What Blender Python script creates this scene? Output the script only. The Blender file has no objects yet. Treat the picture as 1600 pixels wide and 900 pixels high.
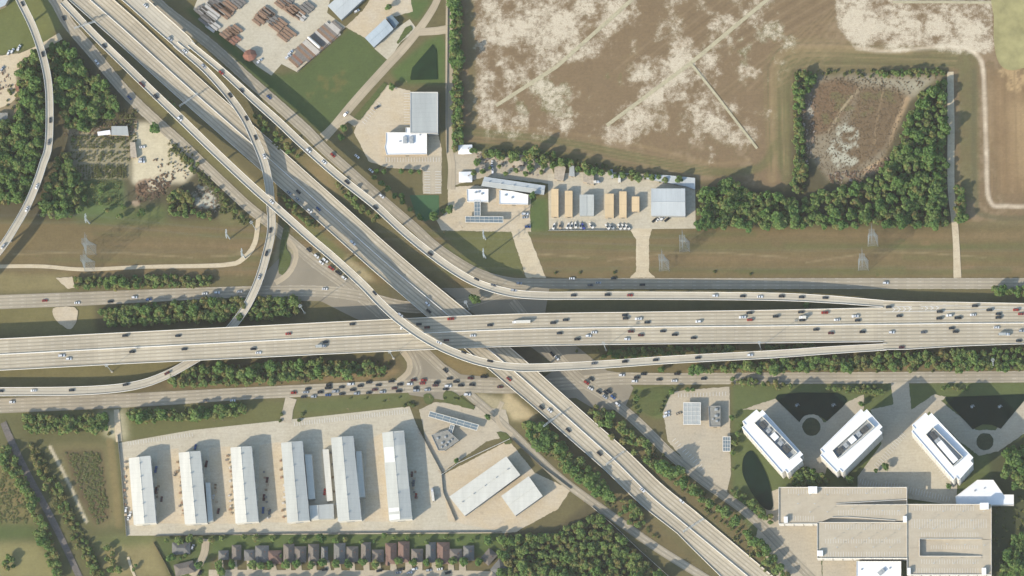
import bpy, math, random
import numpy as np
from mathutils import Vector, Matrix

random.seed(7); RNG = np.random.RandomState(11)
R = math.radians
sc = bpy.context.scene
COL = sc.collection

# ------------------------------------------------------------------ camera, sky, sun, exposure
S = 0.65                                   # metres per photo pixel on the ground
CAM = Vector((540.0, -1200.0, 6000.0))
V = (-CAM).normalized()
UP = (Vector((0, 1, 0)) - V * V.y).normalized()
RIGHT = V.cross(UP)
DIST = CAM.length
cam = bpy.data.cameras.new('camera'); camo = bpy.data.objects.new('camera', cam); COL.objects.link(camo)
camo.matrix_world = Matrix.Translation(CAM) @ Matrix((RIGHT, UP, -V)).transposed().to_4x4()
cam.sensor_fit = 'HORIZONTAL'; cam.sensor_width = 36
cam.angle = 2 * math.atan(800 * S / DIST)
cam.clip_start = 100; cam.clip_end = 30000
sc.camera = camo

SUN_EL, SUN_AZ = 28.0, 233.5               # shadows run to the upper right
world = bpy.data.worlds.new('World'); sc.world = world; world.use_nodes = True
wn = world.node_tree.nodes; wn.clear()
sky = wn.new('ShaderNodeTexSky'); sky.sky_type = 'NISHITA'; sky.sun_disc = False
sky.sun_elevation = R(SUN_EL); sky.sun_rotation = R(SUN_AZ)
bg = wn.new('ShaderNodeBackground'); bg.inputs['Strength'].default_value = 0.15
wo = wn.new('ShaderNodeOutputWorld')
tn = wn.new('ShaderNodeMix'); tn.data_type = 'RGBA'; tn.blend_type = 'MULTIPLY'; tn.inputs[0].default_value = 1.0; tn.inputs[7].default_value = (1.0, 1.0, 0.94, 1)
world.node_tree.links.new(sky.outputs[0], tn.inputs[6]); world.node_tree.links.new(tn.outputs[2], bg.inputs[0]); world.node_tree.links.new(bg.outputs[0], wo.inputs[0])
sd = bpy.data.lights.new('sun', 'SUN'); sd.energy = 3.5; sd.angle = R(0.5); sd.color = (1.0, 0.87, 0.71)
so = bpy.data.objects.new('sun', sd); COL.objects.link(so)
az, el = R(SUN_AZ), R(SUN_EL)
sdir = Vector((math.sin(az) * math.cos(el), math.cos(az) * math.cos(el), math.sin(el)))
so.rotation_euler = sdir.to_track_quat('Z', 'Y').to_euler()
sc.view_settings.view_transform = 'Standard'; sc.view_settings.look = 'None'
sc.view_settings.gamma = 1.0; sc.view_settings.use_curve_mapping = False
sc.view_settings.exposure = 1.22
sc.cycles.max_bounces = 4; sc.cycles.diffuse_bounces = 2; sc.cycles.glossy_bounces = 2

# ------------------------------------------------------------------ mapping: photo pixel + height -> metres
def W(px, py, z=0.0):
    d = V * DIST + RIGHT * ((px - 800) * S) + UP * ((450 - py) * S)
    t = (z - CAM.z) / d.z
    return (CAM.x + d.x * t, CAM.y + d.y * t, z)
REG = {}
for i_ in range(4):
    for j_, n_ in enumerate(('R1', 'R2', 'R3', 'R4')): REG[n_] = (400 * j_, 0)
    for j_, n_ in enumerate(('R5', 'R6', 'R7', 'R8')): REG[n_] = (400 * j_, 225)
    for j_, n_ in enumerate(('S1', 'S2', 'S3', 'S4')): REG[n_] = (400 * j_, 450)
    for j_, n_ in enumerate(('S5', 'S6', 'S7', 'S8')): REG[n_] = (400 * j_, 675)
def Z(reg, x, y): return (REG[reg][0] + x / 4.0, REG[reg][1] + y / 4.0)
def ZL(reg, pts): return [Z(reg, *p[:2]) for p in pts]

# ------------------------------------------------------------------ materials
def lin(c):
    return tuple(((v / 255.0) / 12.92 if v / 255.0 <= 0.04045 else ((v / 255.0 + 0.055) / 1.055) ** 2.4) for v in c)
KA = (0.58, 0.60, 0.63)
def alb(c): return tuple(min(0.85, a * k) for a, k in zip(lin(c), KA))

class NT:
    def __init__(s, name):
        s.m = bpy.data.materials.new(name); s.m.use_nodes = True; s.t = s.m.node_tree
        s.t.nodes.clear(); s.out = s.t.nodes.new('ShaderNodeOutputMaterial')
        s.b = s.t.nodes.new('ShaderNodeBsdfPrincipled'); s.link(s.b.outputs[0], s.out.inputs[0])
        s.b.inputs['Specular IOR Level'].default_value = 0.25
    def link(s, a, b): s.t.links.new(a, b)
    def n(s, typ, **kw):
        o = s.t.nodes.new(typ)
        for k, v in kw.items(): setattr(o, k, v)
        return o
    def val(s, sock, v):
        if hasattr(v, 'is_output') or isinstance(v, bpy.types.NodeSocket): s.link(v, sock)
        else: sock.default_value = v
    def math(s, op, a, b=None, c=None, clamp=False):
        o = s.n('ShaderNodeMath', operation=op); o.use_clamp = clamp
        s.val(o.inputs[0], a)
        if b is not None: s.val(o.inputs[1], b)
        if c is not None: s.val(o.inputs[2], c)
        return o.outputs[0]
    def pos(s): return s.n('ShaderNodeNewGeometry').outputs['Position']
    def noise(s, scale, detail=3.0, rough=0.55, vec=None, stretch=None, rot=0.0):
        v = vec or s.pos()
        if stretch:
            mp = s.n('ShaderNodeMapping'); mp.inputs['Scale'].default_value = stretch
            mp.inputs['Rotation'].default_value = (0, 0, rot)
            s.link(v, mp.inputs[0]); v = mp.outputs[0]
        o = s.n('ShaderNodeTexNoise'); o.inputs['Scale'].default_value = scale
        o.inputs['Detail'].default_value = detail; o.inputs['Roughness'].default_value = rough
        s.link(v, o.inputs['Vector']); return o.outputs[0]
    def rng(s, x, a, b, c, d):
        o = s.n('ShaderNodeMapRange'); s.link(x, o.inputs[0])
        for i, v in enumerate((a, b, c, d)): o.inputs[i + 1].default_value = v
        return o.outputs[0]
    def mix(s, f, a, b, mode='MIX'):
        o = s.n('ShaderNodeMix', data_type='RGBA', blend_type=mode)
        s.val(o.inputs[0], f)
        for sock, v in ((o.inputs[6], a), (o.inputs[7], b)):
            if isinstance(v, tuple): sock.default_value = (*v[:3], 1)
            else: s.link(v, sock)
        return o.outputs[2]
    def mulc(s, col, f):
        o = s.n('ShaderNodeVectorMath', operation='SCALE')
        if isinstance(col, tuple): o.inputs[0].default_value = col[:3]
        else: s.link(col, o.inputs[0])
        s.val(o.inputs[3], f); return o.outputs[0]
    def done(s, col, rough=0.85):
        if isinstance(col, tuple): s.b.inputs['Base Color'].default_value = (*col[:3], 1)
        else: s.link(col, s.b.inputs['Base Color'])
        s.b.inputs['Roughness'].default_value = rough
        return s.m

def m_plain(name, c, rough=0.7, metal=0.0, var=0.12, scale=0.4):
    t = NT(name)
    f = t.rng(t.noise(scale, 4), 0.3, 0.7, 1 - var, 1 + var)
    t.b.inputs['Metallic'].default_value = metal
    return t.done(t.mulc(alb(c), f), rough)

def m_ground(name, c, c2=None, var=0.16, s1=0.05, s2=0.5, amt=0.5):
    t = NT(name)
    a = t.rng(t.noise(s1, 4, 0.6), 0.3, 0.7, 0.0, 1.0)
    col = t.mix(t.math('MULTIPLY', a, amt), alb(c), alb(c2 or tuple(v * 0.8 for v in c)))
    f = t.rng(t.noise(s2, 4, 0.65), 0.25, 0.75, 1 - var, 1 + var)
    stn = t.rng(t.noise(0.11, 5, 0.75), 0.56, 0.72, 1.0, 1.0 - var * 1.6)
    trk = t.rng(t.noise(0.5, 3, 0.6, stretch=(0.12, 1, 1), rot=0.35), 0.3, 0.7, 1 - var * .5, 1 + var * .4)
    f = t.math('MULTIPLY', f, t.math('MULTIPLY', stn, trk))
    return t.done(t.mulc(col, f), 0.95)

def m_road(name, c, lane=3.6, streak=0.22, dash=True, joints=True):
    """concrete carriageway: u = metres across, v = metres along"""
    t = NT(name)
    uv = t.n('ShaderNodeUVMap').outputs[0]
    sp = t.n('ShaderNodeSeparateXYZ'); t.link(uv, sp.inputs[0]); u, v = sp.outputs[0], sp.outputs[1]
    base = t.mix(t.rng(t.noise(0.03, 3, 0.6), 0.3, 0.7, 0, 1), alb(c), alb(tuple(x * 0.92 for x in c)))
    # oil and tyre staining along the middle of each lane
    ph = t.math('MULTIPLY', u, 2 * math.pi / lane)
    st = t.math('POWER', t.math('MULTIPLY_ADD', t.math('COSINE', ph), 0.5, 0.5), 5.0)
    mp = t.n('ShaderNodeCombineXYZ'); t.link(t.math('MULTIPLY', u, 0.35), mp.inputs[0]); t.link(t.math('MULTIPLY', v, 0.012), mp.inputs[1])
    wear = t.rng(t.noise(1.0, 3, 0.6, vec=mp.outputs[0]), 0.3, 0.7, 0.55, 1.0)
    k = t.math('SUBTRACT', 1.0, t.math('MULTIPLY', t.math('MULTIPLY', st, wear), streak))
    # slabs: each pour a little different
    sl = t.n('ShaderNodeCombineXYZ'); t.link(t.math('FLOOR', t.math('DIVIDE', u, lane)), sl.inputs[0]); t.link(t.math('FLOOR', t.math('DIVIDE', v, 18.0)), sl.inputs[1])
    wn_ = t.n('ShaderNodeTexWhiteNoise', noise_dimensions='2D'); t.link(sl.outputs[0], wn_.inputs['Vector'])
    k = t.math('MULTIPLY', k, t.rng(wn_.outputs[0], 0, 1, 0.955, 1.035))
    if joints:
        jf = t.math('ABSOLUTE', t.math('SUBTRACT', t.math('FRACT', t.math('DIVIDE', v, 18.0)), 0.5))
        k = t.math('MULTIPLY', k, t.math('SUBTRACT', 1.0, t.math('MULTIPLY', t.math('GREATER_THAN', jf, 0.488), 0.10)))
    k = t.math('MULTIPLY', k, t.rng(t.noise(0.9, 4, 0.7), 0.25, 0.75, 0.93, 1.06))
    # long streaks of dirt, and stretches poured or resurfaced at other times
    m2 = t.n('ShaderNodeCombineXYZ'); t.link(t.math('MULTIPLY', u, 1.1), m2.inputs[0]); t.link(t.math('MULTIPLY', v, 0.02), m2.inputs[1])
    k = t.math('MULTIPLY', k, t.rng(t.noise(1.0, 4, 0.7, vec=m2.outputs[0]), 0.25, 0.75, 0.87, 1.08))
    s2 = t.n('ShaderNodeCombineXYZ'); t.link(t.math('FLOOR', t.math('DIVIDE', u, lane * 4)), s2.inputs[0]); t.link(t.math('FLOOR', t.math('DIVIDE', v, 88.0)), s2.inputs[1])
    w2 = t.n('ShaderNodeTexWhiteNoise', noise_dimensions='2D'); t.link(s2.outputs[0], w2.inputs['Vector'])
    k = t.math('MULTIPLY', k, t.rng(w2.outputs[0], 0, 1, 0.93, 1.05))
    col = t.mulc(base, k)
    if dash:
        lf = t.math('ABSOLUTE', t.math('SUBTRACT', t.math('FRACT', t.math('DIVIDE', u, lane)), 0.5))
        on = t.math('MULTIPLY', t.math('LESS_THAN', lf, 0.02), t.math('LESS_THAN', t.math('FRACT', t.math('DIVIDE', v, 12.0)), 0.28))
        col = t.mix(t.math('MULTIPLY', on, 0.5), col, (0.72, 0.72, 0.70))
    return t.done(col, 0.9)

M = {}
M['road'] = m_road('pale_concrete_carriageway', (206, 193, 166), streak=0.46)
M['deck'] = m_road('flyover_concrete_deck', (212, 201, 177), lane=3.6, streak=0.3, dash=False)
M['frontage'] = m_road('frontage_concrete', (188, 176, 151), streak=0.34)
M['lane'] = m_road('local_road_concrete', (200, 184, 154), streak=0.10, dash=False)
M['barrier'] = m_plain('sunbleached_barrier_concrete', (240, 235, 222), 0.9, var=0.08)
M['girder'] = m_plain('grey_girder_concrete', (150, 144, 130), 0.9)
M['pier'] = m_plain('pier_concrete', (185, 177, 160), 0.9)
M['paint'] = m_plain('white_road_paint', (235, 232, 222), 0.8, var=0.15, scale=1.5)
M['lot'] = m_ground('concrete_lot', (206, 196, 172), (190, 178, 150), 0.13, 0.04, 0.4)
M['lot_tan'] = m_ground('packed_sand_lot', (206, 187, 153), (212, 201, 180), 0.12, 0.06, 0.5)
M['lot_grey'] = m_ground('weathered_lot', (190, 178, 154), (206, 190, 160), 0.12, 0.06, 0.5)
M['dirt'] = m_ground('pale_dirt_track', (216, 200, 168), (196, 176, 140), 0.12, 0.1, 0.6)
M['causeway'] = m_ground('pale_causeway', (196, 186, 152), (176, 166, 132), 0.16, 0.1, 0.5)
M['bed'] = m_ground('shade_toned_planting_bed', (62, 72, 48), (84, 84, 58), 0.3, 0.1, 0.6)  # planting green, darkened to include the shade lying on the beds
M['gravel_dark'] = m_ground('dark_ballast', (112, 106, 100), (138, 128, 116), 0.25, 0.1, 0.7)
M['grass'] = m_ground('mown_grass', (98, 98, 58), (120, 106, 68), 0.2, 0.05, 0.5)
M['lawn'] = m_ground('green_lawn', (86, 100, 52), (104, 98, 58), 0.2, 0.04, 0.5)
M['court'] = m_plain('green_court_paint', (70, 104, 66), 0.9, var=0.06)
def m_water(name, c, rough=0.08):
    t = NT(name); t.b.inputs['Specular IOR Level'].default_value = 0.06
    f = t.rng(t.noise(0.08, 3), 0.3, 0.7, 0.8, 1.2)
    bp = t.n('ShaderNodeBump'); bp.inputs['Strength'].default_value = 0.12; bp.inputs['Distance'].default_value = 0.1
    t.link(t.noise(1.2, 3), bp.inputs['Height']); t.link(bp.outputs[0], t.b.inputs['Normal'])
    return t.done(t.mulc(alb(c), f), rough)
M['pond_dark'] = m_water('dark_pond_water', (24, 42, 32), 0.4)
M['pond_green'] = m_water('algae_ditch_water', (38, 58, 36), 0.3)
M['pond_tan'] = m_water('silty_pond_water', (168, 160, 112), 0.3)
def m_metalroof(name, c, ang=0.0, period=1.2):
    t = NT(name)
    sx = t.n('ShaderNodeSeparateXYZ'); t.link(t.pos(), sx.inputs[0])
    w = t.math('ADD', t.math('MULTIPLY', sx.outputs[0], math.cos(ang)), t.math('MULTIPLY', sx.outputs[1], math.sin(ang)))
    rib = t.math('GREATER_THAN', t.math('FRACT', t.math('DIVIDE', w, period * 4)), 0.9)
    f = t.rng(t.noise(0.12, 4, 0.65, stretch=(1, 0.15, 1), rot=-ang), 0.3, 0.7, 0.86, 1.06)
    f = t.math('MULTIPLY', f, t.math('SUBTRACT', 1.0, t.math('MULTIPLY', rib, 0.07)))
    f = t.math('MULTIPLY', f, t.rng(t.noise(0.9, 4, 0.7), 0.3, 0.7, 0.96, 1.03))
    t.b.inputs['Specular IOR Level'].default_value = 0.4
    return t.done(t.mulc(alb(c), f), 0.5)
M['mr_white'] = m_metalroof('white_metal_roof', (224, 221, 206), R(90))
M['mr_pale'] = m_metalroof('pale_grey_metal_roof', (204, 204, 192), R(90))
M['mr_grey'] = m_metalroof('grey_metal_roof', (186, 189, 182), R(90))
M['mr_bright'] = m_metalroof('new_white_metal_panel', (244, 242, 232), R(90))
M['mr_blue'] = m_metalroof('blue_grey_metal_roof', (190, 200, 202), R(40))
M['mr_silver'] = m_metalroof('silver_metal_roof', (204, 208, 204), 0)
M['mr_tan'] = m_metalroof('tan_metal_roof', (226, 198, 152), R(90), 3.0)
M['white_roof'] = m_plain('white_membrane_roof', (252, 252, 248), 0.7, var=0.04, scale=0.2)
M['flat_grey'] = m_plain('grey_gravel_roof', (150, 148, 138), 0.95, var=0.15)
M['wall_white'] = m_plain('white_wall', (225, 220, 205), 0.85, var=0.06)
M['wall_tan'] = m_plain('tan_wall', (190, 170, 140), 0.85, var=0.08)
M['wall_grey'] = m_plain('grey_wall', (160, 162, 158), 0.8, var=0.08)
M['wall_dark'] = m_plain('dark_wall', (95, 92, 85), 0.8, var=0.08)
M['brick'] = m_plain('brown_brick_wall', (140, 105, 85), 0.9, var=0.12, scale=1.0)
M['tile_red'] = m_plain('red_tile_roof', (150, 104, 86), 0.9, var=0.15, scale=0.8)
M['shingle_a'] = m_plain('brown_shingle_roof', (122, 114, 104), 0.95, var=0.16, scale=0.9)
M['shingle_b'] = m_plain('grey_shingle_roof', (118, 117, 112), 0.95, var=0.16, scale=0.9)
M['shingle_c'] = m_plain('reddish_shingle_roof', (126, 102, 90), 0.95, var=0.16, scale=0.9)
M['rust_roof'] = m_plain('rusty_tin_roof', (186, 172, 150), 0.9, var=0.2, scale=0.5)
M['glass'] = m_plain('dark_window_glass', (44, 58, 66), 0.15, var=0.05)
M['unit'] = m_plain('galvanised_rooftop_unit', (176, 180, 178), 0.5, var=0.1)
M['unit_dark'] = m_plain('dark_vent_metal', (84, 86, 84), 0.6, var=0.1)
M['steel'] = m_plain('galvanised_steel', (196, 204, 204), 0.5, var=0.05)
M['pylon'] = m_plain('dull_galvanised_lattice', (150, 156, 152), 0.7, var=0.05)
M['wire'] = m_plain('dull_aluminium_wire', (120, 124, 122), 0.7, var=0.05)
M['wood'] = m_plain('weathered_wood', (150, 126, 98), 0.9, var=0.15)
M['garage'] = m_ground('parking_deck_concrete', (198, 186, 162), (186, 170, 144), 0.07, 0.04, 0.3)
M['panel'] = m_plain('solar_panel_blue_grey', (120, 136, 142), 0.3, var=0.08, scale=0.3)
M['tim_brown'] = m_plain('brown_timber', (158, 128, 104), 0.9, var=0.2, scale=1.0)
M['tim_grey'] = m_plain('grey_steel_pipe', (134, 128, 120), 0.6, var=0.2, scale=1.0)
M['tim_pale'] = m_plain('pale_steel_pipe', (206, 200, 188), 0.6, var=0.12, scale=1.0)
M['tim_rust'] = m_plain('rusty_pipe', (158, 116, 94), 0.8, var=0.15, scale=1.0)
M['tyre'] = m_plain('tyre_rubber', (36, 36, 36), 0.9)
M['bark'] = m_plain('grey_brown_bark', (96, 82, 66), 0.95, var=0.2, scale=2.0)
CARC = {'w': ('white', (238, 238, 234)), 's': ('silver', (176, 180, 182)), 'k': ('black', (44, 46, 50)), 'r': ('red', (158, 58, 48)),
        'b': ('blue', (62, 92, 140)), 'g': ('grey', (108, 110, 112)), 't': ('tan', (176, 160, 134)), 'm': ('maroon', (96, 48, 44))}
for k_, (n_, c_) in CARC.items(): M['car_' + k_] = m_plain(n_ + '_car_paint', c_, 0.25, var=0.02)
M['boat_blue'] = m_plain('blue_tarp', (60, 70, 150), 0.7)

def m_leaf(name, dark, mid, light, autumn):
    t = NT(name)
    at = t.n('ShaderNodeAttribute', attribute_name='tint', attribute_type='GEOMETRY').outputs['Fac']
    rnd = t.n('ShaderNodeObjectInfo').outputs['Random']
    x = t.math('ADD', t.math('MULTIPLY', at, 0.62), t.math('MULTIPLY', rnd, 0.38))
    cr = t.n('ShaderNodeValToRGB'); e = cr.color_ramp.elements
    e[0].position = 0.0; e[0].color = (*alb(dark), 1); e[1].position = 1.0; e[1].color = (*alb(autumn), 1)
    a = e.new(0.42); a.color = (*alb(mid), 1); b = e.new(0.78); b.color = (*alb(light), 1)
    t.link(x, cr.inputs[0])
    f = t.rng(t.noise(0.6, 3), 0.3, 0.7, 0.75, 1.2)
    t.b.inputs['Specular IOR Level'].default_value = 0.12
    colr = t.mulc(cr.outputs[0], f); m_ = t.done(colr, 0.85)
    tr = t.n('ShaderNodeBsdfTranslucent'); t.link(t.mix(1.0, colr, (1.0, 1.05, 0.75), 'MULTIPLY'), tr.inputs[0])
    mx = t.n('ShaderNodeMixShader'); mx.inputs[0].default_value = 0.34; t.link(t.b.outputs[0], mx.inputs[1]); t.link(tr.outputs[0], mx.inputs[2]); t.link(mx.outputs[0], t.out.inputs[0])
    return m_
M['weed'] = m_leaf('dry_weeds', (122, 102, 78), (140, 118, 90), (160, 140, 110), (124, 128, 82))
M['rubble'] = m_leaf('mixed_rubble', (96, 78, 62), (170, 140, 112), (216, 208, 196), (228, 226, 222))
M['leaf'] = m_leaf('broadleaf_foliage', (84, 116, 66), (108, 142, 76), (138, 156, 92), (158, 140, 92))
M['leaf_shrub'] = m_leaf('shrub_foliage', (84, 102, 58), (106, 122, 70), (130, 132, 84), (146, 126, 90))

# ------------------------------------------------------------------ object helpers
def tag(o, label=None, cat=None, group=None, kind=None):
    if label: o['label'] = label
    if cat: o['category'] = cat
    if group: o['group'] = group
    if kind: o['kind'] = kind
    return o
def empty(name, loc=(0, 0, 0), rz=0.0, label=None, cat=None, group=None):
    o = bpy.data.objects.new(name, None); COL.objects.link(o); o.location = loc; o.rotation_euler = (0, 0, rz)
    o.empty_display_size = 1.0
    return tag(o, label, cat, group)
class MB:
    def __init__(s): s.v = []; s.f = []; s.uv = []; s.mi = []
    def add(s, verts, faces, uvs=None, mi=0):
        b = len(s.v); s.v += [tuple(p) for p in verts]
        for i, f in enumerate(faces):
            s.f.append(tuple(b + j for j in f)); s.mi.append(mi)
            s.uv.append(uvs[i] if uvs else [(0, 0)] * len(f))
    def box(s, c, size, rz=0.0, mi=0):
        cx, cy, cz = c; hx, hy, hz = size[0] / 2, size[1] / 2, size[2] / 2
        ca, sa = math.cos(rz), math.sin(rz)
        vs = []
        for dz in (-hz, hz):
            for dx, dy in ((-hx, -hy), (hx, -hy), (hx, hy), (-hx, hy)):
                vs.append((cx + dx * ca - dy * sa, cy + dx * sa + dy * ca, cz + dz))
        s.add(vs, [(3, 2, 1, 0), (4, 5, 6, 7), (0, 1, 5, 4), (1, 2, 6, 5), (2, 3, 7, 6), (3, 0, 4, 7)], mi=mi)
    def tube(s, a, b, r0, r1, n=6, mi=0, cap=True):
        a, b = Vector(a), Vector(b); d = (b - a).normalized()
        x = d.orthogonal().normalized(); y = d.cross(x)
        vs = []
        for p, r in ((a, r0), (b, r1)):
            for i in range(n):
                t = 2 * math.pi * i / n; vs.append(p + x * (r * math.cos(t)) + y * (r * math.sin(t)))
        fs = [(i, (i + 1) % n, n + (i + 1) % n, n + i) for i in range(n)]
        if cap: fs += [tuple(range(n - 1, -1, -1)), tuple(range(n, 2 * n))]
        s.add(vs, fs, mi=mi)
    def prism(s, poly, z0, z1, mi=0, top=True, bottom=True):
        n = len(poly)
        vs = [(p[0], p[1], z0) for p in poly] + [(p[0], p[1], z1) for p in poly]
        fs = [(i, (i + 1) % n, n + (i + 1) % n, n + i) for i in range(n)]
        if top: fs.append(tuple(range(n, 2 * n)))
        if bottom: fs.append(tuple(range(n - 1, -1, -1)))
        s.add(vs, fs, mi=mi)
    def mesh(s, name, mats, smooth=False):
        me = bpy.data.meshes.new(name); me.from_pydata(s.v, [], s.f)
        for m in (mats if isinstance(mats, (list, tuple)) else [mats]): me.materials.append(m)
        me.polygons.foreach_set('material_index', s.mi)
        ul = me.uv_layers.new(name='UVMap'); flat = [c for f in s.uv for p in f for c in p]
        ul.data.foreach_set('uv', flat)
        if smooth: me.polygons.foreach_set('use_smooth', [True] * len(s.f))
        me.update(); return me
    def build(s, name, mats, parent=None, smooth=False, loc=None):
        o = bpy.data.objects.new(name, s.mesh(name, mats, smooth)); COL.objects.link(o)
        if parent is not None: o.parent = parent
        if loc: o.location = loc
        return o
def link_mesh(name, me, parent=None, loc=(0, 0, 0), rz=0.0):
    o = bpy.data.objects.new(name, me); COL.objects.link(o); o.parent = parent; o.location = loc; o.rotation_euler = (0, 0, rz)
    return o
def ccw(poly):
    a = sum(poly[i][0] * poly[(i + 1) % len(poly)][1] - poly[(i + 1) % len(poly)][0] * poly[i][1] for i in range(len(poly)))
    return poly if a > 0 else poly[::-1]
def wpoly(pts, z=0.0): return ccw([W(p[0], p[1], z)[:2] for p in pts])
def in_poly(x, y, poly):
    c = False; n = len(poly); j = n - 1
    for i in range(n):
        xi, yi = poly[i][:2]; xj, yj = poly[j][:2]
        if (yi > y) != (yj > y) and x < (xj - xi) * (y - yi) / (yj - yi) + xi: c = not c
        j = i
    return c
def catmull(P, closed=False, step=7.0):
    """P rows: x, y, extra... ; smooth x,y ; extras linear"""
    P = [tuple(map(float, p)) for p in P]; out = []; n = len(P)
    for i in range(n if closed else n - 1):
        p1, p2 = P[i], P[(i + 1) % n]
        p0 = P[i - 1] if (closed or i > 0) else tuple(2 * a - b for a, b in zip(p1, p2))
        p3 = P[(i + 2) % n] if (closed or i + 2 < n) else tuple(2 * b - a for a, b in zip(p1, p2))
        k = max(1, int(math.hypot(p2[0] - p1[0], p2[1] - p1[1]) / step))
        for j in range(k):
            t = j / k; r = []
            for d in range(len(p1)):
                if d < 2:
                    r.append(0.5 * (2 * p1[d] + (p2[d] - p0[d]) * t + (2 * p0[d] - 5 * p1[d] + 4 * p2[d] - p3[d]) * t * t + (3 * p1[d] - p0[d] - 3 * p2[d] + p3[d]) * t ** 3))
                else:
                    u = t * t * (3 - 2 * t) if d == 2 else t
                    r.append(p1[d] + (p2[d] - p1[d]) * u)
            out.append(tuple(r))
    if not closed: out.append(P[-1])
    return out
# ------------------------------------------------------------------ terrain: one sheet, soil and grass colours per vertex
def vnoise(h, w, cell, seed):
    r = np.random.RandomState(seed); gh, gw = int(h / cell) + 3, int(w / cell) + 3
    g = r.rand(gh, gw); y = np.arange(h) / cell; x = np.arange(w) / cell
    yi, xi = y.astype(int), x.astype(int); fy, fx = (y - yi)[:, None], (x - xi)[None, :]
    fy, fx = fy * fy * (3 - 2 * fy), fx * fx * (3 - 2 * fx)
    a, b = g[np.ix_(yi, xi)], g[np.ix_(yi, xi + 1)]; c, d = g[np.ix_(yi + 1, xi)], g[np.ix_(yi + 1, xi + 1)]
    return (a * (1 - fx) + b * fx) * (1 - fy) + (c * (1 - fx) + d * fx) * fy
def fbm(h, w, cell, seed, octs=5):
    o = np.zeros((h, w)); amp = 1.0; tot = 0
    for k in range(octs):
        c = cell / 2 ** k
        if c < 1: break
        o += amp * vnoise(h, w, c, seed + k); tot += amp; amp *= 0.6
    return o / tot
ST = 2.5
gx = np.arange(-60, 1660.1, ST); gy = np.arange(-60, 960.1, ST)
NX, NY = len(gx), len(gy)
GX, GY = np.meshgrid(gx, gy)
def L3(c): return np.array(alb(c))
gcol = np.ones((NY, NX, 3)) * L3((112, 100, 66))
n_big = fbm(NY, NX, 40, 1); n_mid = fbm(NY, NX, 14, 21); n_fine = fbm(NY, NX, 4, 41, 3)
def pmask(poly):
    m = np.zeros((NY, NX), bool); n = len(poly); j = n - 1
    for i in range(n):
        xi, yi = poly[i][:2]; xj, yj = poly[j][:2]
        if yi != yj:
            m ^= ((yi > GY) != (yj > GY)) & (GX < (xj - xi) * (GY - yi) / (yj - yi) + xi)
        j = i
    return m.astype(float)
def blur(m, r):
    for _ in range(2):
        for ax in (0, 1):
            k = np.ones(2 * r + 1) / (2 * r + 1)
            m = np.apply_along_axis(lambda v: np.convolve(np.pad(v, r, mode='edge'), k, 'valid'), ax, m)
    return m
sandm = np.zeros((NY, NX))
def sandy(poly, cover, soft=5):
    """bare pale soil: the shader breaks it into ragged patches"""
    global sandm
    nn = 0.5 * n_mid + 0.2 * n_fine + 0.3 * n_big; th = np.quantile(nn, 1 - cover)
    sandm = np.maximum(sandm, np.clip(0.5 + (nn - th) * 2.6, 0, 1) * blur(pmask(poly), soft))
def paint(poly, c, amt=1.0, soft=0, patch=None, warp=True):
    """patch = share of the area covered, as ragged noise patches"""
    global gcol
    m = pmask(poly)
    if soft: m = blur(m, soft)
    if patch is not None:
        nn = 0.62 * n_mid + 0.38 * n_fine + 0.25 * (n_big - 0.5)
        th = np.quantile(nn, 1 - patch)
        m = np.clip((m * (nn - th + 0.25) - 0.25) / 0.07 + 0.5, 0, 1) * (m > 0.02)
    m = (m * amt)[..., None]
    gcol = gcol * (1 - m) + L3(c) * m
def stroke(pts, w, c, amt=1.0, soft=1, smooth=True):
    global gcol
    P = catmull(pts, step=6) if smooth else pts
    d = np.full((NY, NX), 1e9)
    for a, b in zip(P[:-1], P[1:]):
        x0, x1 = sorted((a[0], b[0])); y0, y1 = sorted((a[1], b[1])); pad = w + 6 + soft * 3
        ix = np.where((gx > x0 - pad) & (gx < x1 + pad))[0]; iy = np.where((gy > y0 - pad) & (gy < y1 + pad))[0]
        if not len(ix) or not len(iy): continue
        sl = np.ix_(iy, ix); X, Y = GX[sl], GY[sl]
        dx, dy = b[0] - a[0], b[1] - a[1]; t = np.clip(((X - a[0]) * dx + (Y - a[1]) * dy) / max(dx * dx + dy * dy, 1e-6), 0, 1)
        d[sl] = np.minimum(d[sl], np.hypot(X - a[0] - t * dx, Y - a[1] - t * dy))
    m = np.clip((w / 2 + soft - d) / (2.0 * soft + 0.01), 0, 1) * (0.65 + 0.7 * (n_fine)) * amt
    m = np.clip(m, 0, 1)[..., None]
    gcol = gcol * (1 - m) + L3(c) * m

# --- big north-east field
FIELD = [(722, -60), (1660, -60), (1660, 352), (1500, 350), (1480, 110), (1243, 108), (1238, 290), (1180, 300), (1090, 282), (1000, 264), (900, 240), (800, 222), (722, 225)]
paint(FIELD, (128, 108, 78), soft=1)
paint(FIELD, (108, 98, 62), 0.55, soft=2, patch=0.33)
paint(FIELD, (148, 126, 98), 0.6, soft=2, patch=0.22)
for q_ in ([(790, 120), (900, 100), (905, 190), (800, 190)], [(1130, 40), (1260, 20), (1240, 110), (1150, 110)], [(940, 90), (1000, 110), (960, 150), (900, 140)]): paint(q_, (104, 102, 60), 0.6, 3, 0.4)
SAND = (230, 216, 188)
sandy([(738, -30), (975, -30), (995, 25), (960, 62), (915, 98), (872, 120), (840, 158), (775, 175), (742, 125), (736, 60)], 0.60)
sandy([(800, -20), (910, -20), (900, 30), (885, 75), (855, 105), (815, 90)], 0.72)
sandy([(866, 58), (978, 60), (965, 95), (880, 100)], 0.8, 3)
sandy([(960, 5), (1012, 18), (1008, 50), (945, 58), (925, 40)], 0.68, 3)
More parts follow.
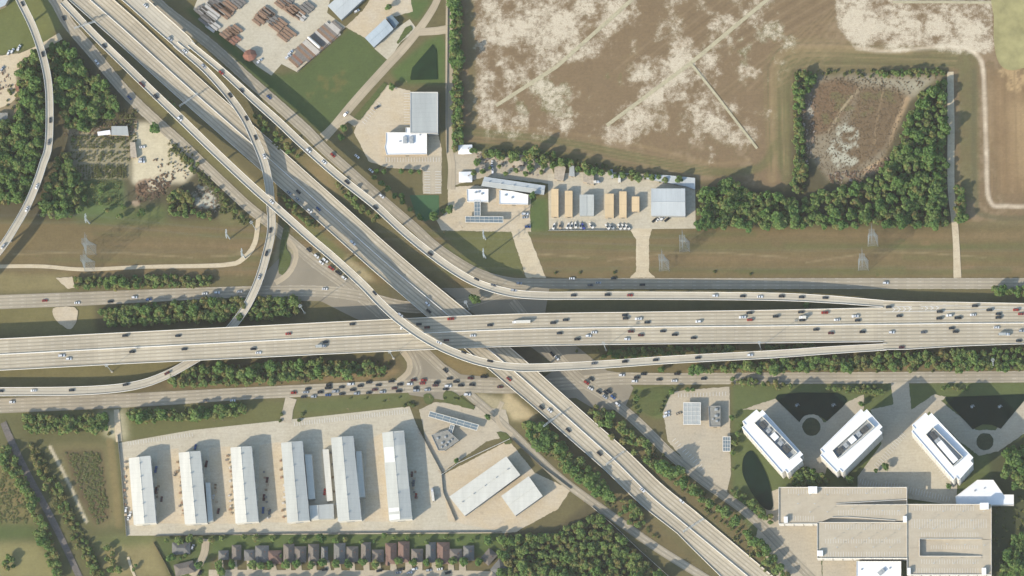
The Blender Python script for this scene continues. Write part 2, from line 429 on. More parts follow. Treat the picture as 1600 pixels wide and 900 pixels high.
sandy([(985, 85), (1065, 62), (1130, 80), (1150, 130), (1190, 185), (1205, 235), (1120, 222), (1080, 175), (1020, 170), (955, 210), (930, 200), (965, 155)], 0.64)
sandy([(1050, 125), (1145, 140), (1200, 230), (1115, 222), (1075, 180)], 0.7)
sandy([(1115, 30), (1190, 5), (1205, 55), (1140, 62)], 0.55)
sandy([(735, 160), (1000, 165), (1000, 215), (760, 220)], 0.40)
sandy([(742, 30), (778, 30), (786, 198), (750, 205)], 0.62, 3)
sandy([(820, 110), (915, 120), (930, 190), (820, 180)], 0.42)
sandy([(1025, -20), (1085, -20), (1075, 12), (1035, 14)], 0.7, 3)
sandy([(730, -30), (1290, -30), (1240, 90), (1200, 240), (740, 215)], 0.20)
sandy([(1180, 120), (1215, 130), (1200, 240), (1150, 230)], 0.3)
sandy([(1106, 225), (1120, 225), (1118, 262), (1106, 262)], 0.7, 2)
sandy([(1290, -40), (1556, -40), (1553, 84), (1340, 80), (1308, 40)], 0.80, 3)
paint([(1355, 45), (1450, 50), (1440, 75), (1360, 72)], (140, 118, 88), 0.75, 3, 0.7)
stroke([(1374, 5), (1352, 45), (1338, 75)], 9, (128, 108, 80), 0.9, 2)
paint([(1300, 110), (1200, 110), (1190, 190), (1260, 260)], (132, 116, 80), 0.3, 4)
stroke([(1235, 275), (1226, 230), (1224, 130), (1235, 98), (1270, 92), (1400, 92), (1500, 94), (1512, 110), (1514, 300)], 30, (108, 104, 66), 0.75, 4)
stroke([(1206, 280), (1210, 130), (1225, 88), (1300, 78), (1420, 80)], 14, (148, 128, 90), 0.6, 3)
stroke([(1340, 75), (1385, 80), (1440, 76), (1500, 74), (1528, 88), (1537, 120), (1541, 230), (1546, 312), (1575, 322), (1660, 322)], 6, (222, 206, 176), 0.75, 2)
stroke([(1522, 110), (1524, 300), (1545, 338), (1660, 338)], 8, (100, 96, 66), 0.7, 2)
paint([(1550, 110), (1660, 115), (1660, 310), (1562, 300), (1548, 200)], (138, 114, 80), 0.9, 3)
paint([(1552, 100), (1660, 105), (1660, 160), (1560, 140)], (196, 168, 120), 0.6, 3, 0.5)
paint([(1580, 160), (1610, 160), (1610, 280), (1590, 270)], (186, 160, 116), 0.5, 4)
stroke([(725, 205), (800, 212), (900, 226), (1010, 250), (1110, 268), (1185, 262), (1212, 225)], 13, (106, 104, 64), 0.7, 3)
stroke([(740, 196), (860, 205), (1000, 228), (1110, 255), (1170, 250)], 5, (150, 128, 90), 0.45, 2)
stroke([(735, 0), (738, 120), (742, 200)], 12, (116, 106, 70), 0.7, 3)
for k in range(16):                                    # mower and plough passes across the field
    o = k * 17
    stroke([(960 + o, 110 - k * 3), (1120 + o, -20)], 2.5, ((152, 132, 100), (108, 92, 66))[k % 2], 0.4, 1, False)
for k in range(14):
    stroke([(1120 + k * 12, 150 - k * 2), (1260 + k * 8, 40 - k * 5)], 2.5, ((152, 132, 98), (112, 98, 66))[k % 2], 0.35, 1)
for k in range(9):
    d_ = k * 5.2
    stroke([(1242 - d_, 275 - d_ * .2), (1237 - d_, 150), (1241 - d_, 118 - d_ * .6), (1262 - d_ * .4, 104 - d_), (1400, 104 - d_ * .8), (1490 + d_ * .3, 106 - d_ * .7)], 2.2, ((150, 132, 92), (96, 96, 58), (128, 116, 76))[k % 3], 0.5, 1)
for k in range(8):
    stroke([(740, 200 + k * 3.4), (860, 212 + k * 3.4), (1000, 238 + k * 3), (1110, 260 + k * 2)], 2.2, ((148, 128, 90), (98, 98, 58))[k % 2], 0.4, 1)
for k in range(7):
    stroke([(1545 + k * 8, 110), (1550 + k * 8, 300)], 2.5, ((150, 126, 90), (122, 104, 72))[k % 2], 0.45, 1)
for k in range(10): stroke([(1205, 60 + k * 9), (1300 + k * 3, 30 + k * 5)], 2.5, (150, 128, 92), 0.3, 1)
# clearing inside the wood
paint([(1255, 120), (1290, 118), (1420, 115), (1476, 120), (1440, 135), (1415, 180), (1400, 250), (1350, 285), (1290, 280), (1262, 240), (1252, 160)], (150, 132, 108), 1, 1)
paint([(1280, 130), (1310, 122), (1345, 133), (1330, 165), (1300, 205), (1262, 215), (1258, 170)], (128, 100, 74), 1, 1)
paint([(1345, 134), (1400, 132), (1416, 150), (1405, 180), (1385, 230), (1330, 270), (1300, 240), (1330, 180)], (126, 102, 76), 1, 1)
paint([(1270, 140), (1400, 135), (1410, 160), (1370, 230), (1290, 220)], (112, 104, 66), 0.7, 2, 0.35)
paint([(1310, 190), (1330, 182), (1350, 215), (1345, 262), (1300, 270), (1290, 230)], (190, 180, 158), 0.95, 2, 0.82)
stroke([(1345, 136), (1320, 165), (1295, 205)], 4, (176, 152, 120), 0.8, 1)
stroke([(1380, 140), (1370, 190), (1366, 225)], 3, (160, 132, 100), 0.8, 1)
stroke([(1418, 155), (1400, 200), (1385, 245), (1352, 268)], 9, (196, 160, 122), 0.8, 2)
paint([(1255, 140), (1270, 140), (1272, 200), (1256, 190)], (190, 178, 160), 0.9, 2, 0.6)
paint([(1330, 125), (1460, 122), (1430, 152), (1420, 140)], (176, 164, 140), 0.9, 2)
FLOOR = (92, 82, 58)
WOOD = [(1090, 285), (1240, 300), (1300, 290), (1370, 270), (1420, 160), (1480, 120), (1484, 356), (1090, 357)]
paint(WOOD, FLOOR, 1, 1)
paint([(1238, 110), (1258, 110), (1262, 240), (1300, 290), (1236, 305)], FLOOR, 1, 1)
# --- power line right of way: brownish mown grass with green bands
ROW = [(-60, 340), (130, 345), (400, 330), (700, 365), (830, 358), (1660, 355), (1660, 436), (820, 436), (700, 450), (400, 430), (-60, 450)]
paint(ROW, (124, 104, 70), 1, 1)
for k in range(30):
    y = 345 + (k * 37) % 92; x = -40 + (k * 211) % 1500
    stroke([(x, y), (x + 220, y + 2), (x + 420, y - 2)], 5 + k % 4, ((98, 100, 58), (138, 112, 80), (110, 104, 64))[k % 3], 0.5, 3)
rsw = random.Random(3)
for k in range(34):
    x, y = rsw.uniform(-20, 1600), rsw.uniform(350, 428); w_ = rsw.uniform(8, 34)
    paint([(x, y), (x + w_, y - 3), (x + w_ * 1.4, y + 4), (x + w_ * .4, y + 6)], ((150, 132, 98), (84, 94, 50), (136, 108, 76))[k % 3], 0.6, 1, 0.5)
for k in range(5): stroke([(20 + k * 310, 398 + k * 3), (150 + k * 310, 394), (300 + k * 310, 402)], 1.6, (168, 148, 112), 0.55, 1)
# --- left woods and nursery
paint([(-60, 70), (60, 70), (128, 60), (200, 140), (285, 210), (390, 325), (340, 345), (130, 345), (-60, 345)], FLOOR, 1, 1)
paint([(-60, -60), (30, -60), (85, 60), (92, 60), (60, 75), (-60, 100)], (110, 112, 64), 1, 1)
paint([(30, -60), (80, -60), (96, 45), (60, 60), (48, 20)], (120, 118, 68), 1, 1)
paint([(-60, 110), (30, 85), (25, 130), (20, 160), (-60, 175)], (214, 194, 160), 1, 1)
paint([(-60, 160), (28, 150), (28, 190), (-60, 200)], (150, 130, 100), 1, 2)
paint([(210, 190), (255, 195), (300, 240), (312, 262), (290, 285), (262, 288), (235, 300), (206, 285), (205, 240)], (216, 196, 164), 1, 1)
paint([(212, 280), (255, 268), (275, 275), (262, 300), (235, 312), (212, 308)], (144, 108, 84), 0.8, 2, 0.7)
paint([(222, 300), (262, 285), (275, 300), (232, 320), (205, 330), (200, 318)], (184, 154, 128), 0.8, 2, 0.5)
paint([(130, 280), (192, 280), (196, 325), (180, 340), (112, 342), (118, 310)], (98, 112, 66), 1, 2)
paint([(180, 330), (260, 320), (262, 345), (130, 346)], (104, 112, 62), 0.8, 2)
paint([(108, 205), (205, 205), (205, 280), (108, 280)], (160, 146, 116), 1, 1)
paint([(300, 290), (318, 285), (345, 300), (350, 318), (338, 332), (312, 330), (300, 315)], (206, 194, 172), 0.9, 2, 0.8)
paint([(88, 150), (110, 130), (150, 210), (108, 215)], (168, 152, 122), 0.7, 2, 0.6)
paint([(300, 262), (325, 285), (395, 345), (370, 350), (340, 345), (350, 310)], (126, 116, 76), 0.9, 1)
# --- strips between the roads
paint([(172, 0), (190, 0), (290, 95), (385, 190), (380, 205), (280, 105)], (142, 122, 84), 1, 1)
paint([(195, 235), (230, 260), (262, 165), (300, 215), (330, 240), (300, 200), (250, 150)], (140, 122, 84), 0.0)
paint([(215, 140), (262, 165), (345, 250), (425, 320), (415, 330), (330, 255)], (120, 110, 70), 1, 1)
paint([(265, 155), (330, 225), (420, 300), (410, 302), (320, 225)], (150, 132, 92), 1, 1)
paint([(400, 180), (470, 215), (560, 290), (640, 380), (710, 450), (690, 455), (600, 370), (520, 300), (440, 235)], (120, 106, 68), 1, 1)
paint([(470, 245), (510, 262), (530, 305), (500, 295)], (150, 124, 84), 0.8, 2)
paint([(430, 300), (500, 355), (545, 400), (540, 408), (480, 360), (430, 318)], (128, 108, 74), 1, 1)
paint([(480, 345), (545, 400), (535, 408), (478, 362)], (116, 112, 66), 1, 1)
paint([(540, 400), (575, 425), (590, 440), (570, 440), (540, 410)], (176, 156, 118), 1, 1)
paint([(440, 360), (470, 385), (540, 430), (580, 470), (470, 470), (420, 440)], (172, 156, 124), 1, 1)
paint([(455, 350), (447, 380), (452, 410), (442, 440), (430, 430), (440, 370)], (98, 96, 60), 1, 1)
paint([(680, 450), (740, 470), (800, 490), (860, 495), (840, 600), (760, 560), (680, 500)], (98, 86, 66), 0.8, 2)
paint([(600, 440), (700, 450), (760, 490), (640, 520)], (106, 98, 74), 0.8, 2)
paint([(820, 470), (1300, 474), (1300, 486), (820, 490)], (94, 90, 58), 1, 1)
paint([(-60, 425), (110, 430), (110, 452), (-60, 460)], (140, 124, 84), 1, 1)
paint([(-60, 480), (150, 478), (160, 520), (-60, 530)], (124, 112, 70), 1, 1)
paint([(150, 475), (480, 460), (482, 500), (150, 520)], (96, 86, 58), 1, 1)
paint([(-60, 575), (300, 562), (290, 580), (200, 600), (-60, 610)], (124, 112, 72), 1, 1)
paint([(200, 612), (262, 590), (400, 560), (625, 562), (632, 580), (600, 595), (262, 612)], (108, 92, 62), 1, 1)
paint([(262, 606), (600, 592), (625, 582), (620, 575), (400, 592), (262, 600)], (150, 122, 84), 0.7, 1)
paint([(-60, 645), (180, 640), (640, 615), (640, 640), (420, 662), (186, 690), (-60, 690)], (108, 104, 62), 1, 1)
paint([(155, 645), (195, 642), (200, 690), (165, 690)], (196, 180, 146), 0.9, 2)
paint([(460, 628), (640, 614), (645, 632), (470, 645)], (102, 104, 60), 1, 1)
paint([(640, 550), (675, 552), (700, 585), (665, 592), (643, 575)], (180, 166, 130), 1, 1)
paint([(672, 548), (760, 575), (760, 588), (720, 588), (690, 562)], (138, 116, 76), 1, 1)
paint([(735, 610), (790, 625), (800, 640), (775, 646)], (180, 162, 128), 1, 1)
paint([(790, 610), (838, 650), (822, 660), (800, 655), (785, 630)], (196, 172, 132), 1, 1)
paint([(680, 625), (720, 612), (745, 640), (740, 642), (690, 630)], (98, 100, 58), 1, 1)
paint([(905, 545), (960, 540), (1300, 536), (1310, 548), (1000, 562), (930, 560)], (110, 98, 62), 1, 1)
paint([(950, 572), (1660, 540), (1660, 582), (1180, 584), (960, 580)], (116, 100, 66), 1, 1)
paint([(1040, 578), (1420, 566), (1500, 576), (1300, 582), (1040, 583)], (156, 126, 88), 0.6, 2, 0.7)
# --- mainline banks south of the interchange
paint([(810, 655), (850, 660), (960, 750), (1060, 850), (1110, 900), (1095, 900), (1000, 828), (900, 745), (830, 690)], (116, 100, 66), 1, 1)
paint([(905, 640), (945, 680), (1060, 780), (1200, 895), (1245, 905), (1190, 840), (1040, 720), (940, 628)], (118, 102, 68), 1, 1)
paint([(1030, 770), (1110, 815), (1150, 850), (1100, 820)], (112, 110, 66), 0.9, 2)
paint([(890, 780), (920, 790), (1050, 905), (1030, 905), (960, 830)], (112, 100, 66), 1, 1)
paint([(780, 830), (870, 825), (920, 785), (1045, 905), (780, 905)], FLOOR, 1, 1)
paint([(990, 605), (1060, 604), (1046, 640), (1030, 655), (990, 640)], (104, 110, 60), 1, 1)
# --- office park lawns
paint([(1145, 600), (1660, 596), (1660, 905), (1210, 905), (1145, 780)], (98, 104, 60), 1, 1)
paint([(1545, 700), (1660, 660), (1660, 905), (1548, 905)], (84, 84, 54), 1, 1)
# --- south-west corner
paint([(-60, 650), (60, 650), (190, 690), (200, 840), (250, 905), (-60, 905)], (104, 98, 62), 1, 1)
paint([(-60, 730), (20, 730), (48, 800), (55, 820), (-60, 825)], (124, 112, 70), 1, 1)
paint([(-60, 740), (30, 760), (45, 815), (-60, 820)], (134, 106, 72), 0.7, 2, 0.35)
paint([(-60, 820), (56, 820), (62, 842), (-60, 850)], (90, 98, 54), 1, 2)
paint([(-60, 850), (60, 848), (90, 900), (90, 905), (-60, 905)], (146, 134, 88), 1, 2)
paint([(80, 695), (150, 690), (178, 700), (190, 820), (150, 825), (100, 740)], (122, 110, 72), 1, 1)
paint([(100, 705), (160, 705), (172, 810), (150, 822), (125, 780)], (104, 86, 60), 1, 1)
paint([(115, 710), (150, 706), (160, 770), (135, 775)], (96, 92, 60), 0.8, 2)
stroke([(78, 698), (105, 750), (135, 815)], 5, (206, 186, 156), 0.9, 1)
paint([(98, 694), (130, 692), (128, 703), (98, 702)], (214, 196, 164), 0.8, 2, 0.6)
stroke([(172, 690), (178, 740), (186, 820)], 12, (140, 120, 80), 0.7, 2)
paint([(150, 845), (240, 838), (265, 905), (168, 905)], (146, 130, 88), 1, 2)
paint([(148, 838), (240, 832), (242, 850), (150, 858)], (104, 108, 62), 0.8, 2)
paint([(240, 836), (330, 836), (330, 905), (268, 905)], (92, 100, 56), 1, 1)
paint([(330, 832), (785, 830), (785, 870), (330, 868)], (92, 104, 56), 1, 1)
# --- industrial north
paint([(418, 118), (465, 113), (545, 45), (575, 62), (606, 96), (520, 196), (508, 206), (420, 124)], (88, 98, 54), 1, 1)
paint([(440, 130), (520, 110), (560, 110), (520, 170), (480, 170)], (112, 102, 58), 0.7, 4, 0.5)
paint([(290, 15), (302, 15), (400, 100), (424, 120), (515, 208), (500, 205), (395, 118)], (76, 92, 48), 1, 1)
paint([(610, 112), (668, 62), (690, 54), (698, 70), (696, 130), (640, 132), (620, 126)], (90, 104, 54), 1, 1)
paint([(632, 0), (676, 0), (655, 32), (645, 30), (630, 15)], (88, 102, 54), 1, 1)
paint([(700, 225), (730, 225), (860, 240), (870, 270), (850, 290), (760, 275), (700, 290)], (98, 96, 60), 1, 1)
paint([(826, 310), (855, 310), (858, 362), (826, 362)], (92, 104, 56), 1, 1)
paint([(690, 362), (800, 360), (822, 432), (780, 432), (720, 400)], (112, 108, 64), 1, 1)
paint([(690, 372), (720, 400), (790, 432), (700, 430)], (100, 100, 58), 1, 1)
fm = blur(pmask(FIELD), 2)[..., None]
gcol *= (1 - fm) * np.array([0.99, 1.06, 1.03]) + fm * np.array([1.14, 1.12, 1.14])
gcol *= (0.90 + 0.20 * n_fine)[..., None] * (0.92 + 0.16 * n_mid)[..., None]

far = np.array([-8500., -3500., -1200., -400.])
cx = np.concatenate([far, gx, 1600 - far[::-1]]); cy = np.concatenate([far, gy, 900 - far[::-1]])
CX, CY = np.meshgrid(cx, cy)
dirs = np.array(V * DIST)[None, None] + np.array(RIGHT)[None, None] * ((CX - 800) * S)[..., None] + np.array(UP)[None, None] * ((450 - CY) * S)[..., None]
tt = (0 - CAM.z) / dirs[..., 2]
GV = np.array(CAM)[None, None] + dirs * tt[..., None]
nyy, nxx = CX.shape
colf = np.ones((nyy, nxx, 4)); colf[..., :3] = np.pad(gcol, ((4, 4), (4, 4), (0, 0)), mode='edge')
# beyond the picture: plain grass
out_ = (CX < -60) | (CX > 1660) | (CY < -60) | (CY > 960)
colf[out_, :3] = L3((112, 102, 68))
idx = np.arange(nyy * nxx).reshape(nyy, nxx)
fa = np.stack([idx[1:, :-1], idx[1:, 1:], idx[:-1, 1:], idx[:-1, :-1]], -1).reshape(-1, 4)
me = bpy.data.meshes.new('ground'); me.vertices.add(nyy * nxx); me.vertices.foreach_set('co', GV.reshape(-1))
me.loops.add(fa.size); me.loops.foreach_set('vertex_index', fa.reshape(-1))
me.polygons.add(len(fa)); me.polygons.foreach_set('loop_start', np.arange(0, fa.size, 4)); me.polygons.foreach_set('loop_total', np.full(len(fa), 4))
ca = me.color_attributes.new('soil', 'FLOAT_COLOR', 'POINT'); ca.data.foreach_set('color', colf.reshape(-1))
sa = me.attributes.new('bare', 'FLOAT', 'POINT'); sa.data.foreach_set('value', np.pad(sandm, 4).reshape(-1).astype(np.float32))
me.update(calc_edges=True)
t = NT('soil_and_grass')
ac = t.n('ShaderNodeAttribute', attribute_name='soil').outputs['Color']
f1 = t.rng(t.noise(0.35, 5, 0.7), 0.25, 0.75, 0.86, 1.12)
f2 = t.rng(t.noise(1.6, 3, 0.7), 0.25, 0.75, 0.88, 1.10)
tf = t.rng(t.noise(0.9, 3, 0.6, stretch=(0.08, 1.0, 1.0), rot=0.0), 0.3, 0.7, 0.95, 1.05)
f = t.math('MULTIPLY', t.math('MULTIPLY', f1, f2), tf)
sv = t.n('ShaderNodeAttribute', attribute_name='bare').outputs['Fac']
nz = t.noise(0.22, 6, 0.72); nz2 = t.noise(1.1, 4, 0.7)
sm = t.math('ADD', sv, t.math('MULTIPLY', t.math('SUBTRACT', nz, 0.5), t.math('MULTIPLY', sv, 2.6)))
sm = t.math('ADD', sm, t.math('MULTIPLY', t.math('SUBTRACT', nz2, 0.5), 0.5))
smk = t.math('MULTIPLY', t.rng(sm, 0.36, 0.80, 0.0, 1.0), t.rng(nz2, 0.25, 0.65, 0.35, 1.0))
smk = t.math('MULTIPLY', smk, t.math('GREATER_THAN', sv, 0.02))
grain = t.mix(smk, ac, alb(SAND))
me.materials.append(t.done(t.mulc(grain, f), 0.95))
ground = bpy.data.objects.new('ground', me); COL.objects.link(ground); tag(ground, kind='structure')

# ------------------------------------------------------------------ flat sheets
ZC = [0.05]
def nextz():
    ZC[0] += 0.006; return ZC[0]
def sheet(name, pts, mat, smooth=False, z=None, kind='structure', closed=True):
    z = nextz() if z is None else z
    P = catmull(pts, closed=True, step=5) if smooth else pts
    if mat in (M['lot_tan'], M['lot_grey'], M['dirt'], M['grass'], M['lawn'], M['bed']):       # worn, ragged edges
        rj = random.Random(len(pts) + int(pts[0][0])); Q = []
        for a, b in zip(P, P[1:] + P[:1]):
            k = max(1, int(math.hypot(b[0] - a[0], b[1] - a[1]) / 3.0))
            Q += [(a[0] + (b[0] - a[0]) * i / k + rj.uniform(-.55, .55), a[1] + (b[1] - a[1]) * i / k + rj.uniform(-.55, .55)) for i in range(k)]
        P = Q
    w = wpoly(P, z); mb = MB(); mb.add([(x, y, z) for x, y in w], [tuple(range(len(w)))])
    o = mb.build(name, mat); tag(o, kind=kind); return o
ROADS = {}
def frame(pts, step=8, smooth=True):
    """pts px,py,z,wl,wr -> world centres with left/right points"""
    P = catmull(pts, step=step) if smooth else pts
    C = [Vector(W(p[0], p[1], p[2])) for p in P]; out = []; v = 0
    for i, c in enumerate(C):
        d = (C[min(i + 1, len(C) - 1)] - C[max(i - 1, 0)]); d.z = 0; d.normalize(); nl = Vector((-d.y, d.x, 0))
        if i: v += (C[i] - C[i - 1]).length
        out.append((c, nl, P[i][3] * S, P[i][4] * S, v))
    return P, out
def road(name, pts, mat, reg=None, smooth=True, zadd=0.0):
    """ribbon on the ground; pts px,py,full width px"""
    z = nextz() + zadd
    P, F = frame([(p[0], p[1], z, p[2] / 2, p[2] / 2) for p in pts], smooth=smooth)
    if reg: ROADS[reg] = [(p[0], p[1], p[2]) for p in P]
    mb = MB()
    for a, b in zip(F[:-1], F[1:]):
        q = [a[0] - a[1] * a[3], b[0] - b[1] * b[3], b[0] + b[1] * b[2], a[0] + a[1] * a[2]]
        mb.add(q, [(0, 1, 2, 3)], [[(-a[3], a[4]), (-b[3], b[4]), (b[2], b[4]), (a[2], a[4])]])
    o = mb.build(name, mat); tag(o, kind='structure'); return o
BLOCK = []                                   # ground strips no pier may stand on
def block(pts, w): BLOCK.append((pts, w))
PIERS = []
def flyover(name, pts, label, cat, mat, depth=3.2, reg=None, piers=True, median=None, pspace=38, cap=True, barrier=(True, True), structure=False, cols=1, inset=0.22):
    P, F = frame(pts)
    if reg: ROADS[reg] = [(p[0], p[1], p[2]) for p in P]
    base = F[len(F) // 2][0]
    root = empty(name, (base.x, base.y, 0), 0, label, cat)
    off = Vector((base.x, base.y, 0))
    if structure: tag(root, kind='structure')
    mb = MB(); gb = MB(); ns = len(F)
    sec = []
    for c, nl, wl, wr, v in F:
        z = c.z; low = -0.15 if z < 4.0 else max(z - depth, 0.5)
        L, Rr = c + nl * wl - off, c - nl * wr - off
        ins = inset if z >= 4.0 else 0.0
        Lg, Rg = c + nl * wl * (1 - ins) - off, c - nl * wr * (1 - ins) - off
        sec.append((L, Rr, Lg, Rg, low, z, v, wl, wr))
    for a, b in zip(sec[:-1], sec[1:]):
        # deck slab 0.35 m with its edges, then the girder below
        def lv(p, z): return (p.x, p.y, z)
        mb.add([lv(a[1], a[5]), lv(b[1], b[5]), lv(b[0], b[5]), lv(a[0], a[5])], [(0, 1, 2, 3)], [[(-a[8], a[6]), (-b[8], b[6]), (b[7], b[6]), (a[7], a[6])]])
        for s0 in (0, 1):
            q = [lv(a[s0], a[5]), lv(b[s0], b[5]), lv(b[s0], b[5] - 0.5), lv(a[s0], a[5] - 0.5)]
            mb.add(q, [(0, 1, 2, 3) if s0 == 0 else (3, 2, 1, 0)])
            q = [lv(a[s0], a[5] - 0.5), lv(b[s0], b[5] - 0.5), lv(b[s0 + 2], b[5] - 0.9), lv(a[s0 + 2], a[5] - 0.9)]
            gb.add(q, [(0, 1, 2, 3) if s0 == 0 else (3, 2, 1, 0)])
            q = [lv(a[s0 + 2], a[5] - 0.9), lv(b[s0 + 2], b[5] - 0.9), lv(b[s0 + 2], b[4]), lv(a[s0 + 2], a[4])]
            gb.add(q, [(0, 1, 2, 3) if s0 == 0 else (3, 2, 1, 0)])
        gb.add([lv(a[2], a[4]), lv(b[2], b[4]), lv(b[3], b[4]), lv(a[3], a[4])], [(0, 1, 2, 3)])
    mb.build('deck', mat, root); gb.build('girder', M['girder'], root)
    def wall(offs, h=1.0, w=0.5, nm='barrier'):
        wb = MB(); pr = None
        for (c, nl, wl, wr, v) in F:
            o_ = offs(wl, wr); c0 = c - off
            pp = [c0 + nl * (o_ - w / 2), c0 + nl * (o_ + w / 2)]
            row = [(pp[0].x, pp[0].y, c.z + 0.003), (pp[1].x, pp[1].y, c.z + 0.003), (pp[1].x - nl.x * .1, pp[1].y - nl.y * .1, c.z + h), (pp[0].x + nl.x * .1, pp[0].y + nl.y * .1, c.z + h)]
            if pr: wb.add(pr + row, [(0, 4, 7, 3), (3, 7, 6, 2), (2, 6, 5, 1)])
            pr = row
        wb.build(nm, M['barrier'], root)
    if barrier[0]: wall(lambda wl, wr: wl - 0.28)
    if barrier[1]: wall(lambda wl, wr: -wr + 0.28)
    if median is not None: wall(lambda wl, wr: median, 1.1, 0.9, 'median_barrier')
    if piers:
        last = -999
        for i, (c, nl, wl, wr, v) in enumerate(F):
            if c.z < 5.5 or v - last < pspace: continue
            if not (-30 < P[i][0] < 1630 and -30 < P[i][1] < 930): continue
            ctr = c + nl * ((wl - wr) / 2)
            spots = [ctr] if cols == 1 else [c + nl * (wl - (wl + wr) * (k + 0.5) / cols) for k in range(cols)]
            ok = True
            for sp in spots:
                for (bp, bw) in BLOCK:
                    if bp is pts: continue
                    for q0, q1 in zip(bp[:-1], bp[1:]):
                        a, b = Vector(q0).to_2d(), Vector(q1).to_2d(); p = sp.to_2d()
                        d = b - a; tq = max(0, min(1, (p - a).dot(d) / max(d.length_squared, 1e-6)))
                        if (a + d * tq - p).length < bw + 1.2: ok = False; break
                    if not ok: break
                if not ok: break
            if not ok: continue
            last = v
            ang = math.atan2(nl.y, nl.x); top = max(c.z - depth, 0.5) + 0.003
            pb = MB()
            for sp in spots:
                s2 = sp - off
                n = 10; rr = 1.0
                pb.tube((s2.x, s2.y, -0.3), (s2.x, s2.y, top - 1.2), rr, rr, n)
            if cols == 1: pb.box((ctr.x - off.x, ctr.y - off.y, top - 0.65), ((wl + wr) * 0.62, 2.0, 1.3), ang)
            else: pb.box((ctr.x - off.x, ctr.y - off.y, top - 0.65), ((wl + wr) * 0.86, 1.8, 1.3), ang)
            pb.build('pier', M['pier'], root)
    return root
# ------------------------------------------------------------------ paved and packed lots
sheet('lumber_yard_paving', [(302, 15), (316, -20), (520, -20), (511, 20), (540, 42), (465, 113), (440, 100), (424, 118), (400, 102), (385, 85)], M['lot'])
sheet('dirt_lot', [(540, 42), (568, 15), (590, -20), (638, -20), (645, 18), (604, 29), (571, 60)], M['lot_tan'])
sheet('driveway', [(585, 76), (617, 46), (640, 30), (652, 46), (626, 66), (607, 95)], M['lot'])
sheet('loading_lot', [(562, 182), (604, 132), (641, 142), (641, 200), (684, 208), (690, 232), (690, 262), (668, 266), (605, 262), (576, 252), (553, 207)], M['lot_tan'])
sheet('parking_lot', [(600, 243), (690, 243), (690, 303), (661, 303), (660, 264), (604, 262)], M['lot_grey'])
sheet('ball_court', [(640, 305), (686, 305), (686, 336), (664, 346), (650, 338)], M['court'])
sheet('compound_lot', [(700, 292), (752, 290), (830, 304), (828, 335), (830, 362), (795, 362), (690, 360), (682, 344), (700, 330)], M['lot_tan'])
sheet('compound_yard', [(708, 232), (760, 238), (860, 252), (870, 290), (850, 286), (760, 276), (708, 290)], M['lot_grey'])
sheet('storage_yard', [(856, 272), (930, 268), (1010, 272), (1086, 280), (1087, 357), (858, 360)], M['lot'])
sheet('driveway', [(798, 360), (824, 360), (853, 434), (822, 434)], M['dirt'])
sheet('driveway', [(984, 357), (1019, 357), (1014, 375), (1014, 424), (1024, 434), (984, 434), (994, 424), (994, 375)], M['dirt'])
sheet('warehouse_yard', [(186, 692), (300, 672), (440, 657), (640, 635), (650, 662), (692, 740), (700, 812), (790, 817), (790, 833), (198, 837)], M['lot'])
for a_ in ([(246, 705), (279, 700), (289, 818), (244, 818)], [(326, 700), (360, 697), (368, 818), (333, 818)], [(405, 695), (440, 690), (450, 816), (404, 816)], [(196, 715), (202, 715), (210, 820), (198, 822)], [(573, 690), (597, 676), (610, 815), (570, 815)]):
    sheet('sand_strip', a_, M['lot_tan'])
sheet('sand_yard', [(692, 742), (795, 688), (835, 738), (892, 765), (872, 795), (805, 832), (790, 832), (700, 814)], M['lot_tan'])
sheet('filling_station_lot', [(655, 640), (680, 628), (790, 640), (800, 680), (760, 690), (692, 738), (668, 700)], M['lot_grey'])
sheet('filling_station_lot', [(1046, 612), (1140, 604), (1141, 670), (1142, 742), (1134, 778), (1095, 748), (1044, 690), (1036, 645)], M['lot_grey'])
sheet('office_parking_lot', [(1340, 745), (1380, 690), (1422, 660), (1496, 752), (1494, 790), (1340, 768)], M['lot'])
sheet('office_drive', [(1392, 598), (1420, 598), (1424, 640), (1460, 616), (1478, 620), (1425, 668), (1380, 700), (1360, 640), (1396, 632)], M['lot_grey'])
sheet('garage_forecourt', [(1205, 768), (1220, 762), (1230, 818), (1278, 818), (1285, 905), (1215, 905), (1180, 840)], M['lot_grey'])
sheet('garage_forecourt', [(1285, 870), (1338, 872), (1338, 905), (1285, 905)], M['lot_grey'])
sheet('office_walk', [(1160, 640), (1213, 622), (1250, 660), (1290, 660), (1324, 628), (1350, 616), (1350, 640), (1300, 690), (1290, 740), (1250, 740), (1240, 700), (1190, 640)], M['lot_grey'])
sheet('office_walk', [(1470, 626), (1525, 672), (1555, 672), (1600, 624), (1640, 620), (1640, 650), (1560, 705), (1530, 712), (1500, 690), (1450, 640)], M['lot_grey'])
sheet('intersection_paving', [(640, 548), (660, 546), (720, 585), (775, 590), (838, 598), (870, 575), (900, 570), (965, 582), (990, 606), (975, 640), (930, 640), (900, 622), (840, 622), (790, 612), (735, 612), (700, 626), (640, 617), (625, 596), (636, 575)], M['frontage'])
sheet('intersection_paving', [(440, 400), (470, 396), (500, 420), (560, 440), (600, 470), (660, 515), (600, 520), (500, 470), (440, 470), (380, 470), (400, 440)], M['frontage'])
sheet('intersection_paving', [(690, 450), (760, 450), (860, 440), (850, 500), (900, 540), (950, 580), (880, 580), (800, 520), (740, 490)], M['frontage'])
sheet('dirt_lot', [(-60, 110), (30, 84), (26, 120), (18, 160), (-60, 178)], M['dirt'], smooth=True)

